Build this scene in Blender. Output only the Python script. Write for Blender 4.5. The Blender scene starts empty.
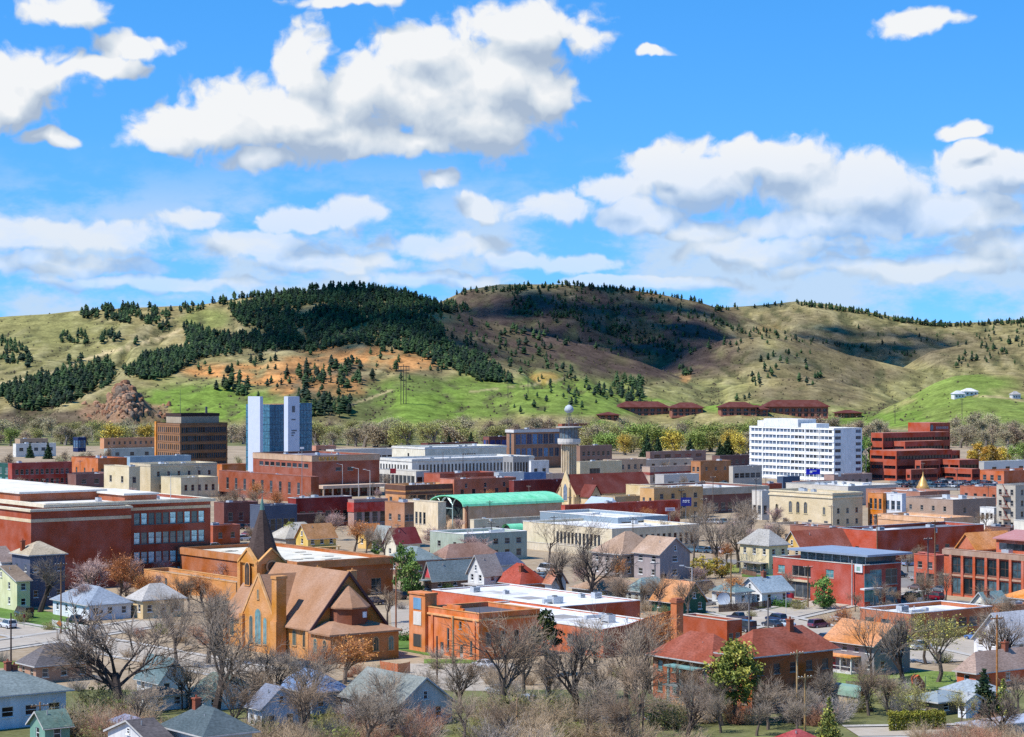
import bpy, math, random
import numpy as np
from mathutils import Vector, Matrix, noise as mnoise
from mathutils.bvhtree import BVHTree

R = math.radians
scene = bpy.context.scene
COL = scene.collection

# ------------------------------------------------------------------ camera, sky, sun, exposure
F = 2300.0           # focal length in pixels of the 1024 px wide frame
CAMZ = 50.0          # the photograph was taken from a hill 50 m above the town
cam_d = bpy.data.cameras.new("camera")
cam = bpy.data.objects.new("camera", cam_d)
COL.objects.link(cam)
cam.location = (0, 0, CAMZ)
cam.rotation_euler = (R(90), 0, 0)
cam_d.sensor_width = 36.0
cam_d.lens = F / 1024 * 36.0
cam_d.clip_start = 1.0
cam_d.clip_end = 40000
scene.camera = cam

SUN_EL, SUN_TH = R(54), R(27)     # sun to the left of and a little behind the camera
SUN = Vector((-math.cos(SUN_TH) * math.cos(SUN_EL), -math.sin(SUN_TH) * math.cos(SUN_EL), math.sin(SUN_EL)))
sd = bpy.data.lights.new("sun", 'SUN')
sd.energy = 4.3
sd.angle = R(0.5)
sd.color = (1.0, 0.955, 0.88)
so = bpy.data.objects.new("sun", sd)
COL.objects.link(so)
so.rotation_euler = SUN.to_track_quat('Z', 'Y').to_euler()
so.location = (-200, -100, 300)

vs = scene.view_settings
vs.view_transform = 'Standard'
vs.look = 'None'
vs.exposure = 0.42
vs.gamma = 1
vs.use_curve_mapping = False
cy = scene.cycles
cy.use_denoising = False     # keeps the twigs and small edges crisp
cy.max_bounces = 4
cy.diffuse_bounces = 2
cy.glossy_bounces = 2
cy.transmission_bounces = 1
cy.caustics_reflective = False
cy.caustics_refractive = False

world = bpy.data.worlds.new("World")
scene.world = world
world.use_nodes = True
SKY_STRENGTH = 0.135


def build_world():
    nt = world.node_tree
    nt.nodes.clear()
    N = nt.nodes.new
    L = nt.links.new
    out = N('ShaderNodeOutputWorld')
    bg = N('ShaderNodeBackground')
    bg.inputs[1].default_value = SKY_STRENGTH
    sky = N('ShaderNodeTexSky')
    sky.sky_type = 'NISHITA'
    sky.sun_disc = False
    sky.sun_elevation = SUN_EL
    sky.sun_rotation = math.atan2(SUN.x, SUN.y)
    sky.altitude = 1000
    sky.air_density = 1.0
    sky.dust_density = 0.0
    sky.ozone_density = 3.0
    hsv = N('ShaderNodeHueSaturation')
    hsv.inputs['Hue'].default_value = 0.501
    hsv.inputs['Saturation'].default_value = 1.36
    hsv.inputs['Value'].default_value = 1.3
    L(sky.outputs[0], hsv.inputs['Color'])
    # the clear mountain air keeps the sky blue almost down to the horizon
    tcs = N('ShaderNodeTexCoord')
    lift = N('ShaderNodeVectorMath')
    lift.operation = 'ADD'
    lift.inputs[1].default_value = (0, 0, 0.16)
    L(tcs.outputs['Generated'], lift.inputs[0])
    nrm = N('ShaderNodeVectorMath')
    nrm.operation = 'NORMALIZE'
    L(lift.outputs[0], nrm.inputs[0])
    L(nrm.outputs[0], sky.inputs['Vector'])

    # cloud field: clumps at given directions (azimuth, elevation), broken up with noise
    g = bpy.data.node_groups.new('cloud_field', 'ShaderNodeTree')
    g.interface.new_socket('p', in_out='INPUT', socket_type='NodeSocketVector')
    g.interface.new_socket('v', in_out='OUTPUT', socket_type='NodeSocketFloat')
    g.interface.new_socket('s', in_out='OUTPUT', socket_type='NodeSocketFloat')
    gi = g.nodes.new('NodeGroupInput')
    go = g.nodes.new('NodeGroupOutput')

    def gm(op, a, b=None, c=None):
        n = g.nodes.new('ShaderNodeMath')
        n.operation = op
        for i, x in enumerate((a, b, c)):
            if x is None:
                continue
            if isinstance(x, (int, float)):
                n.inputs[i].default_value = x
            else:
                g.links.new(x, n.inputs[i])
        return n.outputs[0]

    def gv(op, a, b=None, c=None):
        n = g.nodes.new('ShaderNodeVectorMath')
        n.operation = op
        for i, x in enumerate((a, b, c)):
            if x is None:
                continue
            if isinstance(x, tuple):
                n.inputs[i].default_value = x
            else:
                g.links.new(x, n.inputs[i])
        return n

    def gnoise(scale, detail, rough, vec):
        n = g.nodes.new('ShaderNodeTexNoise')
        n.noise_dimensions = '2D'
        n.inputs['Scale'].default_value = scale
        n.inputs['Detail'].default_value = detail
        n.inputs['Roughness'].default_value = rough
        g.links.new(vec, n.inputs['Vector'])
        return n
    p = gi.outputs[0]
    warp = gnoise(1.5, 3, 0.55, p)
    w1 = gv('SUBTRACT', warp.outputs['Color'], (0.5, 0.5, 0.5)).outputs[0]
    pw = gv('MULTIPLY_ADD', w1, (0.5, 0.3, 0), p).outputs[0]
    clumps = [
        # large cumulus
        (300, 118, 120, 42), (215, 130, 82, 30), (160, 138, 40, 18), (255, 160, 40, 16), (330, 140, 110, 24),
        (430, 88, 90, 62), (500, 78, 78, 56), (545, 95, 40, 30), (420, 48, 46, 26), (362, 92, 64, 46), (470, 120, 90, 40), (310, 70, 40, 44), (425, 145, 60, 18),
        (520, 28, 76, 32), (585, 45, 30, 22),
        # left cumulus
        (82, 14, 48, 20), (38, 82, 62, 32), (12, 105, 60, 34), (60, 142, 30, 9), (135, 52, 46, 14), (110, 70, 40, 12), (-60, 100, 80, 60),
        # top and small ones
        (345, 2, 55, 9), (652, 52, 24, 6), (912, 28, 46, 15), (957, 138, 27, 11), (436, 180, 24, 11),
        # right bank
        (690, 180, 72, 36), (765, 162, 66, 28), (660, 160, 30, 14), (840, 190, 110, 34), (975, 185, 60, 24), (990, 165, 40, 14), (950, 215, 110, 26),
        (552, 208, 46, 20), (485, 205, 34, 15), (600, 190, 34, 18), (640, 215, 50, 18), (698, 232, 46, 16), (830, 225, 120, 22), (770, 250, 120, 18),
        # low left bank
        (110, 238, 64, 20), (350, 214, 30, 20), (295, 222, 44, 16), (200, 222, 30, 11), (38, 236, 60, 20), (440, 244, 60, 18), (250, 248, 90, 15),
        (60, 268, 110, 13), (330, 264, 90, 12), (560, 262, 90, 13), (900, 268, 150, 14), (170, 285, 140, 8), (1000, 245, 80, 20), (640, 285, 140, 8), (445, 282, 90, 9),
    ]
    cur = None
    for (cx, cy, rx, ry) in clumps:
        X, Y_, ax, ay = (cx - 512) / 100, (368.5 - cy) / 100, rx / 100, ry / 100
        ln = gv('LENGTH', gv('MULTIPLY_ADD', pw, (1 / ax, 1 / ay, 0), (-X / ax, -Y_ / ay, 0)).outputs[0]).outputs['Value']
        if cur is None:
            cur = ln
        else:
            n = g.nodes.new('ShaderNodeMath')
            n.operation = 'SMOOTH_MIN'
            g.links.new(cur, n.inputs[0])
            g.links.new(ln, n.inputs[1])
            n.inputs[2].default_value = 0.12
            cur = n.outputs[0]
    raw = gm('MULTIPLY', gm('SUBTRACT', 1.06, cur), 2.0)
    shape = gm('MINIMUM', raw, 1.75)
    shape = gm('MAXIMUM', shape, -0.9)
    n1 = gnoise(2.1, 6, 0.56, pw)
    n2 = gnoise(0.9, 2, 0.5, p)
    n3 = gnoise(4.5, 4, 0.6, p)
    # billowy detail: inverted cell distance gives rounded cauliflower heads
    vo = g.nodes.new('ShaderNodeTexVoronoi')
    vo.voronoi_dimensions = '2D'
    vo.feature = 'F1'
    vo.inputs['Scale'].default_value = 5.0
    vo.inputs['Detail'].default_value = 1.0
    vo.inputs['Roughness'].default_value = 0.5
    g.links.new(pw, vo.inputs['Vector'])
    t = gm('MULTIPLY_ADD', gm('SUBTRACT', n1.outputs[0], 0.5), 2.5, shape)
    t = gm('MULTIPLY_ADD', gm('SUBTRACT', 0.42, vo.outputs['Distance']), 0.55, t)
    t = gm('MULTIPLY_ADD', gm('SUBTRACT', n2.outputs[0], 0.5), 0.5, t)
    t = gm('MULTIPLY_ADD', gm('SUBTRACT', n3.outputs[0], 0.5), 0.7, t)
    g.links.new(t, go.inputs[0])
    sh = gm('MULTIPLY_ADD', gm('SUBTRACT', n1.outputs[0], 0.5), 1.15, gm('MAXIMUM', raw, -0.3))
    sh = gm('MULTIPLY_ADD', gm('SUBTRACT', 0.42, vo.outputs['Distance']), 0.30, sh)
    g.links.new(sh, go.inputs[1])

    def m(op, a, b=None, c=None, clamp=False):
        n = N('ShaderNodeMath')
        n.operation = op
        n.use_clamp = clamp
        for i, x in enumerate((a, b, c)):
            if x is None:
                continue
            if isinstance(x, (int, float)):
                n.inputs[i].default_value = x
            else:
                L(x, n.inputs[i])
        return n.outputs[0]
    tc = N('ShaderNodeTexCoord')
    sep = N('ShaderNodeSeparateXYZ')
    L(tc.outputs['Generated'], sep.inputs[0])
    dx, dy, dz = sep.outputs
    az = m('ARCTAN2', dx, dy)
    hor = m('SQRT', m('ADD', m('MULTIPLY', dx, dx), m('ADD', m('MULTIPLY', dy, dy), 1e-6)))
    el = m('DIVIDE', dz, hor)
    comb = N('ShaderNodeCombineXYZ')
    L(m('MULTIPLY', az, 23.0), comb.inputs[0])
    L(m('MULTIPLY', el, 23.0), comb.inputs[1])

    def field(off):
        v = N('ShaderNodeVectorMath')
        v.operation = 'ADD'
        L(comb.outputs[0], v.inputs[0])
        v.inputs[1].default_value = off
        gn = N('ShaderNodeGroup')
        gn.node_tree = g
        L(v.outputs[0], gn.inputs[0])
        return gn.outputs
    v0, s0 = field((0, 0, 0))
    s1 = field((-0.16, 0.30, 0))[1]
    mr = N('ShaderNodeMapRange')
    mr.interpolation_type = 'SMOOTHSTEP'
    mr.inputs[1].default_value = -0.25
    mr.inputs[2].default_value = 0.68
    L(v0, mr.inputs[0])
    alpha = mr.outputs[0]
    # elevation factor: low clouds are seen through more air
    low = N('ShaderNodeMapRange')
    low.inputs[1].default_value = 0.025
    low.inputs[2].default_value = 0.10
    low.inputs[3].default_value = 0.42
    low.inputs[4].default_value = 1.0
    L(el, low.inputs[0])
    alpha = m('MULTIPLY', alpha, low.outputs[0])
    lit = m('MULTIPLY_ADD', m('SUBTRACT', s0, s1), 0.42, 0.46, clamp=True)
    cr = N('ShaderNodeValToRGB')
    cr.color_ramp.elements[0].position = 0.12
    cr.color_ramp.elements[0].color = (0.42, 0.52, 0.67, 1)
    cr.color_ramp.elements[1].position = 0.78
    cr.color_ramp.elements[1].color = (0.93, 0.95, 0.97, 1)
    e = cr.color_ramp.elements.new(0.45)
    e.color = (0.66, 0.74, 0.83, 1)
    L(lit, cr.inputs[0])
    sc = N('ShaderNodeVectorMath')
    sc.operation = 'SCALE'
    sc.inputs['Scale'].default_value = CLOUD_GAIN
    L(cr.outputs[0], sc.inputs[0])
    mix = N('ShaderNodeMix')
    mix.data_type = 'RGBA'
    L(alpha, mix.inputs['Factor'])
    # thin broken veil low over the hills
    vm = N('ShaderNodeVectorMath')
    vm.operation = 'MULTIPLY'
    vm.inputs[1].default_value = (0.8, 1.7, 1)
    L(comb.outputs[0], vm.inputs[0])
    vn = N('ShaderNodeTexNoise')
    vn.noise_dimensions = '2D'
    vn.inputs['Scale'].default_value = 1.0
    vn.inputs['Detail'].default_value = 6
    vn.inputs['Roughness'].default_value = 0.6
    L(vm.outputs[0], vn.inputs['Vector'])
    vr = N('ShaderNodeMapRange')
    vr.interpolation_type = 'SMOOTHSTEP'
    vr.inputs[1].default_value = 0.36
    vr.inputs[2].default_value = 0.64
    L(vn.outputs[0], vr.inputs[0])
    bn = N('ShaderNodeMapRange')
    bn.interpolation_type = 'SMOOTHSTEP'
    bn.inputs[1].default_value = 0.10
    bn.inputs[2].default_value = 0.05
    bn.inputs[3].default_value = 0.0
    bn.inputs[4].default_value = 0.85
    L(el, bn.inputs[0])
    veil = N('ShaderNodeMix')
    veil.data_type = 'RGBA'
    L(m('MULTIPLY', vr.outputs[0], bn.outputs[0]), veil.inputs['Factor'])
    L(hsv.outputs[0], veil.inputs['A'])
    veil.inputs['B'].default_value = tuple(x * CLOUD_GAIN for x in (0.60, 0.75, 0.92)) + (1,)
    L(veil.outputs['Result'], mix.inputs['A'])
    L(sc.outputs[0], mix.inputs['B'])
    L(mix.outputs['Result'], bg.inputs[0])
    L(bg.outputs[0], out.inputs[0])


CLOUD_GAIN = 0.97 / SKY_STRENGTH / 2 ** vs.exposure
build_world()

# ------------------------------------------------------------------ helpers
A0 = 37.0   # the street grid is turned 37 degrees against the view


def lin(c):
    c = c / 255.0
    return c / 12.92 if c <= 0.04045 else ((c + 0.055) / 1.055) ** 2.4


def C(r, g, b, k=0.72):
    c = [min(lin(x) * k * 1.06, .86) for x in (r, g, b)]
    y = .3 * c[0] + .6 * c[1] + .1 * c[2]
    return tuple(x + (y - x) * .11 for x in c)


def gp(px, py):
    d = F * CAMZ / (py - 368.5)
    return ((px - 512) / F * d, d)


def wz(py, Y):
    return CAMZ - (py - 368.5) * Y / F


MATS = {}


def M(col, kind='plain', rough=None, var=None):
    key = (tuple(round(c, 3) for c in col), kind, rough, var)
    if key in MATS:
        return MATS[key]
    mt = bpy.data.materials.new(kind)
    MATS[key] = mt
    mt.use_nodes = True
    nt = mt.node_tree
    b = nt.nodes['Principled BSDF']
    spec = {'plain': (.85, .15, (1.3, 1.3, 0.3), 0.35, .6), 'brick': (.9, .22, (1.8, 1.8, 9.0), 0.25, .42), 'shingle': (.9, .34, (2.2, 2.2, 6.0), 0.22, .45),
            'flatroof': (.85, .19, (0.22, 0.22, 0.5), 0.9, .5), 'metal': (.4, .08, (0.3, 0.3, 0.3), 2, .3), 'paint': (.25, .03, (0.3, 0.3, 0.3), 2, .2),
            'wood': (.85, .22, (3, 3, .4), 3, .5), 'leaf': (.7, .25, (.6, .6, .6), 2.0, .5), 'bark': (.95, .2, (1, 1, .3), 3, .4),
            'grass': (.95, .30, (0.14, 0.14, 0.14), 1.2, .6), 'ground': (.95, .22, (0.05, 0.05, 0.05), 0.7, .6), 'road': (.9, .14, (0.08, 0.08, .08), .8, .5)}[kind]
    rg, vr, sc, s2, vr2k = spec
    if rough is not None:
        rg = rough
    if var is not None:
        vr = var
    b.inputs['Roughness'].default_value = rg
    if kind == 'brick':
        y_ = .3 * col[0] + .6 * col[1] + .1 * col[2]
        col = tuple((x + (y_ - x) * .07) * q_ for x, q_ in zip(col, (.98, .97, .92)))
    if kind == 'metal':
        b.inputs['Metallic'].default_value = 0.3
    if kind in ('leaf', 'bark', 'grass', 'ground', 'brick', 'shingle', 'wood'):
        b.inputs['Specular IOR Level'].default_value = 0.15
    if kind == 'paint':
        b.inputs['Coat Weight'].default_value = 0.4
        b.inputs['Coat Roughness'].default_value = 0.08
    tc = nt.nodes.new('ShaderNodeTexCoord')
    mp = nt.nodes.new('ShaderNodeMapping')
    mp.inputs['Scale'].default_value = sc
    oi = nt.nodes.new('ShaderNodeObjectInfo')
    ad = nt.nodes.new('ShaderNodeVectorMath')
    ad.operation = 'MULTIPLY_ADD'
    nt.links.new(oi.outputs['Random'], ad.inputs[0])
    ad.inputs[1].default_value = (57, 31, 23)
    nt.links.new(tc.outputs['Object'], ad.inputs[2])
    nt.links.new(ad.outputs[0], mp.inputs[0])
    n1 = nt.nodes.new('ShaderNodeTexNoise')
    n1.inputs['Scale'].default_value = 1.0
    n1.inputs['Detail'].default_value = 5
    n1.inputs['Roughness'].default_value = 0.62
    nt.links.new(mp.outputs[0], n1.inputs['Vector'])
    n2 = nt.nodes.new('ShaderNodeTexNoise')
    n2.inputs['Scale'].default_value = s2
    n2.inputs['Detail'].default_value = 3
    nt.links.new(ad.outputs[0], n2.inputs['Vector'])

    def mrange(src, lo, hi, a=.3, c=.7):
        m = nt.nodes.new('ShaderNodeMapRange')
        m.clamp = False
        m.inputs[1].default_value = a
        m.inputs[2].default_value = c
        m.inputs[3].default_value = lo
        m.inputs[4].default_value = hi
        nt.links.new(src, m.inputs[0])
        return m.outputs[0]
    v = nt.nodes.new('ShaderNodeMath')
    v.operation = 'MULTIPLY'
    nt.links.new(mrange(n1.outputs[0], 1 - vr, 1 + vr), v.inputs[0])
    nt.links.new(mrange(n2.outputs[0], 1 - vr * vr2k, 1 + vr * vr2k), v.inputs[1])
    val = v.outputs[0]
    h = nt.nodes.new('ShaderNodeHueSaturation')
    h.inputs['Color'].default_value = (*col, 1)
    if kind == 'leaf':
        v2 = nt.nodes.new('ShaderNodeMath')
        v2.operation = 'MULTIPLY'
        nt.links.new(val, v2.inputs[0])
        nt.links.new(mrange(oi.outputs['Random'], .75, 1.25, 0, 1), v2.inputs[1])
        val = v2.outputs[0]
        nt.links.new(mrange(oi.outputs['Random'], .485, .515, 0, 1), h.inputs['Hue'])
    nt.links.new(val, h.inputs['Value'])
    nt.links.new(mrange(n2.outputs[0], 1.1, .9), h.inputs['Saturation'])
    nt.links.new(h.outputs[0], b.inputs['Base Color'])
    return mt


def GLASS(col=(.025, .035, .045), rough=.12, spec=.6):
    key = ('glass', col, rough, spec)
    if key not in MATS:
        mt = bpy.data.materials.new('window_glass')
        mt.use_nodes = True
        nt = mt.node_tree
        b = nt.nodes['Principled BSDF']
        b.inputs['Roughness'].default_value = rough
        b.inputs['Specular IOR Level'].default_value = spec
        oi = nt.nodes.new('ShaderNodeObjectInfo')
        tc = nt.nodes.new('ShaderNodeTexCoord')
        n = nt.nodes.new('ShaderNodeTexNoise')
        n.inputs['Scale'].default_value = .9
        nt.links.new(tc.outputs['Object'], n.inputs['Vector'])
        ad = nt.nodes.new('ShaderNodeMath')
        ad.operation = 'MULTIPLY'
        nt.links.new(oi.outputs['Random'], ad.inputs[0])
        nt.links.new(n.outputs[0], ad.inputs[1])
        m = nt.nodes.new('ShaderNodeMapRange')
        m.inputs[1].default_value = .1
        m.inputs[2].default_value = .6
        m.inputs[3].default_value = .45
        m.inputs[4].default_value = 3.4
        nt.links.new(ad.outputs[0], m.inputs[0])
        h = nt.nodes.new('ShaderNodeHueSaturation')
        h.inputs['Color'].default_value = (*col, 1)
        nt.links.new(m.outputs[0], h.inputs['Value'])
        nt.links.new(h.outputs[0], b.inputs['Base Color'])
        MATS[key] = mt
    return MATS[key]


class MB:
    def __init__(s):
        s.v = []
        s.f = []
        s.m = []

    def face(s, pts, m=0):
        b = len(s.v)
        s.v.extend([tuple(p) for p in pts])
        s.f.append(tuple(range(b, b + len(pts))))
        s.m.append(m)

    def box(s, x0, y0, z0, x1, y1, z1, m=0, bottom=True):
        b = len(s.v)
        s.v += [(x0, y0, z0), (x1, y0, z0), (x1, y1, z0), (x0, y1, z0), (x0, y0, z1), (x1, y0, z1), (x1, y1, z1), (x0, y1, z1)]
        fs = [(4, 5, 6, 7), (0, 1, 5, 4), (1, 2, 6, 5), (2, 3, 7, 6), (3, 0, 4, 7)]
        if bottom:
            fs.append((3, 2, 1, 0))
        for f in fs:
            s.f.append(tuple(b + i for i in f))
            s.m.append(m)

    def ring(s, x0, y0, x1, y1, z0, z1, out, inn, m=0):
        s.box(x0 - out, y0 - out, z0, x1 + out, y0 + inn, z1, m)
        s.box(x0 - out, y1 - inn, z0, x1 + out, y1 + out, z1, m)
        s.box(x0 - out, y0 + inn, z0, x0 + inn, y1 - inn, z1, m)
        s.box(x1 - inn, y0 + inn, z0, x1 + out, y1 - inn, z1, m)

    def tube(s, p0, p1, r0, r1, n=6, m=0, cap=True):
        p0, p1 = Vector(p0), Vector(p1)
        d = (p1 - p0)
        if d.length < 1e-6:
            return
        d.normalize()
        a = d.orthogonal().normalized()
        c = d.cross(a)
        b = len(s.v)
        for k in range(n):
            t = 2 * math.pi * k / n
            o = a * math.cos(t) + c * math.sin(t)
            s.v.append(tuple(p0 + o * r0))
            s.v.append(tuple(p1 + o * r1))
        for k in range(n):
            k2 = (k + 1) % n
            s.f.append((b + 2 * k, b + 2 * k2, b + 2 * k2 + 1, b + 2 * k + 1))
            s.m.append(m)
        if cap:
            s.f.append(tuple(b + 2 * k + 1 for k in range(n)))
            s.m.append(m)

    def lathe(s, prof, n=16, m=0, cx=0, cy=0, ph=0.0):
        b = len(s.v)
        for (r, z) in prof:
            for k in range(n):
                t = 2 * math.pi * k / n + ph
                s.v.append((cx + r * math.cos(t), cy + r * math.sin(t), z))
        for i in range(len(prof) - 1):
            for k in range(n):
                k2 = (k + 1) % n
                s.f.append((b + i * n + k, b + i * n + k2, b + (i + 1) * n + k2, b + (i + 1) * n + k))
                s.m.append(m)

    def prism(s, poly, axis, a, b_, m=0):
        """extrude a polygon given in the plane across axis ('x': (y,z) points, 'y': (x,z) points, 'z': (x,y))"""
        def pt(q, t):
            return {'x': (t, q[0], q[1]), 'y': (q[0], t, q[1]), 'z': (q[0], q[1], t)}[axis]
        n = len(poly)
        s.face([pt(q, a) for q in poly], m)
        s.face([pt(q, b_) for q in reversed(poly)], m)
        for i in range(n):
            q, r = poly[i], poly[(i + 1) % n]
            s.face([pt(q, a), pt(q, b_), pt(r, b_), pt(r, a)], m)

    def mesh(s, name, mats):
        me = bpy.data.meshes.new(name)
        me.from_pydata(s.v, [], s.f)
        for mt in (mats if isinstance(mats, (list, tuple)) else [mats]):
            me.materials.append(mt)
        if any(s.m):
            me.polygons.foreach_set('material_index', s.m)
        me.update()
        return me

    def build(s, name, mats, parent=None, smooth=False):
        me = s.mesh(name, mats)
        if smooth:
            me.polygons.foreach_set('use_smooth', [True] * len(me.polygons))
        return link(name, me, parent)


def link(name, me, parent=None, loc=None, rz=None):
    o = bpy.data.objects.new(name, me)
    COL.objects.link(o)
    if parent is not None:
        o.parent = parent
    if loc is not None:
        o.location = loc
    if rz is not None:
        o.rotation_euler = (0, 0, rz)
    return o


def tag(o, label, cat, group=None):
    o['label'] = label
    o['category'] = cat
    if group:
        o['group'] = group
    return o


def thing(name, label, cat, loc=(0, 0, 0), rz=0.0, group=None):
    return tag(link(name, None, None, loc, rz), label, cat, group)


def dup(root, loc, rz=0.0, sc=1.0, label=None, group=None):
    r = root.copy()
    COL.objects.link(r)
    r.location = loc
    r.rotation_euler = (0, 0, rz)
    r.scale = (sc, sc, sc) if isinstance(sc, (int, float)) else sc
    if label:
        r['label'] = label
    if group:
        r['group'] = group
    for ch in root.children:
        c = ch.copy()
        COL.objects.link(c)
        c.parent = r
        for g2 in ch.children:
            d = g2.copy()
            COL.objects.link(d)
            d.parent = c
    return r


def structure(o, kind='structure'):
    o['kind'] = kind
    return o


# ---- walls with real openings
def pl(face, s, dep, z, W, D):
    return (s, dep, z) if face == 'R' else (dep, s, z)


def facade(mb, face, W, D, H, ops, rec=.18, z0=0.0, off=0.0):
    ln = W if face == 'R' else D
    ss = sorted({0.0, ln, *[o[0] for o in ops], *[o[1] for o in ops]})
    zs = sorted({z0, H, *[o[2] for o in ops], *[o[3] for o in ops]})
    for i in range(len(ss) - 1):
        run = None
        for j in range(len(zs) - 1):
            cs, cz = (ss[i] + ss[i + 1]) / 2, (zs[j] + zs[j + 1]) / 2
            hole = any(o[0] < cs < o[1] and o[2] < cz < o[3] for o in ops)
            if not hole:
                run = zs[j] if run is None else run
            if run is not None and (hole or j == len(zs) - 2):
                top = zs[j] if hole else zs[j + 1]
                mb.face([pl(face, a, off, b, W, D) for a, b in ((ss[i], run), (ss[i + 1], run), (ss[i + 1], top), (ss[i], top))])
                run = None
    for (a, b, c, d) in ops:
        for q in (((a, c), (b, c)), ((b, c), (b, d)), ((b, d), (a, d)), ((a, d), (a, c))):
            (s1, z1), (s2, z2) = q
            mb.face([pl(face, s1, off, z1, W, D), pl(face, s2, off, z2, W, D), pl(face, s2, off + rec, z2, W, D), pl(face, s1, off + rec, z1, W, D)])


WCACHE = {}


def window_mesh(w, h, nx, ny, fcol, gcol, sill):
    key = (round(w, 2), round(h, 2), nx, ny, fcol, gcol, sill)
    if key in WCACHE:
        return WCACHE[key]
    mb = MB()
    t = min(.09, w * .12)
    x0, x1 = -w / 2, w / 2
    mb.face([(x0, .16, 0), (x1, .16, 0), (x1, .16, h), (x0, .16, h)], 1)
    mb.box(x0, .10, 0, x0 + t, .155, h)
    mb.box(x1 - t, .10, 0, x1, .155, h)
    mb.box(x0 + t, .10, h - t, x1 - t, .155, h)
    mb.box(x0 + t, .10, 0, x1 - t, .155, t)
    for k in range(1, nx):
        xx = x0 + w * k / nx
        mb.box(xx - t * .4, .11, t, xx + t * .4, .155, h - t)
    for k in range(1, ny):
        zz = h * k / ny
        mb.box(x0 + t, .115, zz - t * .4, x1 - t, .154, zz + t * .4)
    if sill:
        mb.box(x0 - .12, -.08, -.14, x1 + .12, -.004, -.01, 0)
    me = mb.mesh('window', [M(fcol, 'plain'), GLASS(gcol)])
    WCACHE[key] = me
    return me


def arch_mesh(w, h, fcol, gcol, point=False):
    key = ('arch', round(w, 2), round(h, 2), fcol, gcol, point)
    if key in WCACHE:
        return WCACHE[key]

    def outline(w_, h_, n=10):
        r = w_ / 2
        pts = [(-r, 0), (r, 0)]
        for k in range(n + 1):
            t = math.pi * k / n
            if point:
                pts.append((r * math.cos(t), h_ - 1.5 * r + 1.5 * r * (1 - abs(math.cos(t)) ** 1.5)))
            else:
                pts.append((r * math.cos(t), h_ - r + r * math.sin(t)))
        return pts
    mb = MB()
    mb.prism(outline(w + .36, h + .18), 'y', -.06, -.004, 0)
    mb.prism([(x, z + .06) for x, z in outline(w, h - .06)], 'y', -.075, -.064, 1)
    mb.box(-.035, -.09, .06, .035, -.078, h * .8, 0)
    mb.box(-w / 2 - .25, -.16, -.16, w / 2 + .25, -.004, -.002, 0)
    me = mb.mesh('window', [M(fcol, 'plain'), GLASS(gcol)])
    WCACHE[key] = me
    return me


def place_on(face, me, s, z, parent, dep=0.0, name='window'):
    if face == 'R':
        return link(name, me, parent, (s, dep, z), 0)
    return link(name, me, parent, (dep, s, z), -math.pi / 2)


FOOT = []


def frame_of(c, l, r, base, A):
    """corner point on the ground and the two wall lengths from where the corner and the wall ends are seen"""
    X, Y = gp(c, base)
    sa, ca = math.sin(R(A)), math.cos(R(A))
    tl, tr = (l - 512) / F, (r - 512) / F
    D = (X - tl * Y) / (sa + tl * ca)
    W = (tr * Y - X) / (ca - tr * sa)
    FOOT.append((X, Y, R(A), W, D))
    return X, Y, W, D


ROOF_UNIT = None


def rooftop(root, W, D, z, n, seed):
    """air handling units, ducts and vent pipes bolted to a flat roof"""
    global ROOF_UNIT
    if ROOF_UNIT is None:
        a = MB()
        a.box(-1.1, -.8, .25, 1.1, .8, 1.45)
        a.box(-1.15, -.85, 0, -.9, .85, .25)
        a.box(.9, -.85, 0, 1.15, .85, .25)
        a.lathe([(.55, 1.45), (.6, 1.62), (.5, 1.66)], 12, 1, -.35, 0)
        for k in range(5):
            a.box(-.95 + k * .4, -.83, .45, -.75 + k * .4, -.805, 1.25, 1)
        b = MB()
        b.tube((0, 0, 0), (0, 0, .8), .16, .16, 8)
        b.lathe([(.3, .8), (.3, .95), (.02, 1.1)], 8)
        c = MB()
        c.box(-2.2, -.35, .3, 2.2, .35, .95)
        c.box(1.6, -.5, 0, 2.4, .5, 1.25)
        c.box(-2.2, -.3, 0, -1.9, .3, .3)
        gm_ = M((.55, .57, .58), 'metal')
        dm_ = M((.16, .17, .18), 'plain')
        ROOF_UNIT = [a.mesh('rooftop_unit', [gm_, dm_]), b.mesh('roof_vent', [M((.45, .45, .44), 'metal')]), c.mesh('roof_duct', [gm_])]
    rnd = random.Random(seed)
    for k in range(min(4, n)):
        pw_, pd_ = min(W * .3, rnd.uniform(3, 9)), min(D * .3, rnd.uniform(3, 9))
        x, y = rnd.uniform(.06 * W, .94 * W - pw_), rnd.uniform(.06 * D, .94 * D - pd_)
        b = MB()
        b.box(x, y, z - .02, x + pw_, y + pd_, z + .01 + k * .012)
        b.build('roof_patch', M(rnd.choice([(.42, .40, .37), (.30, .28, .26), (.55, .53, .50), (.48, .42, .34), (.62, .61, .60)]), 'flatroof'), root)
    for k in range(n):
        q = rnd.choice([0, 0, 1, 1, 2])
        o = link(['rooftop_unit', 'roof_vent', 'roof_duct'][q], ROOF_UNIT[q], root,
                 (rnd.uniform(.12, .88) * W, rnd.uniform(.12, .88) * D, z), rnd.choice([0, math.pi / 2]))
        s = rnd.uniform(.5, 1.0)
        o.scale = (s, s, s)


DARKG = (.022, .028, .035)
FRAME = (.35, .33, .30)


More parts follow.
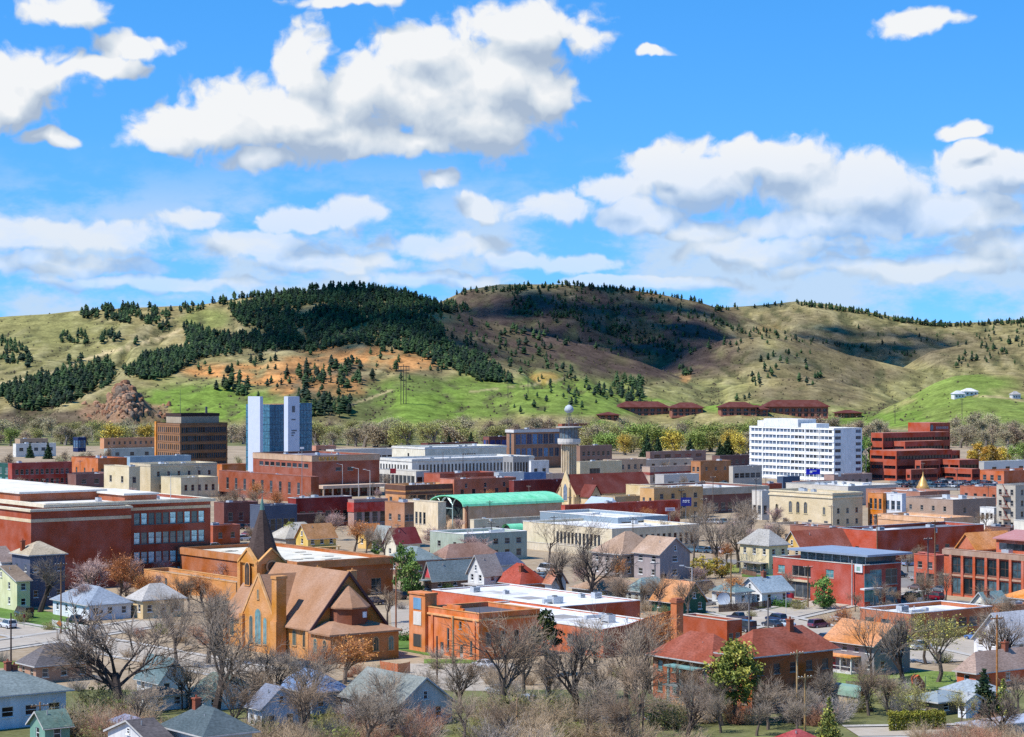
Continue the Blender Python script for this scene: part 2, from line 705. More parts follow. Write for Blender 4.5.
def block(label, c, l, r, base, top, wall, roof=C(215, 212, 205), name='building', cat='building', wins=(), kind='brick', A=A0, group=None,
          cap=None, parapet=.7, bands=(), units=3, fcol=FRAME, gcol=DARKG, seed=None, sill=True, wkind=None, root=None, ovr=None, doors=(), z0=0.0):
    """a flat roofed block: wall, roof, coping, windows (face, n, width, sill height, height[, from, to, panes across, panes up]) and rooftop gear"""
    X, Y, W, D = frame_of(c, l, r, base, A)
    if ovr:
        W, D = ovr.get('W', W), ovr.get('D', D)
    H = wz(top, Y)
    if root is None:
        root = thing(name, label, cat, (X, Y, 0), R(A), group)
    ops = {'L': [], 'R': []}
    lst = []
    for wn in wins:
        face, n, w, zs, h = wn[:5]
        a, b = (wn[5], wn[6]) if len(wn) > 6 else (0.04, 0.96)
        nx, ny = (wn[7], wn[8]) if len(wn) > 8 else (1, 2)
        gc = wn[9] if len(wn) > 9 else gcol
        ln = W if face == 'R' else D
        zs_, h_ = (zs * H, h * H) if zs < 1 and h < 1 else (zs, h)
        w_ = min(w, ln * (b - a) / n * .86)
        for k in range(n):
            s = ln * (a + (b - a) * (k + .5) / n)
            ops[face].append((s - w_ / 2, s + w_ / 2, zs_, zs_ + h_))
            lst.append((face, s, zs_, w_, h_, nx, ny, gc))
    for dn in doors:
        face, fr, w, h = dn
        ln = W if face == 'R' else D
        ops[face].append((fr * ln - w / 2, fr * ln + w / 2, 0.02, h))
    mb = MB()
    zr = H - parapet
    facade(mb, 'R', W, D, H, ops['R'])
    facade(mb, 'L', W, D, H, ops['L'])
    mb.face([(W, 0, 0), (W, D, 0), (W, D, H), (W, 0, H)])
    mb.face([(0, D, 0), (W, D, 0), (W, D, H), (0, D, H)])
    t = .3
    for q in (((t, t), (W - t, t)), ((W - t, t), (W - t, D - t)), ((W - t, D - t), (t, D - t)), ((t, D - t), (t, t))):
        (xa, ya), (xb, yb) = q
        mb.face([(xa, ya, zr), (xb, yb, zr), (xb, yb, H), (xa, ya, H)])
    mb.build('wall', M(wall, kind), root)
    rb = MB()
    rb.face([(t, t, zr), (W - t, t, zr), (W - t, D - t, zr), (t, D - t, zr)])
    rb.build('roof', M(roof, 'flatroof'), root)
    cb = MB()
    cb.ring(0, 0, W, D, H, H + .14, .08, .36)
    cb.build('coping', M(cap if cap else tuple(min(1, x * .85 + .05) for x in wall), 'plain'), root)
    for (za, zb, pr, bc) in bands:
        b_ = MB()
        b_.ring(0, 0, W, D, za * H, zb * H, pr, -.003)
        b_.build('cornice', M(bc, 'plain'), root)
    if len(lst) > 100:
        lst.sort(key=lambda q: q[1])
    rest = MB()
    for i, (face, s, z, w, h, nx, ny, gcol) in enumerate(lst):
        if i < 99:
            place_on(face, window_mesh(w, h, nx, ny, fcol, gcol, sill), s, z, root)
        else:
            me = window_mesh(w, h, nx, ny, fcol, gcol, sill)
            for p_ in me.polygons:
                pts = []
                for vi in p_.vertices:
                    co = me.vertices[vi].co
                    pts.append((s + co.x, co.y, z + co.z) if face == 'R' else (co.y, s - co.x, z + co.z))
                rest.face(pts, p_.material_index)
    if rest.f:
        o = rest.build('window', [M(fcol, 'plain'), GLASS(gcol)], root)
        o['kind'] = 'stuff'
    for (face, fr, w, h) in doors:
        ln = W if face == 'R' else D
        d = MB()
        d.box(-w / 2, .12, .02, w / 2, .17, h)
        d.box(-w / 2 + .12, .10, .9, w / 2 - .12, .119, h - .15, 1)
        place_on(face, d.mesh('door', [M(fcol, 'plain'), GLASS(gcol)]), fr * ln, 0, root, name='door')
    if units:
        rooftop(root, W, D, zr + .003, units, seed if seed is not None else int(c * 7 + base))
    return root, W, D, H


def roof_mesh(kind, W, D, He, Hr, ov, th=.18):
    """solid roof slabs in local coordinates; kind 'u' ridge along x, 'v' ridge along y, 'hip'"""
    mb = MB()
    if kind == 'v':
        sl = (Hr - He) / (W / 2)
        e = He - sl * ov
        mb.prism([(-ov, e), (W / 2, Hr), (W + ov, e), (W + ov, e + th), (W / 2, Hr + th), (-ov, e + th)], 'y', -ov, D + ov)
    elif kind == 'u':
        sl = (Hr - He) / (D / 2)
        e = He - sl * ov
        mb.prism([(-ov, e), (D / 2, Hr), (D + ov, e), (D + ov, e + th), (D / 2, Hr + th), (-ov, e + th)], 'x', -ov, W + ov)
    else:
        m_ = min(W, D) / 2
        if W >= D:
            r0, r1 = (m_, D / 2), (W - m_, D / 2)
        else:
            r0, r1 = (W / 2, m_), (W / 2, D - m_)
        if abs(W - D) < .8:
            r0, r1 = (W / 2 - .4, D / 2), (W / 2 + .4, D / 2)
        e = He
        a, b, c, d = (-ov, -ov), (W + ov, -ov), (W + ov, D + ov), (-ov, D + ov)
        for zoff in (0, ):
            def p(q, z):
                return (q[0], q[1], z)
            mb.face([p(q, e) for q in (d, c, b, a)])
            for q, r in ((a, b), (b, c), (c, d), (d, a)):
                mb.face([p(q, e), p(r, e), p(r, e + th), p(q, e + th)])
            if W >= D or abs(W - D) < .8:
                mb.face([p(a, e + th), p(b, e + th), p(r1, Hr), p(r0, Hr)])
                mb.face([p(b, e + th), p(c, e + th), p(r1, Hr)])
                mb.face([p(c, e + th), p(d, e + th), p(r0, Hr), p(r1, Hr)])
                mb.face([p(d, e + th), p(a, e + th), p(r0, Hr)])
            else:
                mb.face([p(a, e + th), p(b, e + th), p(r0, Hr)])
                mb.face([p(b, e + th), p(c, e + th), p(r1, Hr), p(r0, Hr)])
                mb.face([p(c, e + th), p(d, e + th), p(r1, Hr)])
                mb.face([p(d, e + th), p(a, e + th), p(r0, Hr), p(r1, Hr)])
    return mb


def chimney(root, x, y, z0, z1, w=.8, col=C(170, 90, 60)):
    b = MB()
    b.box(x - w / 2, y - w / 2, z0, x + w / 2, y + w / 2, z1)
    b.box(x - w / 2 - .1, y - w / 2 - .1, z1, x + w / 2 + .1, y + w / 2 + .1, z1 + .18)
    b.tube((x, y, z1 + .18), (x, y, z1 + .55), .14, .14, 8)
    return b.build('chimney', M(col, 'brick'), root)


def house(label, c, l, r, base, eave, ridge, kind, wall, roofc, name='house', cat='house', A=A0, ov=.45, nl=2, nr=2, storeys=1, gable=None,
          wkind='plain', fcol=(.75, .75, .73), gcol=DARKG, chim=None, door=None, attic=True, group=None, rk='shingle', fascia=None, ovr=None, porch=None, ww=1.1):
    X, Y, W, D = frame_of(c, l, r, base, A)
    if ovr:
        W, D = ovr.get('W', W), ovr.get('D', D)
    He = wz(eave, Y)
    Yc = Y + (W * math.sin(R(A)) + D * math.cos(R(A))) / 2
    Hr = wz(ridge, Yc)
    root = thing(name, label, cat, (X, Y, 0), R(A), group)
    ops = {'L': [], 'R': []}
    pl_ = []
    sh = He / storeys
    for face, n in (('L', nl), ('R', nr)):
        ln = D if face == 'L' else W
        for st in range(storeys):
            for k in range(n):
                s = ln * (k + .5) / n
                w = min(ww, ln / n * .6)
                h = min(1.45, sh * .52)
                z = st * sh + sh * .36
                if door and door[0] == face and st == 0 and abs(s - door[1] * ln) < w / 2 + .6:
                    continue
                ops[face].append((s - w / 2, s + w / 2, z, z + h))
                pl_.append((face, s, z, w, h))
    if door:
        ln = D if door[0] == 'L' else W
        ops[door[0]].append((door[1] * ln - .5, door[1] * ln + .5, .15, 2.2))
    mb = MB()
    facade(mb, 'R', W, D, He, ops['R'])
    facade(mb, 'L', W, D, He, ops['L'])
    mb.face([(W, 0, 0), (W, D, 0), (W, D, He), (W, 0, He)])
    mb.face([(0, D, 0), (W, D, 0), (W, D, He), (0, D, He)])
    gb = mb if gable is None else MB()
    if kind == 'v':
        gb.face([(0, 0, He), (W, 0, He), (W / 2, 0, Hr)])
        gb.face([(0, D, He), (W, D, He), (W / 2, D, Hr)])
    elif kind == 'u':
        gb.face([(0, 0, He), (0, D, He), (0, D / 2, Hr)])
        gb.face([(W, 0, He), (W, D, He), (W, D / 2, Hr)])
    mb.build('wall', M(wall, wkind), root)
    if gable is not None:
        gb.build('gable', M(gable, wkind), root)
    rf = roof_mesh(kind, W, D, He, Hr, ov).build('roof', M(roofc, rk), root)
    vb = MB()
    vx, vy = W * .3, D * .35
    vz = He + (Hr - He) * (.6 if kind == 'v' else .7 if kind == 'u' else .5)
    vb.tube((vx, vy, vz - .5), (vx, vy, vz + .75), .09, .09, 6)
    vb.build('roof_vent', M((.4, .4, .4), 'metal'), root)
    # ridge cap and eave gutters, so that the roof edges read
    tb = MB()
    fc = fascia if fascia else (.44, .43, .41)
    if kind == 'v':
        sl = (Hr - He) / (W / 2)
        e = He - sl * ov
        for sx in (-1, 1):
            x0 = W / 2 + sx * (W / 2 + ov)
            tb.tube((x0 + sx * .05, -ov, e + .06), (x0 + sx * .05, D + ov, e + .06), .07, .07, 5)
        for sx in (0, W):
            pass
        for (xa, xb) in ((-ov, W / 2), (W / 2, W + ov)):
            za, zb = (e, Hr) if xa < xb and xb == W / 2 else (Hr, e)
            tb.face([(xa, -ov - .03, za - .05), (xb, -ov - .03, zb - .05), (xb, -ov - .03, zb + .22), (xa, -ov - .03, za + .22)])
    elif kind == 'u':
        sl = (Hr - He) / (D / 2)
        e = He - sl * ov
        for sx in (-1, 1):
            y0 = D / 2 + sx * (D / 2 + ov)
            tb.tube((-ov, y0 + sx * .05, e + .06), (W + ov, y0 + sx * .05, e + .06), .07, .07, 5)
        for (ya, yb) in ((-ov, D / 2), (D / 2, D + ov)):
            za, zb = (e, Hr) if yb == D / 2 else (Hr, e)
            tb.face([(-ov - .03, ya, za - .05), (-ov - .03, yb, zb - .05), (-ov - .03, yb, zb + .22), (-ov - .03, ya, za + .22)])
    else:
        tb.ring(-ov, -ov, W + ov, D + ov, He - .04, He + .14, .1, -.004)
    tb.build('gutter', M(fc, 'plain'), root)
    for (face, s, z, w, h) in pl_:
        place_on(face, window_mesh(w, h, 1, 2, fcol, gcol, True), s, z, root)
    if attic and kind in 'uv' and Hr - He > 1.6:
        face = 'R' if kind == 'v' else 'L'
        ln = W if kind == 'v' else D
        me = window_mesh(.8, min(1.2, (Hr - He) * .4), 1, 2, fcol, gcol, True)
        place_on(face, me, ln / 2, He + (Hr - He) * .16, root, dep=-.17)
    if door:
        ln = D if door[0] == 'L' else W
        d = MB()
        d.box(-.5, .08, .15, .5, .13, 2.2)
        d.box(-.3, .06, 1.3, .3, .079, 1.95, 1)
        d.box(.34, .02, 1.05, .4, .079, 1.15, 1)
        place_on(door[0], d.mesh('door', [M(door[2], 'plain'), GLASS(gcol)]), door[1] * ln, 0, root, name='door')
        st = MB()
        st.box(-.8, -.9, 0, .8, -.004, .15)
        place_on(door[0], st.mesh('doorstep', M((.4, .39, .37), 'plain')), door[1] * ln, 0, root, name='doorstep')
    if chim:
        for (fx, fy, hh) in (chim if isinstance(chim, list) else [chim]):
            x, y = fx * W, fy * D
            if kind == 'v':
                zr = He + (Hr - He) * (1 - abs(fx - .5) * 2)
            elif kind == 'u':
                zr = He + (Hr - He) * (1 - abs(fy - .5) * 2)
            else:
                zr = He + (Hr - He) * min(1, 2 * min(fx, 1 - fx, fy, 1 - fy) * 1.1)
            chimney(root, x, y, zr - .7, zr + hh)
    if porch:   # (face, from, to, depth, post colour, roof colour)
        face, a, b, dp, pc, rc = porch
        ln = D if face == 'L' else W
        zt = min(2.7, He * .8)
        p = MB()
        q = MB()

        def bx(m_, s0, s1, d0, d1, za, zb):
            if face == 'R':
                m_.box(s0, -d1, za, s1, -d0, zb)
            else:
                m_.box(-d1, s0, za, -d0, s1, zb)
        bx(q, a * ln - .3, b * ln + .3, .004, dp + .35, zt, zt + .2)
        q.build('porch_roof', M(rc, rk), root)
        bx(p, a * ln, b * ln, .004, dp, 0, .35)
        n = max(2, int((b - a) * ln / 2.4) + 1)
        for k in range(n):
            s = a * ln + .12 + (b * ln - a * ln - .24) * k / (n - 1)
            bx(p, s - .1, s + .1, dp - .25, dp - .05, .35, zt)
        bx(p, a * ln, b * ln, dp - .16, dp - .12, 1.1, 1.2)
        p.build('porch', M(pc, 'plain'), root)
    return root, W, D, He, Hr


class Q:   # a point of a thing's own frame in world space
    pass


def loc2w(root, x, y, z=0):
    a = root.rotation_euler.z
    return (root.location.x + x * math.cos(a) - y * math.sin(a), root.location.y + x * math.sin(a) + y * math.cos(a), root.location.z + z)
# ------------------------------------------------------------------ ground and hills
def interp(pts, x):
    return np.interp(x, [p[0] for p in pts], [p[1] for p in pts])


def vnoise(x, y, seed):
    """value noise on arrays"""
    xi, yi = np.floor(x).astype(np.int64), np.floor(y).astype(np.int64)
    xf, yf = x - xi, y - yi

    def h(a, b):
        n = (a * 374761393 + b * 668265263 + seed * 974711) & 0x7fffffff
        n = ((n ^ (n >> 13)) * 1274126177) & 0x7fffffff
        return ((n ^ (n >> 16)) & 0xffff) / 65535.0
    u, v = xf * xf * (3 - 2 * xf), yf * yf * (3 - 2 * yf)
    return (h(xi, yi) * (1 - u) + h(xi + 1, yi) * u) * (1 - v) + (h(xi, yi + 1) * (1 - u) + h(xi + 1, yi + 1) * u) * v


def fbm(x, y, seed, octv=4, gain=.5):
    a, s, t = 1.0, 0.0, 0.0
    for o in range(octv):
        s = s + a * (vnoise(x * 2 ** o + 17.3 * o, y * 2 ** o + 9.1 * o, seed + o) - .5)
        t += a
        a *= gain
    return s / t * 2


LAYERS = [
    # foot distance, ridge distance, silhouette as seen, gully noise, steepness
    (1720, 2450, [(-600, 330), (-200, 322), (0, 315), (50, 312), (75, 309), (130, 306), (200, 303), (240, 296), (290, 291), (330, 286), (360, 285), (400, 290), (440, 302), (470, 316), (512, 335), (560, 362), (620, 400), (660, 432), (2000, 460)], 7, .85),
    (1700, 1930, [(-600, 460), (300, 440), (340, 424), (375, 398), (405, 387), (430, 392), (460, 408), (490, 425), (520, 440), (2000, 460)], 2, 1.1),
    (1690, 1850, [(-600, 460), (60, 440), (85, 425), (104, 404), (114, 388), (122, 377), (130, 380), (142, 395), (160, 414), (185, 432), (2000, 460)], 5, 1.0),
    (1690, 2000, [(-600, 460), (100, 435), (150, 405), (200, 392), (260, 396), (320, 410), (360, 436), (2000, 460)], 3, 1.0),
    (1750, 2350, [(-600, 470), (300, 330), (430, 304), (470, 314), (512, 326), (570, 340), (640, 360), (700, 384), (760, 399), (800, 409), (850, 424), (900, 440), (2000, 460)], 7, .95),
    (1700, 1960, [(-600, 460), (440, 440), (480, 405), (520, 388), (560, 387), (600, 398), (640, 412), (680, 408), (740, 400), (800, 408), (850, 425), (900, 440), (2000, 460)], 3, 1.0),
    (2450, 3250, [(-600, 470), (350, 340), (400, 312), (440, 301), (465, 289), (500, 283), (560, 283), (620, 287), (660, 293), (700, 301), (740, 314), (800, 336), (860, 358), (920, 385), (980, 405), (2000, 470)], 10, .9),
    (2150, 2650, [(-600, 470), (600, 420), (640, 378), (690, 350), (725, 337), (760, 335), (820, 347), (880, 360), (930, 372), (980, 390), (1060, 420), (2000, 470)], 8, .95),
    (1950, 2300, [(-600, 470), (650, 430), (690, 404), (730, 385), (765, 377), (810, 375), (860, 386), (900, 401), (940, 420), (1000, 440), (2000, 470)], 6, 1.0),
    (2900, 3900, [(-600, 470), (600, 330), (650, 312), (700, 307), (730, 306), (760, 304), (797, 300), (830, 303), (860, 309), (900, 317), (940, 322), (980, 321), (1024, 318), (1100, 313), (1600, 300)], 10, .9),
    (2350, 2950, [(-600, 470), (820, 430), (870, 390), (900, 368), (930, 350), (970, 341), (1024, 335), (1100, 328), (1600, 315)], 8, .95),
    (1660, 2100, [(-600, 470), (800, 440), (845, 424), (880, 409), (912, 394), (935, 381), (955, 374), (985, 372), (1024, 373), (1150, 366), (1600, 355)], 3, 1.0),
]
ROCK = 2


def hill_height(px, Y):
    X = (px - 512) / F * Y
    best = np.full(px.shape, -12.0)
    for i, (y0, y1, sil, gn, ex) in enumerate(LAYERS):
        ys = interp(sil, px)
        zr = CAMZ - (ys - 368.5) * y1 / F
        t = (Y - y0) / (y1 - y0)
        up = np.clip(t, 0, 1)
        prof = (1 - (1 - up) ** 1.35) ** (1 / ex) if False else (up ** .85) * (1 - .12 * np.sin(up * math.pi))
        back = np.clip(1 - .55 * (t - 1) ** 1.2 if False else 1 - .5 * np.maximum(t - 1, 0), -.2, 1)
        z = np.where(t <= 1, -12 + (zr + 12) * prof, -12 + (zr + 12) * back)
        # gullies run down the slope, weakest right at the ridge line
        w = np.clip(np.sin(np.clip(t, 0, 1) * math.pi), 0, 1) ** .7
        n = fbm(X / 85.0 + .25 * fbm(X / 60, Y / 60, 5 + i, 2), Y / 330.0, 40 + i, 4)
        n2 = fbm(X / 30.0, Y / 45.0, 80 + i, 3)
        if i == ROCK:
            n2 = np.abs(fbm(X / 12.0, Y / 14.0, 91, 4)) * 4 + np.floor(fbm(X / 7.0, Y / 9.0, 95, 2) * 3)
        z = z + np.where(zr > 2, w * gn * (n * 1.5 + n2 * .5 - 1.5 * (np.clip(1 - np.abs(fbm(X / 120.0 + .3 * n2, Y / 520.0, 140 + i, 3)) * 3.2, 0, 1))), 0)
        best = np.maximum(best, z) if i == 0 else np.where(np.abs(best - z) < 8, np.maximum(best, z) + np.maximum(8 - np.abs(best - z), 0) ** 2 / 32.0, np.maximum(best, z))
    return best - 1.5


pxs = np.linspace(-420, 1444, 700)
rows = [1640.0]
while rows[-1] < 4700:
    rows.append(rows[-1] * 1.0047)
Ys = np.array(rows)
PX, YY = np.meshgrid(pxs, Ys)
HX = (PX - 512) / F * YY
HZ = hill_height(PX, YY)
nr_, nc_ = PX.shape
verts = np.stack([HX.ravel(), YY.ravel(), HZ.ravel()], 1)
idx = np.arange(nr_ * nc_).reshape(nr_, nc_)
quads = np.stack([idx[:-1, :-1].ravel(), idx[:-1, 1:].ravel(), idx[1:, 1:].ravel(), idx[1:, :-1].ravel()], 1)
hm = bpy.data.meshes.new('hills')
hm.vertices.add(len(verts))
hm.vertices.foreach_set('co', verts.ravel())
hm.loops.add(quads.size)
hm.loops.foreach_set('vertex_index', quads.ravel())
hm.polygons.add(len(quads))
hm.polygons.foreach_set('loop_start', np.arange(len(quads)) * 4)
hm.polygons.foreach_set('loop_total', np.full(len(quads), 4))
hm.update(calc_edges=True)
hm.polygons.foreach_set('use_smooth', [True] * len(quads))
HILL_TREE = BVHTree.FromPolygons([tuple(v) for v in verts], [tuple(q) for q in quads])


def drop(px, py):
    """where the line of sight through a pixel meets the hills"""
    d = Vector(((px - 512) / F, 1, (368.5 - py) / F)).normalized()
    h = HILL_TREE.ray_cast(Vector((0, 0, CAMZ)), d)
    return h[0]


# ground cover of the hills: what grows or lies where
PYv = 368.5 + F * (CAMZ - HZ) / YY
SX, SY = PX, PYv
nz = fbm(HX / 60, YY / 90, 7, 4)
nz2 = fbm(HX / 14, YY / 22, 8, 3)
nz3 = fbm(HX / 150, YY / 260, 9, 3)


def blobs(lst):
    o = np.zeros_like(SX)
    for (cx, cy, rx, ry, s) in lst:
        d = np.sqrt(((SX - cx) / rx) ** 2 + ((SY - cy) / ry) ** 2) + nz * .45 + nz2 * .15
        o = np.maximum(o, s * np.clip((1.15 - d) / .4, 0, 1))
    return o


green = blobs([(205, 402, 80, 24, 1), (400, 402, 85, 27, 1), (480, 395, 60, 22, .9), (545, 392, 70, 22, .9), (620, 402, 60, 14, .9), (560, 362, 50, 16, .55), (640, 385, 60, 13, .6), (700, 390, 70, 14, 1),
               (750, 405, 70, 10, 1), (935, 390, 70, 20, .85), (960, 412, 110, 20, .8), (880, 420, 60, 10, 1), (40, 330, 80, 25, .2), (90, 355, 90, 20, .15), (290, 408, 60, 20, .5), (210, 320, 30, 14, .5), (520, 350, 60, 14, .4)])
green = np.where((YY > 2150) & (SX > 640), green * .25, green)
soil = blobs([(228, 371, 52, 8, 1), (262, 379, 44, 7, 1), (300, 366, 36, 9, .8), (368, 356, 60, 9, 1), (405, 362, 42, 10, .8), (330, 350, 36, 6, .8), (282, 391, 14, 6, .8), (340, 385, 40, 12, .55), (655, 292, 30, 5, .5), (765, 330, 18, 5, .35), (545, 378, 16, 6, .5), (685, 378, 6, 5, .8)])
soil = np.where(YY > 2460, soil * .5, soil)
scrub = blobs([(560, 325, 120, 46, 1), (650, 340, 100, 46, 1), (600, 360, 60, 22, .6), (480, 305, 40, 20, .9), (730, 345, 40, 20, .5), (330, 385, 60, 28, .7), (330, 412, 60, 14, .6), (70, 420, 90, 12, .8), (870, 345, 110, 18, .6), (840, 375, 70, 14, .5), (800, 395, 70, 12, .5), (960, 350, 60, 14, .45), (790, 318, 40, 8, .35), (420, 372, 30, 20, .4)])
rock = blobs([(122, 400, 28, 22, 1), (98, 412, 22, 10, .8), (158, 412, 14, 8, .7)])
rock = np.where(YY < 1900, rock, 0)


def polyline(pts, w):
    o = np.zeros_like(SX)
    for (x0, y0), (x1, y1) in zip(pts[:-1], pts[1:]):
        dx, dy = x1 - x0, y1 - y0
        t = np.clip(((SX - x0) * dx + (SY - y0) * dy) / (dx * dx + dy * dy), 0, 1)
        d = np.hypot(SX - x0 - t * dx, (SY - y0 - t * dy) * 1.5)
        o = np.maximum(o, np.clip((w - d) / w * 2, 0, 1))
    return o


track = polyline([(0, 384), (40, 376), (60, 370), (80, 361), (100, 355), (140, 344), (170, 335), (182, 329)], 2.6)
track = np.maximum(track, polyline([(470, 392), (500, 388), (540, 384), (570, 377)], 1.6) * .6)
track = np.maximum(track, polyline([(350, 405), (376, 396), (392, 390)], 1.8) * .7)
track = np.maximum(track, polyline([(975, 396), (1000, 397), (1024, 401)], 2.2) * .8)
track = np.where(YY < 2460, track, 0)

tan = np.stack([np.full(SX.shape, .27), np.full(SX.shape, .215), np.full(SX.shape, .095)], -1)
tan = tan * (1 + .22 * nz + .16 * nz2)[..., None]
olive = np.array([.17, .175, .06])
m_ = np.clip(.45 + nz3 * 1.0, 0, 1)[..., None]
colr = tan * (1 - m_ * .35) + olive * m_ * .35


def lay(c0, mask, c, f=1.0):
    k = (np.clip(mask, 0, 1) * f)[..., None]
    return c0 * (1 - k) + np.array(c) * (1 + .18 * nz2[..., None] + .1 * nz[..., None]) * k


colr = lay(colr, np.clip((nz2 - .25) * 2.5, 0, 1), (.11, .10, .05), .55)
lapl = np.zeros_like(HZ)
lapl[:, 4:-4] = (HZ[:, 8:] + HZ[:, :-8] - 2 * HZ[:, 4:-4])
lapl[:, 2:-2] += (HZ[:, 4:] + HZ[:, :-4] - 2 * HZ[:, 2:-2]) * 1.2
lapl = lapl / 2.2
draw = np.clip(lapl - .25, 0, 1)
crest = np.clip(-lapl - .25, 0, 1)
colr = lay(colr, crest, (.33, .275, .14), .6)
colr = lay(colr, green, (.15, .22, .04))
colr = lay(colr, scrub * np.clip(1.1 + nz * .7, 0, 1), (.078, .054, .044), .98)
colr = lay(colr, draw * np.clip(.8 + nz2, 0, 1), (.085, .085, .038), .85)
colr = lay(colr, soil * np.clip(.85 + nz2 * 1.5, 0, 1), (.47, .22, .075))
colr = lay(colr, rock, (.27, .165, .10))
colr = lay(colr, track, (.42, .33, .17))
colr = np.clip(colr, .01, .8)
ca = hm.color_attributes.new('cover', 'FLOAT_COLOR', 'POINT')
ca.data.foreach_set('color', np.concatenate([colr.reshape(-1, 3), np.ones((nr_ * nc_, 1))], 1).ravel())
mt = bpy.data.materials.new('hill_grass')
mt.use_nodes = True
nt = mt.node_tree
bs = nt.nodes['Principled BSDF']
bs.inputs['Roughness'].default_value = 1
bs.inputs['Specular IOR Level'].default_value = 0.05
at = nt.nodes.new('ShaderNodeAttribute')
at.attribute_name = 'cover'
tcx = nt.nodes.new('ShaderNodeTexCoord')
hv = nt.nodes.new('ShaderNodeHueSaturation')
vals = []
for sc_, d_, lo, hi in ((.07, 7, .55, 1.45), (.4, 4, .68, 1.32)):
    n = nt.nodes.new('ShaderNodeTexNoise')
    n.inputs['Scale'].default_value = sc_
    n.inputs['Detail'].default_value = d_
    n.inputs['Roughness'].default_value = .65
    nt.links.new(tcx.outputs['Object'], n.inputs['Vector'])
    r_ = nt.nodes.new('ShaderNodeMapRange')
    r_.inputs[1].default_value = .3
    r_.inputs[2].default_value = .7
    r_.inputs[3].default_value = lo
    r_.inputs[4].default_value = hi
    nt.links.new(n.outputs[0], r_.inputs[0])
    vals.append(r_.outputs[0])
mu = nt.nodes.new('ShaderNodeMath')
mu.operation = 'MULTIPLY'
nt.links.new(vals[0], mu.inputs[0])
nt.links.new(vals[1], mu.inputs[1])
nt.links.new(mu.outputs[0], hv.inputs['Value'])
nt.links.new(at.outputs['Color'], hv.inputs['Color'])
nt.links.new(hv.outputs[0], bs.inputs['Base Color'])
hm.materials.append(mt)
structure(link('hills', hm))

rk = random.Random(2)
rb = MB()
for i in range(150):
    px_, py_ = rk.gauss(124, 12), 0
    py_ = rk.uniform(380 + abs(px_ - 124) * 1.0, 417)
    if i > 110:
        px_, py_ = rk.uniform(82, 170), rk.uniform(402, 420)
    hh = drop(px_, py_)
    if hh is None or hh.y > 1900:
        continue
    sz = rk.uniform(1.2, 4.2) * (1.2 if py_ < 400 else .8)
    dirs = [Vector((rk.gauss(0, 1), rk.gauss(0, 1), rk.gauss(0, 1))).normalized() for _ in range(9)]
    cuts = [rk.uniform(.5, .95) for _ in dirs]
    st = len(rb.v)
    n_, m_2 = 10, 6
    for a_ in range(m_2 + 1):
        th = math.pi * a_ / m_2
        for b_ in range(n_):
            ph = 2 * math.pi * b_ / n_
            d_ = Vector((math.sin(th) * math.cos(ph), math.sin(th) * math.sin(ph), math.cos(th) * 1.3))
            r_ = 1.0
            for dd, cc in zip(dirs, cuts):
                q_ = d_.dot(dd)
                if q_ > 1e-3:
                    r_ = min(r_, cc / q_)
            v_ = hh + d_ * sz * r_
            rb.v.append(tuple(v_))
    for a_ in range(m_2):
        for b_ in range(n_):
            rb.f.append((st + a_ * n_ + b_, st + a_ * n_ + (b_ + 1) % n_, st + (a_ + 1) * n_ + (b_ + 1) % n_, st + (a_ + 1) * n_ + b_))
            rb.m.append(i % 3)
structure(rb.build('rock_outcrop', [M(C(196, 148, 112, .62), 'ground'), M(C(170, 120, 88, .6), 'ground'), M(C(150, 128, 108, .6), 'ground')]))

# one sheet of ground out to the horizon
g = MB()
g.face([(-9000, -400, 0), (9000, -400, 0), (9000, 16000, 0), (-9000, 16000, 0)])
structure(g.build('ground', M(C(192, 168, 134, .62), 'ground')))


ZC = [0.004]


def nz_():
    ZC[0] += .004
    return ZC[0]


def sheet(name, pts, mat, z=.004, world=False):
    z = nz_()
    b = MB()
    b.face([(*(p if world else gp(*p)), z) for p in pts])
    o = b.build(name, mat)
    return structure(o)


ASPH = M(C(160, 152, 142, .55), 'road')
PALE = M(C(205, 190, 168, .62), 'road')
LAWN = M(C(112, 150, 54, .58), 'grass')
DRYG = M(C(150, 150, 85, .6), 'grass')
CONC = M(C(205, 198, 186, .65), 'plain')
UU = Vector((math.cos(R(A0)), math.sin(R(A0)), 0))
VV = Vector((-math.sin(R(A0)), math.cos(R(A0)), 0))


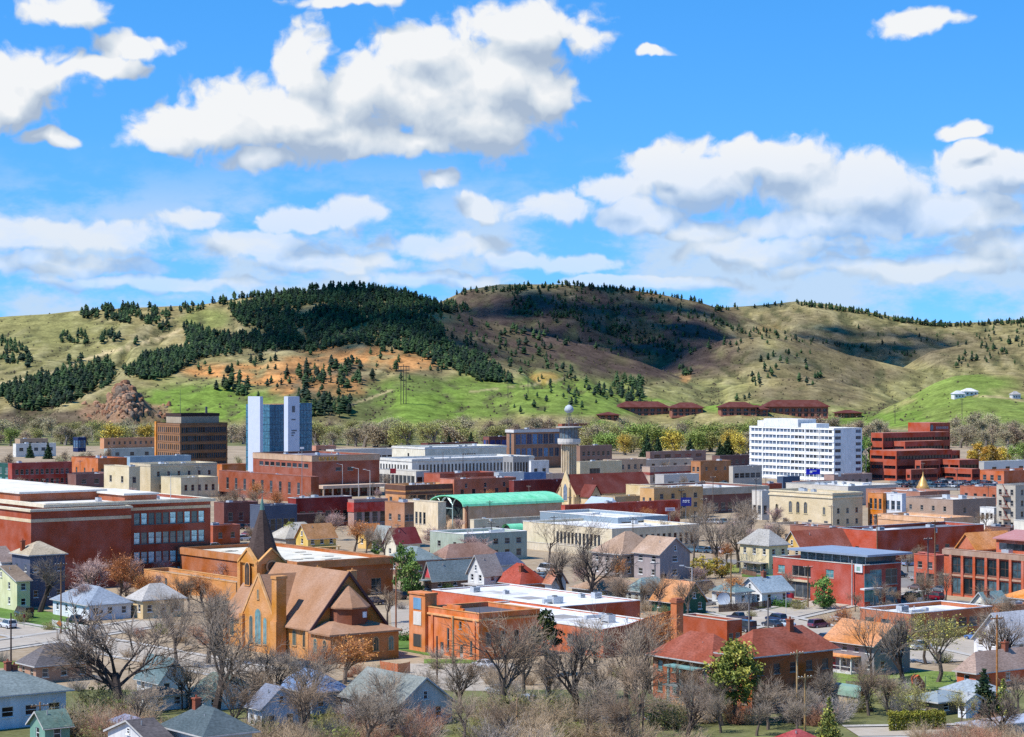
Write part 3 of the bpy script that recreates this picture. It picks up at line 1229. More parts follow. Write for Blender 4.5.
def strip(name, p, q, w, mat, z=.008, kerb=True, mark=False):
    """a straight street between two seen ground points, with kerbs and a painted centre line"""
    z = nz_()
    a, b_ = Vector((*gp(*p), 0)), Vector((*gp(*q), 0))
    d = (b_ - a).normalized()
    n = Vector((-d.y, d.x, 0))
    m0 = MB()
    m0.face([(*(a + n * w / 2).xy, z), (*(a - n * w / 2).xy, z), (*(b_ - n * w / 2).xy, z), (*(b_ + n * w / 2).xy, z)])
    structure(m0.build(name, mat))
    if kerb:
        for s in (-1, 1):
            k = MB()
            e0, e1 = a + n * s * (w / 2 + .08), b_ + n * s * (w / 2 + .08)
            o1 = n * .09
            kh = .11 + nz_() * .3
            for zz in (0,):
                ps = [e0 - o1, e0 + o1, e1 + o1, e1 - o1]
                k.face([(p_.x, p_.y, kh) for p_ in ps])
                for i in range(4):
                    u, v = ps[i], ps[(i + 1) % 4]
                    k.face([(u.x, u.y, 0), (v.x, v.y, 0), (v.x, v.y, kh), (u.x, u.y, kh)])
            structure(k.build('kerb', CONC))
            k = MB()
            e0, e1 = a + n * s * (w / 2 + 1.7), b_ + n * s * (w / 2 + 1.7)
            ps = [e0 - n * .8, e0 + n * .8, e1 + n * .8, e1 - n * .8]
            zz = nz_()
            k.face([(p_.x, p_.y, zz) for p_ in ps])
            structure(k.build('pavement', CONC))
    if mark:
        k = MB()
        L_ = (b_ - a).length
        t = 0
        z = nz_() - .004
        while t < L_ - 3:
            c0, c1 = a + d * t, a + d * (t + 3)
            k.face([(*(c0 + n * .08).xy, z + .004), (*(c0 - n * .08).xy, z + .004), (*(c1 - n * .08).xy, z + .004), (*(c1 + n * .08).xy, z + .004)])
            t += 7.5
        structure(k.build('road_marking', M((.65, .5, .12), 'plain')))


sheet('meadow', [(-200, 446), (1240, 446), (1240, 430.5), (-200, 430.5)], M(C(140, 140, 84, .6), 'grass'))
# lawns and yards of the nearer blocks
sheet('lawn', [(-30, 604), (14, 604), (60, 614), (104, 632), (60, 634), (0, 622), (-30, 618)], LAWN, .012)
sheet('lawn', [(-30, 640), (22, 643), (26, 648), (-30, 650)], M(C(130, 140, 70, .6), 'grass'), .012)
sheet('lawn', [(-30, 661), (26, 661), (26, 668), (-30, 668)], M(C(130, 150, 60, .6), 'grass'), .012)
sheet('lawn', [(-40, 723), (40, 727), (34, 745), (-40, 745)], LAWN, .012)
sheet('lawn', [(398, 636), (430, 636), (430, 656), (398, 650)], LAWN, .012)
sheet('lawn', [(424, 659), (480, 660), (478, 667), (424, 668)], M(C(120, 150, 60, .6), 'grass'), .012)
sheet('lawn', [(832, 668), (905, 670), (955, 672), (958, 694), (900, 700), (832, 690)], M(C(135, 160, 65, .6), 'grass'), .012)
sheet('lawn', [(868, 712), (900, 706), (950, 722), (1000, 724), (1000, 731), (868, 731)], LAWN, .012)
sheet('lawn', [(740, 598), (812, 606), (808, 614), (772, 612), (740, 606)], LAWN, .012)
sheet('lawn', [(742, 571), (800, 572), (802, 579), (742, 577)], LAWN, .012)
sheet('lawn', [(520, 541), (600, 542), (600, 547), (520, 547)], LAWN, .012)
sheet('lawn', [(690, 611), (760, 613), (757, 617), (690, 616)], DRYG, .012)
sheet('lawn', [(0, 690), (1024, 690), (1060, 745), (-40, 745)], M(C(132, 134, 78, .6), 'grass'), .006)
sheet('lawn', [(690, 565), (740, 565), (742, 573), (690, 573)], M(C(165, 170, 70, .6), 'grass'), .012)
# paved lots and drives
sheet('parking_lot', [(390, 606), (432, 606), (440, 632), (392, 634)], PALE, .012)
sheet('parking_lot', [(895, 552), (938, 548), (946, 600), (1024, 604), (1010, 612), (888, 608)], ASPH, .012)
sheet('parking_lot', [(890, 480), (1012, 479), (1010, 490), (890, 491)], ASPH, .012)
sheet('parking_lot', [(408, 664), (520, 664), (520, 692), (404, 690)], PALE, .012)
sheet('parking_lot', [(912, 640), (1000, 636), (986, 660), (905, 662)], PALE, .012)
strip('street', (-80, 612), (250, 673), 9.5, PALE)
strip('street', (-60, 654), (160, 622), 8.5, PALE)
strip('street', (640, 645), (900, 588), 10, PALE, mark=True)
strip('street', (660, 595), (960, 662), 9, PALE)
strip('street', (520, 640), (730, 560), 8, ASPH, kerb=False)
strip('street', (852, 733), (1040, 730), 7, PALE)
# ------------------------------------------------------------------ plants
def rot_dir(d, ang, rnd):
    a = d.orthogonal().normalized()
    a = Matrix.Rotation(rnd.uniform(0, 2 * math.pi), 3, d) @ a
    return (Matrix.Rotation(ang, 3, a) @ d).normalized()


BSP = [.35]
MINR = [.014]


def grow(mb_t, mb_c, p, d, ln, r, lev, maxlev, rnd, kids, tips, split, droop=0.0, wig=.11):
    n = 3 if lev < 2 else 2
    seg = ln / n
    tgt = mb_t if lev <= split else mb_c
    pts = [(p, r)]
    for k in range(n):
        d = (d + Vector((rnd.gauss(0, wig), rnd.gauss(0, wig), rnd.gauss(0, wig * .7) + (.06 if lev > 0 else .02) - droop * lev))).normalized()
        q = p + d * seg
        r1 = r * (.80 if lev < 3 else .62)
        tgt.tube(p, q, r, r1, 6 if lev == 0 else (5 if lev == 1 else 3), 0, cap=False)
        p, r = q, r1
        pts.append((p, r))
    if lev >= maxlev:
        tips.append(p)
        return
    nk = kids[lev]
    for k in range(nk):
        t = .35 + .65 * (k + rnd.random()) / nk if lev > 0 else .55 + .45 * (k + rnd.random()) / nk
        i = min(int(t * n), n - 1)
        f = t * n - i
        pp = pts[i][0].lerp(pts[i + 1][0], f)
        rr = pts[i][1] * (1 - f) + pts[i + 1][1] * f
        ang = rnd.uniform(.35, .85) if lev > 0 else rnd.uniform(.3, .75)
        nd = rot_dir(d, ang, rnd)
        grow(mb_t, mb_c, pp, nd, ln * rnd.uniform(.55, .85) * (1 if lev else 1.0), max(rr * rnd.uniform(.5, .72), MINR[0]), lev + 1, maxlev, rnd, kids, tips, split, droop, wig)


def bare_tree(name, label, cat, seed, h, bark, twig, kids=(5, 4, 4, 5), trunk=.28, r0=.32, buds=None, nb=0, bs=.25, twr=1.0):
    rnd = random.Random(seed)
    t, c = MB(), MB()
    tips = []
    grow(t, c, Vector((0, 0, -.1)), Vector((rnd.gauss(0, .06), rnd.gauss(0, .06), 1)), h * trunk, r0, 0, len(kids), rnd, kids, tips, 2)
    top = max(v[2] for v in c.v)
    k = h / top
    for m_ in (t, c):
        m_.v = [(x * k, y * k, z * k) for x, y, z in m_.v]
    if buds:
        for i in range(nb):
            p = rnd.choice(tips) * k + Vector((rnd.gauss(0, BSP[0]), rnd.gauss(0, BSP[0]), rnd.gauss(0, BSP[0])))
            if BSP[0] > .5 and rnd.random() < .4:
                p = Vector((p.x * 1.05, p.y * 1.05, p.z * rnd.uniform(.2, .9)))
            leaf(c, p, bs * rnd.uniform(.6, 1.4), rnd, 1)
    root = thing(name, label, cat)
    t.build('trunk', M(bark, 'bark'), root)
    c.build('crown', [M(twig, 'bark'), M(buds or twig, 'leaf')], root)
    return root, h


def leaf(mb, p, s, rnd, m=0):
    a = Vector((rnd.gauss(0, 1), rnd.gauss(0, 1), rnd.gauss(0, 1))).normalized()
    b = a.orthogonal().normalized() * s
    c_ = a.cross(b).normalized() * s * rnd.uniform(.5, .9)
    mb.face([p - b, p - c_ * .6, p + b * .9, p + c_], m)


def leafy_tree(name, label, cat, seed, h, wid, bark, cols, clumps=26, per=60, ls=.3, base=.22, shape='round'):
    """trunk and limbs, and a crown of leaf clumps spread through its volume"""
    rnd = random.Random(seed)
    t, c = MB(), MB()
    t.tube((0, 0, -.1), (.05, 0, h * .45), wid * .045 + .05, wid * .03 + .03, 7)
    t.tube((.05, 0, h * .45), (0, .08, h * .82), wid * .03 + .03, .03, 6)
    for i in range(clumps):
        f = rnd.random()
        z = h * (base + (1 - base) * f * .95)
        if shape == 'round':
            rad = wid / 2 * math.sqrt(max(.05, 1 - (2 * f - .95) ** 2))
        elif shape == 'column':
            rad = wid / 2 * min(1, 1.6 * (1 - f) + .15) * min(1, f * 4 + .5)
        else:
            rad = wid / 2 * (1 - f * .95)
        a = rnd.uniform(0, 2 * math.pi)
        rr = rad * math.sqrt(rnd.uniform(.15, 1.0))
        cpt = Vector((rr * math.cos(a), rr * math.sin(a), z))
        if rr > wid * .15:
            t.tube((0, 0, max(h * .15, z - rr * .8)), cpt, .06, .02, 4, cap=False)
        cs = wid * rnd.uniform(.11, .19)
        mi = rnd.randrange(len(cols))
        for k in range(per):
            o = Vector((rnd.gauss(0, 1), rnd.gauss(0, 1), rnd.gauss(0, .8)))
            o = o.normalized() * cs * rnd.uniform(.3, 1.15)
            leaf(c, cpt + o, ls * rnd.uniform(.6, 1.4), rnd, mi)
    root = thing(name, label, cat)
    t.build('trunk', M(bark, 'bark'), root)
    c.build('crown', [M(x, 'leaf') for x in cols], root)
    return root, h


def conifer_tree(name, label, cat, seed, h, wid, bark, cols, tiers=26, ls=.28):
    rnd = random.Random(seed)
    t, c = MB(), MB()
    t.tube((0, 0, -.1), (0, 0, h * .97), wid * .05, .03, 7)
    for i in range(tiers):
        f = i / (tiers - 1)
        z = h * (.08 + .88 * f)
        rad = wid / 2 * (1 - f) ** .85 + .12
        nb = max(5, int(13 * (1 - f) + 4))
        ph = rnd.uniform(0, 6.28)
        for k in range(nb):
            a = ph + 2 * math.pi * k / nb + rnd.gauss(0, .15)
            L_ = rad * rnd.uniform(.72, 1.12)
            tip = Vector((math.cos(a) * L_, math.sin(a) * L_, z - L_ * .28 + rnd.gauss(0, .08)))
            c0 = Vector((0, 0, z))
            t.tube(c0, tip, .035, .012, 3, cap=False)
            m_ = rnd.randrange(len(cols))
            for q in range(max(4, int(L_ * 9))):
                g_ = rnd.uniform(.2, 1.0)
                p = c0.lerp(tip, g_) + Vector((rnd.gauss(0, .1), rnd.gauss(0, .1), rnd.gauss(0, .07))) * (1 + L_ * .4)
                leaf(c, p, ls * rnd.uniform(.6, 1.3), rnd, m_)
    root = thing(name, label, cat)
    t.build('trunk', M(bark, 'bark'), root)
    c.build('crown', [M(x, 'leaf') for x in cols], root)
    return root, h


def bare_shrub(name, label, cat, seed, h, wid, col, stems=55, buds=None, nb=0):
    rnd = random.Random(seed)
    c = MB()
    for i in range(stems):
        a, q = rnd.uniform(0, 6.28), math.sqrt(rnd.random())
        p = Vector((math.cos(a) * q * wid * .22, math.sin(a) * q * wid * .22, 0))
        d = Vector((math.cos(a) * q * .75, math.sin(a) * q * .75, 1)).normalized()
        L_ = h * rnd.uniform(.45, .95)
        r = .028
        for k in range(3):
            d = (d + Vector((rnd.gauss(0, .16), rnd.gauss(0, .16), rnd.gauss(0, .08)))).normalized()
            e = p + d * L_ / 3
            c.tube(p, e, r, r * .7, 3, cap=False)
            for j in range(4):
                dd = rot_dir(d, rnd.uniform(.3, .9), rnd)
                s = p.lerp(e, rnd.random())
                e2 = s + dd * L_ * .22
                c.tube(s, e2, r * .6, r * .35, 3, cap=False)
                for jj in range(2):
                    d3 = rot_dir(dd, rnd.uniform(.3, .9), rnd)
                    s3 = s.lerp(e2, rnd.uniform(.3, 1))
                    c.tube(s3, s3 + d3 * L_ * .13, r * .42, r * .25, 3, cap=False)
            p, r = e, r * .7
    if buds:
        for i in range(nb):
            a, q = rnd.uniform(0, 6.28), math.sqrt(rnd.random())
            leaf(c, Vector((math.cos(a) * q * wid * .5, math.sin(a) * q * wid * .5, h * rnd.uniform(.1, .9) * (1 - q * .3))), rnd.uniform(.1, .2), rnd, 1)
    o = c.build(name, [M(col, 'bark'), M(buds or col, 'leaf')])
    tag(o, label, cat)
    return o, h


def pine_mesh(seed, n=7, lean=0):
    rnd = random.Random(seed)
    b = MB()
    b.tube((0, 0, -1), (0, 0, 9), .28, .05, 4, 1, cap=False)
    tiers = rnd.choice([5, 6, 6, 7])
    low = rnd.choice([1.0, 1.4, 2.6])
    for i in range(tiers):
        f = i / tiers
        z0 = low + (9.2 - low) * f
        r_ = 2.3 * (1 - f ** 1.6) ** .9 * (.75 + .25 * min(1, f * 4)) * rnd.uniform(.8, 1.15) + .25
        z1 = z0 + 2.3 * (1 - f * .4)
        base = len(b.v)
        k = 7
        ph = rnd.uniform(0, 6)
        cx, cy = rnd.gauss(0, .18), rnd.gauss(0, .18)
        b.v.append((cx * .3, cy * .3, z1))
        for j in range(k):
            t = ph + 2 * math.pi * j / k
            rr = r_ * rnd.uniform(.8, 1.55)
            b.v.append((cx + rr * math.cos(t), cy + rr * math.sin(t), z0 + rnd.uniform(-.5, .45)))
        for j in range(k):
            b.f.append((base, base + 1 + j, base + 1 + (j + 1) % k))
            b.m.append(0)
        b.f.append(tuple(base + 1 + j for j in reversed(range(k))))
        b.m.append(0)
    return b


PINE_M = [M(C(46, 68, 36, .8), 'leaf', var=.35), M((.08, .055, .04), 'bark'), M(C(64, 86, 44, .8), 'leaf', var=.35), M(C(40, 58, 40, .75), 'leaf', var=.35)]
PINE_M2 = [PINE_M[2], PINE_M[1]]
PINE_M3 = [PINE_M[3], PINE_M[1]]
pines = [pine_mesh(s) for s in range(9)]
pine_me = [b.mesh('pine_tree', [PINE_M, PINE_M2, PINE_M3][i % 3]) for i, b in enumerate(pines)]


def inpoly(x, y, poly):
    c = False
    j = len(poly) - 1
    for i in range(len(poly)):
        xi, yi = poly[i]
        xj, yj = poly[j]
        if (yi > y) != (yj > y) and x < (xj - xi) * (y - yi) / (yj - yi + 1e-9) + xi:
            c = not c
        j = i
    return c


rp = random.Random(11)
SITES = []     # (point, size, label)


def zl(lst):    # half-size coordinates of an enlarged crop
    return [(x / 2, 250 + y / 2) for x, y in lst]


def zr_(lst):
    return [(512 + x / 2, 250 + y / 2) for x, y in lst]


def forest(poly, per, size, label, clump=0.0, ymax=None):
    xs = [p[0] for p in poly]
    ys = [p[1] for p in poly]
    area = (max(xs) - min(xs)) * (max(ys) - min(ys))
    n = int(area / per * 1.65)
    for i in range(n):
        x, y = rp.uniform(min(xs), max(xs)), rp.uniform(min(ys), max(ys))
        if not inpoly(x, y, poly):
            continue
        if clump and mnoise.noise(Vector((x * .055, y * .13, 3.3))) < clump:
            continue
        h = drop(x, y)
        if h is None:
            continue
        SITES.append((h, size * rp.uniform(.42, 1.05), label))


L_PEAK = 'dark pine in the dense wood that covers the left peak'
L_BAND = 'deep green pine in the band of wood above the orange bare soil'
L_LEFT = 'pine on the grassy left slope beside the dirt track'
L_LOW = 'dark pine in the wood at the foot of the left hill beside the outcrop'
L_SOIL = 'lone pine standing on the orange bare soil or the scrub below it'
L_MID = 'pine scattered down the green spur to the right of the left peak'
L_DARK = 'pine on the shadowed brown middle hill'
L_FAR = 'pine strung along the ridges and dry slopes of the far right hills'
forest(zl([(405, 104), (450, 92), (560, 84), (620, 76), (690, 66), (780, 78), (880, 100), (935, 112), (940, 125), (870, 132), (800, 124), (700, 134), (600, 152), (540, 166), (480, 150), (450, 112)]), 6.0, 1.0, L_PEAK, -.45)
forest(zl([(380, 160), (480, 176), (560, 160), (700, 130), (820, 125), (880, 150), (900, 190), (1000, 240), (1030, 268), (960, 264), (880, 228), (780, 195), (700, 188), (640, 205), (560, 200), (470, 212), (400, 218), (330, 260), (300, 262), (250, 252), (245, 235), (300, 210), (370, 200)]), 6.2, 1.0, L_BAND, -.38)
forest(zl([(148, 112), (250, 116), (310, 120), (322, 150), (262, 148), (150, 134)]), 7, 1.0, L_LEFT, -.2)
forest(zl([(310, 125), (420, 100), (440, 112), (330, 140)]), 12, .85, L_LEFT, -.1)
for poly in ([(118, 172), (175, 168), (178, 192), (118, 186)], [(200, 172), (240, 168), (240, 186), (200, 188)], [(0, 180), (40, 190), (66, 220), (60, 236), (0, 226)], [(135, 225), (165, 215), (168, 240), (135, 240)], [(180, 225), (206, 222), (206, 238), (180, 244)], [(365, 150), (398, 148), (400, 175), (372, 176)], [(265, 180), (275, 182), (274, 194), (265, 194)], [(318, 148), (340, 152), (340, 166), (318, 166)]):
    forest(zl(poly), 14, 1.0, L_LEFT)
forest(zl([(0, 285), (60, 262), (100, 250), (160, 240), (220, 226), (235, 246), (220, 270), (170, 295), (100, 322), (40, 322), (0, 300)]), 8.5, 1.1, L_LOW, -.35)
forest(zl([(330, 230), (500, 215), (640, 208), (760, 200), (860, 215), (900, 250), (760, 270), (640, 280), (480, 300), (440, 290)]), 150, 1.15, L_SOIL)
forest(zl([(440, 264), (500, 262), (505, 292), (440, 290)]), 30, 1.2, L_SOIL)
forest(zl([(590, 225), (700, 240), (705, 335), (600, 335)]), 70, 1.25, L_SOIL)
forest(zl([(620, 310), (700, 300), (704, 336), (625, 336)]), 35, 1.35, L_SOIL)
forest(zl([(860, 220), (1024, 250), (1010, 270), (870, 245)]), 60, 1.0, L_BAND)
forest(zl([(870, 130), (1024, 160), (1024, 250), (960, 240), (900, 180)]), 70, .9, L_MID)
forest(zr_([(0, 155), (60, 180), (120, 240), (160, 270), (250, 290), (260, 310), (170, 290), (90, 250), (0, 200)]), 45, 1.0, L_MID)
forest(zr_([(200, 265), (262, 255), (262, 312), (210, 310)]), 26, 1.25, L_MID)
forest(zr_([(335, 238), (366, 232), (366, 252), (335, 252)]), 20, 1.0, L_MID)
forest(zr_([(0, 200), (200, 300), (260, 320), (0, 330)]), 300, .9, L_MID)
forest(zr_([(0, 74), (60, 76), (150, 125), (230, 158), (330, 196), (325, 206), (220, 180), (120, 140), (0, 130)]), 14, .85, L_DARK, -.2)
forest(zr_([(330, 110), (440, 150), (600, 180), (800, 208), (800, 214), (600, 190), (440, 165), (330, 130)]), 24, .85, L_DARK)
forest(zr_([(0, 68), (200, 78), (400, 110), (440, 200), (300, 230), (100, 190), (0, 150)]), 70, .9, L_DARK)
for (xa, ya, xb, yb) in [(455, 290, 560, 282), (560, 282, 660, 290), (660, 290, 705, 299)]:
    for k in range(int((xb - xa) * .55)):
        t = rp.random()
        h = drop(xa + (xb - xa) * t, ya + (yb - ya) * t + rp.uniform(2.5, 6))
        if h:
            SITES.append((h, rp.uniform(.55, 1.0), L_DARK))
for (xa, ya, xb, yb, dn) in [(715, 308, 800, 302, .25), (800, 302, 860, 310, .9), (860, 310, 900, 319, .6), (900, 319, 945, 324, 1.2), (945, 324, 1024, 320, .7)]:
    for k in range(int((xb - xa) * dn)):
        t = rp.random()
        h = drop(xa + (xb - xa) * t, ya + (yb - ya) * t + rp.uniform(1.5, 4))
        if h:
            SITES.append((h, rp.uniform(.7, 1.15), L_FAR))
forest(zr_([(420, 160), (560, 170), (640, 230), (600, 290), (480, 240), (430, 190)]), 170, 1.0, L_FAR)
forest(zr_([(480, 245), (520, 240), (520, 275), (480, 272)]), 45, 1.1, L_FAR)
forest(zr_([(640, 130), (1024, 160), (1024, 230), (850, 230), (700, 190)]), 330, 1.05, L_FAR)
forest(zr_([(930, 155), (1024, 140), (1024, 200), (960, 225), (880, 240), (900, 225)]), 60, 1.0, L_FAR)
forest(zr_([(0, 250), (250, 300), (400, 290), (500, 300), (300, 320), (0, 320)]), 420, .9, L_MID)
# the 300 that show largest are things of their own, the rest is one wood
order = sorted(range(len(SITES)), key=lambda i: SITES[i][0].y / SITES[i][1])
GRP = {L_PEAK: 'pines on the left peak', L_BAND: 'pines above the orange soil', L_LEFT: 'pines on the left slope', L_LOW: 'pines at the foot of the left hill', L_SOIL: 'pines on the orange soil',
       L_MID: 'pines on the green spur', L_DARK: 'pines on the middle hill', L_FAR: 'pines on the far right hills'}
fv, ff, fm = [], [], []
NPIECE = 0
for rank, i in enumerate(order):
    p, s, lb = SITES[i]
    k = rp.randrange(9)
    a = rp.uniform(0, 6.28)
    wx = s * rp.uniform(.85, 1.2)
    if rank < 298:
        o = link('pine_tree', pine_me[k], None, (p.x, p.y, p.z - .3), a)
        o.scale = (wx, wx, s)
        tag(o, lb, 'tree', GRP[lb])
    else:
        b0 = sum(len(x) for x in fv)
        va = np.array(pines[k].v)
        ca_, sa_ = math.cos(a), math.sin(a)
        fv.append(np.stack([(va[:, 0] * ca_ - va[:, 1] * sa_) * wx + p.x, (va[:, 0] * sa_ + va[:, 1] * ca_) * wx + p.y, va[:, 2] * s + p.z - .3], 1))
        ff.append((NPIECE, k))
        NPIECE += len(va)
allv = np.concatenate(fv)
polys, pm = [], []
for (b0, k) in ff:
    for f_, m_ in zip(pines[k].f, pines[k].m):
        polys.append(tuple(b0 + q for q in f_))
        pm.append(m_ if m_ == 1 else (0, 2, 3)[(b0 // 7) % 3])
me = bpy.data.meshes.new('pine_forest')
me.from_pydata([tuple(v) for v in allv], [], polys)
for m_ in PINE_M:
    me.materials.append(m_)
me.polygons.foreach_set('material_index', pm)
structure(link('pine_forest', me), 'stuff')['label'] = 'dark pine wood and scattered pines spread over the hills behind the town'
# low brush in the draws and over the dry slopes, too many to count
bv, bf = [], []
rz2 = np.random.RandomState(5)
wgt = (draw * 1.0 + np.clip(scrub, 0, 1) * .5 + .04) * (YY < 3900) * (SX > -60) * (SX < 1090) * (HZ > 4)
pr = (wgt / wgt.sum()).ravel()
pick = rz2.choice(len(pr), 9000, p=pr)
jx, jy = rz2.uniform(-1, 1, 9000), rz2.uniform(-4, 4, 9000)
for q, dx_, dy_ in zip(pick, jx, jy):
    i_, j_ = divmod(int(q), nc_)
    x_, y_ = HX[i_, j_] + dx_, YY[i_, j_] + dy_
    h_ = HILL_TREE.ray_cast(Vector((x_, y_, 400)), Vector((0, 0, -1)))[0]
    if h_ is None:
        continue
    r_ = rp.uniform(.5, 1.5)
    b0 = len(bv)
    for k in range(5):
        t_ = k * 1.257 + rp.random()
        bv.append((x_ + r_ * math.cos(t_) * rp.uniform(.6, 1.2), y_ + r_ * math.sin(t_) * rp.uniform(.6, 1.2), h_.z + r_ * rp.uniform(-.1, .4)))
    bv.append((x_, y_, h_.z + r_ * rp.uniform(.8, 1.4)))
    for k in range(5):
        bf.append((b0 + k, b0 + (k + 1) % 5, b0 + 5))
me = bpy.data.meshes.new('hill_brush')
me.from_pydata(bv, [], bf)
me.materials.append(M(C(104, 98, 60, .6), 'leaf'))
me.materials.append(M(C(92, 78, 62, .6), 'leaf'))
me.polygons.foreach_set('material_index', [(i // 5) % 2 for i in range(len(bf))])
structure(link('hill_brush', me), 'stuff')['label'] = 'low brown and olive brush scattered over the hill slopes'
# ------------------------------------------------------------------ far and middle buildings
BRICK = C(178, 88, 58)
REDB = C(190, 70, 50)
DKRED = C(150, 45, 40)
TANW = C(222, 190, 140)
CREAM = C(238, 222, 180)
WHITE = C(245, 243, 236)
GREYW = C(190, 188, 184)
ORB = C(226, 132, 62)
BROWN = C(150, 98, 62)
WROOF = C(238, 235, 228)
GROOF = C(200, 192, 180)
TEALG = (.05, .13, .14)
BLUEG = (.03, .09, .16)

# --- hillside motel and the white farm houses
MAROON = C(112, 60, 52)


def hill_base(px, py):
    h = drop(px, py)
    return h if h is not None else Vector(((px - 512) / F * 1700, 1700, 8))


def motel(label, xl, xr, ytop, ybase, seed):
    h = hill_base((xl + xr) / 2, ybase)
    s = F / h.y
    Wd = (xr - xl) / s
    hh = (ybase - ytop) / s
    t = thing('motel', label, 'motel', (h.x - Wd / 2, h.y, h.z - 1.5), R(4), 'motel buildings on the hillside')
    dp = 16
    ops = []
    n = max(2, int(Wd / 5))
    he = hh * .58 + 1.5
    for st in range(2):
        for k in range(n):
            a = Wd * (k + .2) / n
            ops.append((a, a + Wd / n * .6, 1.8 + st * (he - 1.6) / 2, 1.8 + st * (he - 1.6) / 2 + (he - 1.6) / 2 * .68))
    mb = MB()
    facade(mb, 'R', Wd, dp, he, ops, rec=1.2)
    mb.face([(0, 0, 0), (0, dp, 0), (0, dp, he), (0, 0, he)])
    mb.face([(Wd, 0, 0), (Wd, dp, 0), (Wd, dp, he), (Wd, 0, he)])
    mb.face([(0, dp, 0), (Wd, dp, 0), (Wd, dp, he), (0, dp, he)])
    mb.build('wall', M(C(170, 100, 75), 'plain'), t)
    for (a, b, c_, d) in ops:
        w = MB()
        w.box(a + .02, 1.05, c_ + .02, b - .02, 1.15, d - .02)
        w.box(a + (b - a) * .5 - .1, .98, c_ + .02, a + (b - a) * .5 + .1, 1.04, d - .02, 1)
        w.build('window', [GLASS(DARKG), M(FRAME)], t)
    rm = roof_mesh('hip', Wd, dp, he, he + hh * .42, 1.6, .5)
    rm.build('roof', M(MAROON, 'shingle'), t)
    return t


motel('long two storey motel with maroon roof, leftmost on the hillside', 617, 669, 401.5, 416, 1)
motel('smaller maroon roofed motel block with deep dark balconies, second from the left', 672, 703, 402.5, 416, 2)
motel('maroon roofed motel block in the middle of the hillside row', 721, 757, 402, 415.5, 3)
motel('low maroon roofed link building beside the biggest motel block', 748, 768, 405, 416, 4)
motel('biggest maroon roofed motel block, above the white hotel', 765, 829, 400, 417, 5)
motel('tiny maroon roofed pavilion right of the biggest motel block', 838, 862, 410, 418, 6)
motel('low maroon roofed lodge at the left foot of the motel row', 600, 619, 412, 420, 7)


def farm(label, px, py, wpx, col, roofc):
    h = hill_base(px, py)
    s = F / h.y
    W = wpx / s
    t = thing('farmhouse', label, 'house', (h.x - W / 2, h.y, h.z - .8), R(15))
    D = W * .7
    He, Hr = 4.6, 7.6
    mb = MB()
    ops = [(W * .15, W * .3, 2, 3.6), (W * .45, W * .6, 2, 3.6), (W * .75, W * .88, 2, 3.6)]
    facade(mb, 'R', W, D, He, ops)
    mb.face([(0, 0, 0), (0, D, 0), (0, D, He), (0, 0, He)])
    mb.face([(W, 0, 0), (W, D, 0), (W, D, He), (W, 0, He)])
    mb.build('wall', M(col), t)
    for a, b, c_, d in ops:
        place_on('R', window_mesh(b - a, d - c_, 1, 1, (.7, .7, .7), DARKG, False), (a + b) / 2, c_, t)
    roof_mesh('hip', W, D, He, Hr, .6).build('roof', M(roofc, 'shingle'), t)
    return t


farm('white farmhouse with pale roof high on the bright green right hill', 972, 396, 15, WHITE, C(225, 225, 222))
farm('small white shed on the green right hill, left of the white farmhouse', 960, 398.5, 11, WHITE, C(215, 218, 222))
farm('little white building at the right picture edge on the green hill', 1017, 399, 9, C(225, 225, 225), C(180, 175, 170))
farm('small white house with orange roof beyond the yellow willows', 956, 446, 8, WHITE, C(205, 150, 100))

# --- far left rank
block('low white warehouse in front of the leafless trees at the far left', 16, 13, 56, 457, 444, WHITE, WROOF, wins=[('R', 5, 2.5, .45, .25)], units=2)
block('low tan building with a white roof behind the far left warehouse', 20, 15, 48, 449, 439, C(200, 170, 140), WROOF, units=1, wins=[('R', 4, 2, .4, .3)])
block('dark blue glass block among the leafless trees at the left', 78, 73, 86, 452, 437.5, C(40, 60, 110), C(60, 70, 90), units=1, wins=[('R', 3, 2.5, .3, .5), ('L', 2, 2.5, .3, .5)], gcol=BLUEG)
block('long low peach building with a row of small windows left of the brown office tower', 104, 100, 156, 449, 438.5, C(232, 160, 108), WROOF, wins=[('R', 9, 1.4, .42, .28)], units=3)
block('white roofed shed in front of the long peach building', 108, 104, 156, 459, 449, C(190, 200, 195), WHITE, units=1, wins=[('R', 3, 2.5, .3, .35)])
block('dark teal glass building cut off by the left picture edge', 10.5, -10, 14, 487, 464, C(40, 100, 95), C(90, 110, 105), gcol=TEALG, wins=[('L', 3, 3, .55, .3), ('L', 3, 3, .12, .3)], units=1)
block('long dark red brick building with two rows of windows at the far left', 12, 8, 72, 489, 463.5, C(190, 78, 66), C(170, 120, 110), wins=[('R', 11, 1.4, .56, .2), ('R', 11, 1.4, .18, .2)], units=3)
block('orange brick building with a darker right wall beside the dark red one', 98, 71.5, 127, 481, 458.5, C(222, 120, 52), C(200, 170, 150), wins=[('L', 3, 1.5, .3, .25), ('R', 4, 1.5, .3, .25)], units=3, cap=C(190, 100, 60))
block('flat dark grey annex behind the brick school', 76, 58, 117, 488, 474.5, C(150, 105, 100), C(225, 222, 216), units=2, wins=[('R', 3, 2.2, .3, .35)])
block('blue grey building with pale roof in front of the brown office tower', 130, 124, 191, 474, 457, C(150, 185, 210), WROOF, units=2, wins=[('R', 3, 3, .4, .25)])
block('large cream building with a tan right wall behind the brick school', 150.5, 130, 217, 496, 464.5, C(236, 214, 172), WROOF, wins=[('R', 6, 1.2, .62, .15), ('R', 4, 1.2, .2, .15)], units=5, bands=[(.93, .98, .12, C(226, 206, 168))])
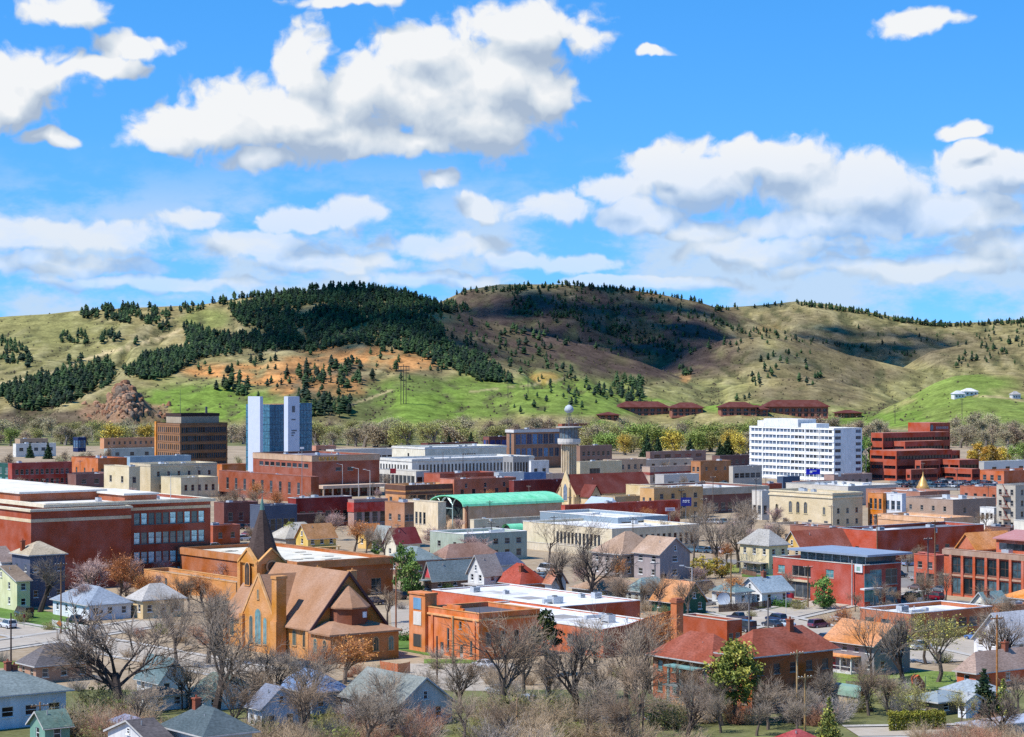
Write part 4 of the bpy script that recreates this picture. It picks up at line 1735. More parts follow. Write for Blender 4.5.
block('narrow cream block left of the large cream building behind the school', 129, 104, 140, 499, 467, C(240, 220, 176), WROOF, wins=[('L', 2, 2, .5, .2), ('R', 1, 1.4, .5, .2)], units=2)
block('lower cream annex at the foot of the large cream building', 181, 161, 218, 498, 478, C(240, 222, 180), C(225, 214, 196), units=3, wins=[('R', 5, 1.3, .35, .3)])
block('small orange brick building with one arched doorway right of the brown office tower', 222, 217, 246, 484, 464.5, C(226, 126, 52), WROOF, wins=[('R', 2, 1.6, .3, .36)], units=1)

# --- brown office tower
rt, W, D, H = block('brown office tower with rows of narrow windows and a bright orange fin', 180, 157, 227.5, 470, 423.5, C(168, 118, 78), C(120, 95, 75), name='office_tower', cat='office tower',
                    wins=[(f, n, 1.15, .06 + .185 * k, .115, .03, .97, 1, 1) for k in range(5) for f, n in (('R', 21), ('L', 11))], units=0, fcol=C(90, 62, 45), cap=C(70, 50, 42), sill=False)
p = MB()
p.box(W * .12, D * .2, H - .6, W * .92, D * .85, H + 3.4)
p.build('penthouse', M(C(190, 170, 140)), rt)
p = MB()
p.ring(W * .12, D * .2, W * .92, D * .85, H + 3.4, H + 4.8, .25, .3)
p.face([(W * .12, D * .2, H + 3.5), (W * .92, D * .2, H + 3.5), (W * .92, D * .85, H + 3.5), (W * .12, D * .85, H + 3.5)])
p.build('penthouse_roof', M(C(70, 45, 38)), rt)
p = MB()
p.box(-.6, D + .01, 0, 1.8, D + 1.5, H + .6)
p.build('fin', M(C(240, 150, 30)), rt)
p = MB()
p.tube((W * .2, D * .4, H + 4), (W * .2, D * .4, H + 17), .15, .05, 6)
p.tube((W * .75, D * .4, H + 4), (W * .75, D * .4, H + 8), .6, .6, 8)
p.build('antenna', M((.1, .1, .1), 'metal'), rt)
for k in range(6):     # storey bands
    p = MB()
    p.ring(0, 0, W, D, H * (.03 + .185 * k), H * (.05 + .185 * k), .12, -.004)
    p.build('storey_band', M(C(150, 104, 70)), rt)

# --- white and glass bank tower
bx, by = gp(272, 473)
bt = thing('bank_tower', 'tall white tower with blue glass between its slabs', 'office tower', (bx, by, 0), R(A0))


def tower_box(name, c, l, r, base, top, mat, extra=None):
    X, Y, W, D = frame_of(c, l, r, base, A0)
    H = wz(top, Y)
    dx, dy = X - bx, Y - by
    a = -R(A0)
    lx, ly = dx * math.cos(a) - dy * math.sin(a), dx * math.sin(a) + dy * math.cos(a)
    b = MB()
    b.box(lx, ly, 0, lx + W, ly + D, H)
    if extra:
        extra(b, lx, ly, W, D, H)
    return b.build(name, mat, bt), (lx, ly, W, D, H)


def mullions(b, lx, ly, W, D, H):
    z = 3.0
    while z < H - 1:
        b.box(lx - .06, ly - .06, z, lx + W + .06, ly + D + .06, z + .22, 1)
        z += 3.3
    for k in range(1, int(W / 1.6)):
        b.box(lx + k * 1.6 - .06, ly - .08, 0, lx + k * 1.6 + .06, ly - .002, H, 1)
    for k in range(1, int(D / 1.6)):
        b.box(lx - .08, ly + k * 1.6 - .06, 0, lx - .002, ly + k * 1.6 + .06, H, 1)


GT = [GLASS((.03, .10, .15), .05, .3), M(C(60, 96, 124), 'metal')]
PW = M(C(212, 222, 240, .72), 'plain', var=.03)
tower_box('glass_core', 269.5, 246, 310.5, 472, 404.5, GT, mullions)
_, (lx1, ly1, W1, D1, H1) = tower_box('slab', 260, 248, 263, 474, 396.5, PW)
_, (lx, ly, W2, D2, H2) = tower_box('slab', 288, 284, 299.5, 475.5, 396.5, PW)
b = MB()
b.box(lx + W2 * .35, ly - .12, H2 * .80, lx + W2 * .6, ly - .004, H2 * .88)
b.box(lx + W2 * .3, ly - .12, H2 * .70, lx + W2 * .65, ly - .004, H2 * .715)
for k, ww in enumerate((.75, .5, .3)):
    b.box(lx + W2 * .3, ly - .12, H2 * (.56 - k * .03), lx + W2 * (.3 + ww * .6), ly - .004, H2 * (.575 - k * .03))
b.build('lettering', M((.12, .13, .15)), bt)
tower_box('glass_corner', 300.5, 298.5, 312, 471, 403, GT, mullions)
b = MB()
b.box(lx1 + W1 + .01, ly1 + D1 * .4, H1 - 4.2, lx - .01, ly1 + D1 * .4 + 1.2, H1 - 1.6)
b.build('bridge', PW, bt)

# --- red brown department store with the lettered band
rt, W, D, H = block('red brown department store with a tan top band and lettering', 312, 253, 379.5, 497, 456, C(186, 100, 74), C(120, 110, 120), name='store', cat='store',
                    wins=[('L', 9, 3.2, .70, .10, .05, .9, 1, 1), ('R', 2, 2.6, .62, .09, .3, .65, 1, 1), ('R', 7, 2.4, .10, .2, .1, .95, 1, 1)], units=6, cap=C(205, 165, 130),
                    bands=[(.86, .995, .15, C(222, 180, 140))])
b = MB()
for k in range(5):
    x0 = W * (.10 + k * .055)
    b.box(x0, -.4, H * .885, x0 + W * .014, -.2, H * .97)
    b.box(x0 + W * .014, -.4, H * .952, x0 + W * .040, -.2, H * .97)
    b.box(x0 + W * .014, -.4, H * .918, x0 + W * .034, -.2, H * .936)
    if k % 2 == 0:
        b.box(x0 + W * .014, -.4, H * .885, x0 + W * .040, -.2, H * .903)
b.build('lettering', M(C(225, 165, 40)), rt)
b = MB()
b.box(W * .02, -7, 3.4, W * .98, -.005, 4.6)
for k in range(8):
    b.box(W * (.03 + k * .13), -6.8, 0, W * (.03 + k * .13) + .5, -6.3, 3.4)
b.build('canopy', M(C(228, 196, 166)), rt)
block('red brick wing with a white roof in front of the department store', 311, 219, 319, 503.5, 477, C(176, 92, 62), WHITE, wins=[('L', 9, 2.0, .3, .45, .08, .95)], units=3)

# --- civic centre
block('long low white building behind the department store', 334, 326, 395, 466, 450, C(235, 232, 226), WHITE, units=3, wins=[('R', 10, 3, .3, .3)])
block('low pink roofed building left of the long white one', 316, 310, 336, 455, 446, C(220, 150, 120), C(205, 140, 120), units=1, wins=[('R', 3, 2, .3, .35)])
block('brown flat roofed hall rising behind the pale civic centre', 428, 421, 478, 466, 443.5, C(130, 62, 48), C(200, 190, 180), units=2)
block('upper white and cream storey block of the civic centre', 425, 392, 506.5, 473, 447.5, C(240, 232, 206), WHITE, name='civic_centre', cat='civic centre', kind='plain',
      wins=[('R', 6, 1.4, .5, .22, .45, .62), ('L', 1, 1.5, .45, .3)], units=5, bands=[(.93, .985, .2, WHITE)])
block('long lower tier of the civic centre with a colonnade of narrow windows', 412, 376, 534, 479, 459.5, C(238, 234, 222), C(225, 222, 215), name='civic_centre', cat='civic centre', kind='plain',
      wins=[('R', 32, 1.1, .3, .42, .05, .97, 1, 1), ('L', 10, 1.3, .3, .4, .1, .9, 1, 1)], units=6, bands=[(.88, .97, .3, C(232, 228, 215))])
block('low parking deck with dark openings under the civic centre', 416, 378, 430, 490, 471.5, C(226, 220, 205), C(170, 160, 150), name='parking_deck', cat='parking deck', kind='plain', wins=[('L', 9, 4.4, .2, .55, .03, .97, 1, 1), ('R', 2, 3, .2, .5)], units=0)

# --- building with blue glass and the tower
block('brick and blue glass office with white roof left of the concrete tower', 514, 506.5, 561, 469, 429.5, C(180, 130, 100), C(222, 218, 210), name='office', cat='office',
      wins=[('R', 8, 3.2, .62, .26, .03, .97, 2, 1), ('R', 8, 2.6, .3, .22, .03, .97, 2, 1), ('L', 1, 1.6, .2, .7)], gcol=BLUEG, units=2, bands=[(.92, .995, .5, C(228, 222, 212))])
block('dark blue glass office with brick piers behind the civic centre', 489, 483, 508, 467, 437, C(150, 90, 80), C(70, 80, 110), name='office', cat='office', wins=[('R', 3, 4, .45, .45), ('L', 2, 3, .3, .6), ('R', 3, 4, .1, .25)], gcol=(.015, .03, .10), units=1)
block('grey ribbed plant building below the blue glass office', 513, 503, 529, 484, 457, C(188, 184, 178), C(180, 176, 170), wins=[('R', 5, 1, .2, .6, .05, .95, 1, 1), ('L', 3, 1.2, .2, .6)], units=2, kind='metal')
block('small white workshop left of the foot of the concrete tower', 531, 527, 549, 480, 461, WHITE, WHITE, units=1, wins=[('R', 2, 2, .2, .4)], kind='plain')
tx, ty = gp(569, 486)
tw = thing('concrete_tower', 'concrete tower with a glazed top and a white dome on a mast', 'tower', (tx, ty, 0), R(A0))
s = F / ty


def zt(py):
    return wz(py, ty)


b = MB()
hw = 2.15
for (x0, x1, y0, y1) in ((-hw, hw, -hw, hw),):
    b.box(x0, y0, 0, x1, y1, zt(444))
for k in range(4):
    for (ax, f0) in ((0, 1), (1, 1)):
        u = -hw + .35 + k * (2 * hw - .7) / 3
        if ax == 0:
            b.box(u - .25, -hw - .42, 0, u + .25, -hw - .004, zt(445))
        else:
            b.box(-hw - .42, u - .25, 0, -hw - .004, u + .25, zt(445))
b.build('shaft', M(C(224, 200, 160), 'plain'), tw)
b = MB()
b.lathe([(0, zt(444.4)), (4.7, zt(444)), (4.9, zt(442)), (4.9, zt(438.6)), (0, zt(438.4))], 20)
b.build('gallery', M(C(226, 218, 204)), tw)
b = MB()
b.lathe([(3.9, zt(438.5)), (3.9, zt(428))], 16)
for k in range(16):
    t = 2 * math.pi * k / 16
    b.box(3.92 * math.cos(t) - .1, 3.92 * math.sin(t) - .1, zt(438.5), 3.92 * math.cos(t) + .1, 3.92 * math.sin(t) + .1, zt(428), 1)
b.build('lantern', [GLASS((.06, .09, .11)), M(C(130, 120, 110))], tw)
b = MB()
b.lathe([(0, zt(428)), (5.6, zt(427.6)), (5.6, zt(426.6)), (0, zt(426.2))], 20)
b.build('roof', M(C(190, 184, 172)), tw)
b = MB()
for k in range(4):
    t = math.pi / 4 + k * math.pi / 2
    b.tube((1.6 * math.cos(t), 1.6 * math.sin(t), zt(426.3)), (.5 * math.cos(t), .5 * math.sin(t), zt(413)), .12, .1, 5)
for k in range(4):
    z = zt(424 - k * 3)
    b.ring(-.9, -.9, .9, .9, z, z + .12, .05, .05)
b.tube((0, 0, zt(404)), (0, 0, zt(388)), .12, .05, 6)
b.build('mast', M(C(120, 115, 110), 'metal'), tw)
b = MB()
b.lathe([(1.0, zt(413)), (1.9, zt(411)), (2.0, zt(409)), (1.5, zt(406.5)), (.6, zt(405)), (0, zt(404.6))], 18)
b.build('dome', M(C(190, 200, 206)), tw, True)
b = MB()
b.tube((2.8, -2.8, zt(426.5)), (2.8, -2.8, zt(419)), .05, .04, 5)
b.tube((-2.8, -2.8, zt(426.5)), (-2.8, -2.8, zt(421)), .05, .04, 5)
b.build('antenna', M((.12, .12, .12), 'metal'), tw)
block('orange brown roofed house among the trees behind the concrete tower', 562, 558, 590, 446, 424, C(190, 110, 80), C(200, 130, 100), units=1, wins=[('R', 3, 2, .4, .25)])

# --- the cream church with the long brown roof
BRN = C(128, 62, 52)
rt, W, D, He, Hr = house('cream church with a very long dark brown roof beside the concrete tower', 576, 557, 652, 510, 494, 473.5, 'u', C(240, 208, 150), BRN, name='church', cat='church', nl=0, nr=8, attic=False, ov=.3, fascia=C(200, 150, 110), ww=.9)
b = MB()
b.box(-.5, D * .28, 0, -.01, D * .72, He + 3.5)
b.prism([(D * .28, He + 3.5), (D * .72, He + 3.5), (D * .5, Hr + 1.6)], 'x', -.5, -.01)
b.build('front_gable', M(C(244, 214, 156)), rt)
place_on('L', arch_mesh(2.0, 6.0, C(225, 200, 150), (.05, .07, .1), True), D * .5, He * .55, rt, dep=-.51)
b = MB()
for yy in (.02, .26, .70, .94):
    b = MB()
    b.box(-.9, D * yy, 0, -.52, D * yy + .6, He + (2.2 if .1 < yy < .9 else -.3))
    b.build('buttress', M(C(232, 200, 144)), rt)
b = MB()   # side porch with its own gable
px0, px1, pdp = W * .05, W * .19, 6.0
b.box(px0, -pdp, 0, px1, -.004, He * .85)
b.prism([(px0, He * .85), (px1, He * .85), ((px0 + px1) / 2, He + 3.0)], 'y', -pdp, -.004)
b.build('side_chapel', M(C(236, 204, 148)), rt)
b = MB()
b.prism([(px0 - .4, He * .85 - .3), ((px0 + px1) / 2, He + 3.05), (px1 + .4, He * .85 - .3), (px1 + .4, He * .85), ((px0 + px1) / 2, He + 3.4), (px0 - .4, He * .85)], 'y', -pdp - .35, .5)
b.build('chapel_roof', M(BRN, 'shingle'), rt)
place_on('R', arch_mesh(1.3, 3.2, C(225, 200, 150), (.05, .07, .1), True), (px0 + px1) / 2, He * .4, rt, dep=-pdp - .01)
block('cream stair tower with brown cap at the right end of the cream church', 650, 626, 655, 514, 486, C(244, 212, 152), BRN, name='stair_tower', cat='tower', wins=[('L', 3, 1.2, .3, .3)], units=0, seed=3)
block('tan three storey parish building right of the cream church', 654, 640, 703, 520, 488.5, C(232, 176, 106), C(225, 210, 188), wins=[('R', 4, 1.5, .66, .16), ('R', 4, 1.5, .36, .16), ('R', 4, 1.5, .06, .16), ('L', 2, 1.2, .5, .2)], units=4, cap=C(225, 205, 175), name='parish_hall', cat='hall')
block('low cream hall in front of the cream church with a row of windows', 615, 601, 650, 518, 497, C(240, 202, 140), C(230, 214, 190), wins=[('R', 6, 1.4, .4, .35)], units=2, name='parish_hall', cat='hall')

# --- right of the tower
block('brick building with a white roof just right of the concrete tower', 580, 576, 612, 468, 446, C(170, 130, 112), WHITE, wins=[('R', 6, 1.6, .55, .2), ('R', 6, 1.6, .2, .2)], units=1)
block('cream building with one wide window behind the long brown church roof', 580, 574, 622, 481, 462, C(240, 220, 176), WHITE, wins=[('R', 1, 6, .35, .3, .2, .5, 3, 1)], units=2)
block('tan flat roofed building behind the cream church roof', 612, 603, 646, 476, 460, C(216, 180, 146), C(196, 150, 130), wins=[('R', 5, 1.6, .4, .3)], units=2)
block('long brick building with dark red windows in front of the tree belt', 650, 646, 706, 463, 452, C(178, 138, 124), C(200, 190, 182), wins=[('R', 5, 4.5, .42, .34)], gcol=(.12, .03, .03), units=3)
block('low beige warehouse with a long pale roof', 646, 640, 693, 473, 460, C(226, 204, 180), C(232, 226, 214), wins=[('R', 4, 2, .3, .4)], units=3)
block('pinkish shop row with a dark red stripe', 650, 642, 694, 485, 467, C(208, 180, 160), C(200, 185, 175), wins=[('R', 6, 2.4, .2, .35)], units=3, bands=[(.55, .7, .12, C(170, 70, 60))])
block('white roofed hangar behind the tan parish building', 664, 655, 699, 492, 475, C(225, 216, 205), WHITE, units=2, wins=[('R', 3, 3, .1, .5)], kind='metal')
block('orange brown brick cube with a plain right wall', 700.5, 691, 731, 484, 461.5, C(206, 134, 78), C(220, 205, 190), wins=[('L', 2, 1.6, .55, .2), ('L', 2, 1.6, .15, .2), ('R', 3, 1.2, .6, .15)], units=2)
block('pale grey building with a dark window band left of the white hotel', 733, 729, 762, 486, 466.5, C(205, 196, 184), C(235, 235, 232), wins=[('R', 5, 3, .4, .25)], units=3)
block('dark roofed low building behind the grey one beside the white hotel', 720, 712, 760, 467, 456, C(130, 96, 92), C(150, 130, 130), wins=[('R', 6, 2, .3, .35)], units=2)
block('broad flat roofed store with a beige fascia and dark brown wall', 702, 640, 768, 514, 488.5, C(150, 100, 90), C(240, 238, 230), name='store', cat='store', wins=[('R', 8, 2.0, .12, .3, .05, .9)], units=5, bands=[(.74, .995, .35, C(206, 190, 162))], cap=C(215, 205, 185))
block('white plastered shop with a red upper panel beside the broad flat store', 762, 752, 774, 520, 491, C(232, 224, 214), C(200, 190, 180), wins=[('R', 2, 1.5, .2, .3), ('L', 2, 1.5, .2, .3)], units=1)
block('long bright red low shop with white lettering behind the round white hall', 565, 561, 680, 529, 505.5, C(205, 66, 34), C(220, 210, 200), name='shop', cat='shop', wins=[('R', 4, 2.5, .1, .5, .05, .4)], units=5, kind='plain')

# pale tent roofed hall
rt, W, D, He, Hr = house('pale blue low hipped hall in front of the cream church', 612, 584, 620, 519, 509, 497, 'hip', C(225, 222, 214), C(206, 222, 232), name='hall', cat='hall', nl=4, nr=1, ov=.5, rk='metal')

# --- hotel
rt, W, D, H = block('white eight storey hotel with long bands of windows', 834, 749.5, 862, 482, 428.5, C(244, 244, 240, .8), C(228, 226, 220), name='hotel', cat='hotel', kind='plain',
                    wins=[('L', 22, 2.2, .075 + .119 * k, .062, .02, .98, 2, 1) for k in range(8)] + [('R', 1, 4, .075 + .119 * k, .062, .02, .26, 2, 1) for k in range(8)] + [('R', 1, 4, .075 + .119 * k, .062, .76, .98, 2, 1) for k in range(8)],
                    units=4, fcol=(.3, .33, .36), gcol=(.04, .06, .09), sill=False, cap=WHITE)
for k in range(1, 6):
    b = MB()
    b.box(-.3, D * k / 6 - .25, 0, -.004, D * k / 6 + .25, H)
    b.build('pier', M(C(246, 246, 242, .8)), rt)
for k in range(9):
    b = MB()
    b.box(-.2, .05, H * (.028 + .119 * k) - .25, -.004, D - .05, H * (.028 + .119 * k) + .25)
    b.build('storey_band', M(C(250, 250, 248, .8)), rt)
b = MB()
b.box(W * .1, D * .45, H - .7, W * .75, D * .86, H + 3.6)
b.box(W * .2, D * .86, H - .7, W * .7, D * .97, H + 2.6)
b.box(W * .15, D * .25, H - .7, W * .6, D * .43, H + 1.8)
b.build('penthouse', M(C(245, 244, 238)), rt)

# --- stepped red brick office
rx, ry = gp(896, 480)
rz_ = thing('stepped_office', 'stepped red brick office with dark window slots and a lettered top block', 'office', (rx, ry, 0), R(A0))
RB = M(C(205, 88, 54), 'brick', var=.08)


def ziggurat(c, l, r, base, top, floors=1):
    X, Y, W, D = frame_of(c, l, r, base, A0)
    H = wz(top, Y)
    dx, dy = X - rx, Y - ry
    a = -R(A0)
    lx, ly = dx * math.cos(a) - dy * math.sin(a), dx * math.sin(a) + dy * math.cos(a)
    ops = {'L': [], 'R': []}
    for k in range(floors):
        zb = H - 4.0 - k * 4.3 + .2
        if zb < .5:
            continue
        for f, ln in (('L', D), ('R', W)):
            if f == 'L' and ln > 10:
                ops[f] += [(.6, ln / 2 - .4, zb, zb + 1.5), (ln / 2 + .4, ln - .6, zb, zb + 1.5)]
            else:
                ops[f] += [(.6, ln - .6, zb, zb + 1.5)] if ln > 2.5 else []
    mb = MB()
    facade(mb, 'R', W, D, H, ops['R'], rec=.5)
    facade(mb, 'L', W, D, H, ops['L'], rec=.5)
    mb.face([(W, 0, 0), (W, D, 0), (W, D, H), (W, 0, H)])
    mb.face([(0, D, 0), (W, D, 0), (W, D, H), (0, D, H)])
    mb.face([(0, 0, H), (W, 0, H), (W, D, H), (0, D, H)], 1)
    mb.v = [(x + lx, y + ly, z) for x, y, z in mb.v]
    mb.build('wing', [RB, M(C(190, 120, 95), 'flatroof')], rz_)
    for f in 'LR':
        for (s0, s1, z0, z1) in ops[f]:
            w = MB()
            n = max(1, int((s1 - s0) / 2))
            if f == 'R':
                w.face([(lx + s0, ly + .45, z0), (lx + s1, ly + .45, z0), (lx + s1, ly + .45, z1), (lx + s0, ly + .45, z1)])
                for k in range(1, n):
                    w.box(lx + s0 + (s1 - s0) * k / n - .06, ly + .3, z0 + .01, lx + s0 + (s1 - s0) * k / n + .06, ly + .44, z1 - .01, 1)
            else:
                w.face([(lx + .45, ly + s0, z0), (lx + .45, ly + s1, z0), (lx + .45, ly + s1, z1), (lx + .45, ly + s0, z1)])
                for k in range(1, n):
                    w.box(lx + .3, ly + s0 + (s1 - s0) * k / n - .06, z0 + .01, lx + .44, ly + s0 + (s1 - s0) * k / n + .06, z1 - .01, 1)
            w.build('window', [GLASS((.012, .012, .016)), M((.06, .03, .025))], rz_)
    return lx, ly, W, D, H


ziggurat(896.5, 870, 952, 481, 451, 3)
ziggurat(883, 871, 935, 478, 433, 5)
ziggurat(905, 893, 944, 478.2, 441.5, 4)
ziggurat(914, 902, 950, 476, 432.5, 5)
ZT = ziggurat(930, 908, 950, 474, 423, 0)
ziggurat(947, 934, 960, 478.5, 450.5, 2)
ziggurat(959.5, 939, 979, 480, 460, 2)
ziggurat(972, 941, 980, 482, 469, 1)
ziggurat(921, 915, 940, 481.5, 460.5, 2)
ziggurat(911, 906, 938, 483, 469.5, 1)
lx, ly, W, D, H = ZT
b = MB()
n = 14
b.face([(lx + 1.2 + 1.05 * math.cos(2 * math.pi * k / n), ly - .1, H - 2.3 + 1.5 * math.sin(2 * math.pi * k / n)) for k in range(n)])
b.build('emblem', M(C(120, 150, 150)), rz_)
for k in range(7):
    b = MB()
    x0 = lx + W * (.30 + k * .09)
    b.box(x0, ly - .12, H - 2.9, x0 + W * .02, ly - .004, H - 1.8)
    b.box(x0 + W * .02, ly - .12, H - 2.0, x0 + W * .06, ly - .004, H - 1.8)
    b.box(x0 + W * .045, ly - .12, H - 2.9, x0 + W * .06, ly - .004, H - 2.0)
    b.build('letter', M(C(190, 190, 190)), rz_)

block('low orange brick building with white roof right of the stepped office', 1004, 980, 1060, 484, 471, C(228, 116, 60), WHITE, wins=[('L', 3, 2, .25, .4)], units=3)
block('long white roofed low building behind the yellow willows', 984, 976, 1070, 477, 462, C(235, 235, 230), WHITE, units=3, kind='metal', wins=[('R', 6, 3, .3, .35)])

# --- middle distance right
block('brownish wall building with a white roof under the white hotel', 834, 824, 872, 489, 475, C(186, 150, 140), WHITE, units=3, wins=[('R', 5, 1.5, .4, .25)])
block('low brick store with grey roof left of the blue sign', 800, 792, 834, 496, 482, C(176, 112, 88), C(215, 210, 204), units=4, wins=[('R', 4, 2, .3, .3)])
block('small red brick shop left of the cream fraternal hall', 769, 762, 782, 499, 484, C(186, 84, 58), C(170, 150, 140), units=1, wins=[('R', 2, 1.5, .3, .3), ('L', 2, 1.4, .3, .3)])
block('dark blue grey shop front between the brick shop and the hotel', 783, 777, 800, 493, 477, C(90, 110, 140), C(160, 165, 175), units=2, wins=[('R', 3, 1.8, .3, .35)])
block('long white roofed store rows behind the cream fraternal hall', 848, 786, 898, 506, 486.5, C(222, 214, 202), WHITE, units=12, wins=[('R', 6, 1.6, .35, .3)], seed=77)
rt, W, D, H = block('cream hall with arched windows and a grey shaded side wall', 832.5, 769.5, 862.5, 530, 493.5, C(238, 214, 170), C(200, 190, 178), name='fraternal_hall', cat='hall', wins=[('R', 3, 1.1, .45, .14), ('R', 3, 1.1, .15, .14)], units=3,
                    bands=[(.86, .90, .3, C(244, 224, 184)), (.97, .998, .2, C(244, 224, 184))], cap=C(230, 215, 170))
for fr, hh, ww in ((.13, 2.4, 1.0), (.42, 3.6, 1.35), (.54, 3.6, 1.35), (.66, 3.6, 1.35), (.88, 2.4, 1.0)):
    place_on('L', arch_mesh(ww, hh, C(225, 205, 150), (.035, .04, .045)), D * fr, H * .4, rt, dep=-.002)
for fr in (.1, .35, .75, .92):
    place_on('L', window_mesh(1.6, 1.8, 2, 1, FRAME, DARKG, True), D * fr, H * .08, rt, dep=-.17)
block('narrow bright orange brick front with tall windows', 883, 868, 886, 529, 493.5, C(236, 138, 40), WROOF, wins=[('L', 3, 1.2, .55, .3), ('L', 3, 1.2, .12, .28)], units=1)
block('white shop with a blue lattice front right of the orange brick one', 902, 884, 906, 530, 494, C(228, 232, 238), WHITE, kind='plain', wins=[('L', 3, 1.6, .55, .25), ('L', 3, 1.6, .12, .3)], units=2, gcol=(.05, .08, .12))
block('taupe brick block with four small windows and a dark purple side', 953, 902.5, 996, 527, 500, C(190, 160, 142), WROOF, wins=[('L', 4, 1.2, .56, .18, .05, .95), ('R', 2, 1.2, .5, .2)], units=5, seed=9)
block('grey four storey corner block with a rusty fire escape', 1015.5, 996.5, 1050, 532, 485.5, C(206, 196, 180), C(235, 232, 226), name='apartment_block', cat='apartment block', wins=[(f, n, 1.2, .08 + .235 * k, .12) for k in range(4) for f, n in (('L', 3), ('R', 3))], units=2)
fe_x, fe_y, W_, D_ = frame_of(1015.5, 996.5, 1050, 532, A0)
b = MB()
for k in range(3):
    z = 3.6 + k * 3.6
    b.box(-1.3, D_ * .25, z, -.05, D_ * .65, z + .12)
    b.box(-1.3, D_ * .25, z + 1.0, -1.25, D_ * .65, z + 1.06)
    b.tube((-.7, D_ * .28, z), (-.7, D_ * .6, z + 3.6), .12, .12, 4)
    for q in range(6):
        b.tube((-1.27, D_ * (.25 + .08 * q), z), (-1.27, D_ * (.25 + .08 * q), z + 1), .04, .04, 4)
fe = b.build('fire_escape', M(C(160, 80, 60), 'metal'), [o for o in COL.objects if o.get('label', '').startswith('grey four storey')][0])
block('little white house front with dark windows under the taupe block', 994, 980, 1000, 530, 508, WHITE, C(220, 220, 220), kind='plain', wins=[('L', 3, 1, .5, .25)], units=0)
block('peach shop row with a pale roof across the middle right', 944, 878, 973, 543, 518.5, C(240, 180, 130), C(238, 225, 205), wins=[('L', 9, 1.6, .2, .3), ('R', 4, 1.4, .3, .3)], units=4, seed=21, bands=[(.8, .99, .15, C(245, 190, 140))])
block('reddish brick row behind the yellow gabled house', 920, 866, 950, 511, 492, C(190, 128, 104), WROOF, wins=[('L', 5, 1.4, .3, .3)], units=6, seed=31)
block('low brick store with an orange parapet behind the taupe block', 1000, 960, 1012, 505, 488, C(200, 110, 76), C(240, 230, 210), wins=[('L', 4, 1.6, .3, .3)], units=4, seed=13)
block('pale cream block at the right picture edge with a white roof', 1040, 1014, 1080, 568, 522, C(240, 232, 212), WHITE, kind='plain', wins=[('L', 3, 1.3, .6, .14), ('L', 3, 1.3, .25, .14)], units=3)
block('dark reddish stone building left of the cream edge block', 1010, 985, 1030, 558, 528, C(140, 100, 90), C(150, 140, 135), wins=[('L', 4, 1.2, .4, .25)], units=3)
block('long dark red brick warehouse with a bright left wall', 876.5, 838, 984, 566, 531, C(216, 84, 48), C(120, 128, 140), name='warehouse', cat='warehouse', wins=[('L', 1, 1.4, .3, .22, .4, .6), ('R', 3, 1.6, .3, .2, .5, .8)], units=4, seed=41, cap=C(190, 190, 195))
block('shaded brown shop left of the long red warehouse', 830, 790, 846, 552, 528, C(176, 112, 92), C(205, 180, 160), wins=[('L', 4, 1.5, .3, .3)], units=5, seed=51)
block('tan flat shop with roof units below the cream fraternal hall', 800, 766, 832, 548, 526, C(214, 184, 150), C(215, 200, 182), wins=[('L', 4, 1.5, .25, .35), ('R', 3, 1.5, .25, .35)], units=6, seed=61)

# --- centre: brick rows, bands, green roof
block('red and orange brick row with a flat white roof behind the green roof', 454, 440, 516, 508, 479.5, C(214, 120, 84), C(220, 205, 195), wins=[('R', 5, 1.6, .3, .35), ('R', 3, 1.0, .7, .15)], units=5, seed=71)
block('low red brick shop with roof units under the civic centre', 440, 424, 496, 492, 474, C(196, 96, 70), C(235, 228, 220), wins=[('R', 4, 1.8, .2, .4)], units=5, seed=72)
block('pale blue white shed at the right end of the brick row', 499, 494, 524, 496, 473, C(214, 222, 226), C(228, 230, 232), kind='metal', wins=[('R', 3, 2, .3, .3)], units=2)
block('blue painted store front below the grey plant building', 523, 519, 546, 492, 473, C(90, 130, 180), C(200, 210, 220), kind='plain', wins=[('R', 2, 2.5, .15, .3)], units=1)
block('peach coloured low shop left of the concrete tower foot', 546, 542, 566, 490, 474, C(230, 190, 160), C(230, 215, 200), kind='plain', wins=[('R', 2, 1.6, .2, .4)], units=1)
block('dark brown store with two pale stripes and an orange left wall', 405.5, 385.5, 456, 510, 485.5, C(226, 152, 82), C(232, 228, 222), name='store', cat='store', wins=[('L', 2, 1.8, .2, .3), ('R', 5, 3.4, .3, .3, .05, .95)], units=5, seed=73, bands=[(.62, .72, .12, C(120, 80, 60)), (.80, .99, .12, C(110, 72, 54)), (.2, .27, .1, C(110, 72, 54))])
block('maroon long flat building behind the green roof', 514, 509, 566, 509, 481, C(140, 58, 54), C(160, 130, 125), wins=[('R', 6, 1.6, .2, .3)], units=2, seed=74)
block('dark red strip mall with a pale roof edge left of centre', 296, 288, 352, 528, 498.5, C(160, 52, 46), C(205, 198, 192), name='shop', cat='shop', wins=[('R', 6, 2, .15, .4)], units=5, seed=75, cap=C(222, 214, 205))
block('grey flat shop with bright red panels right of the strip mall', 354, 348, 388, 527, 500, C(200, 160, 150), C(205, 205, 205), name='shop', cat='shop', wins=[('R', 4, 2, .15, .4)], units=3, seed=76, bands=[(.55, .9, .2, C(214, 60, 44))])
block('tan corner building left of the green roofed hall', 404.5, 385, 414, 548, 503, C(206, 142, 98), C(190, 165, 145), wins=[('L', 2, 1.4, .6, .14), ('L', 2, 1.4, .25, .14), ('R', 2, 1.4, .6, .14)], units=2, seed=78)
block('dark blue shop with white awnings behind the church steeple', 262, 250, 297, 536, 506, C(92, 104, 130), C(190, 195, 205), name='shop', cat='shop', wins=[('R', 5, 1.8, .15, .4)], units=3, seed=79)
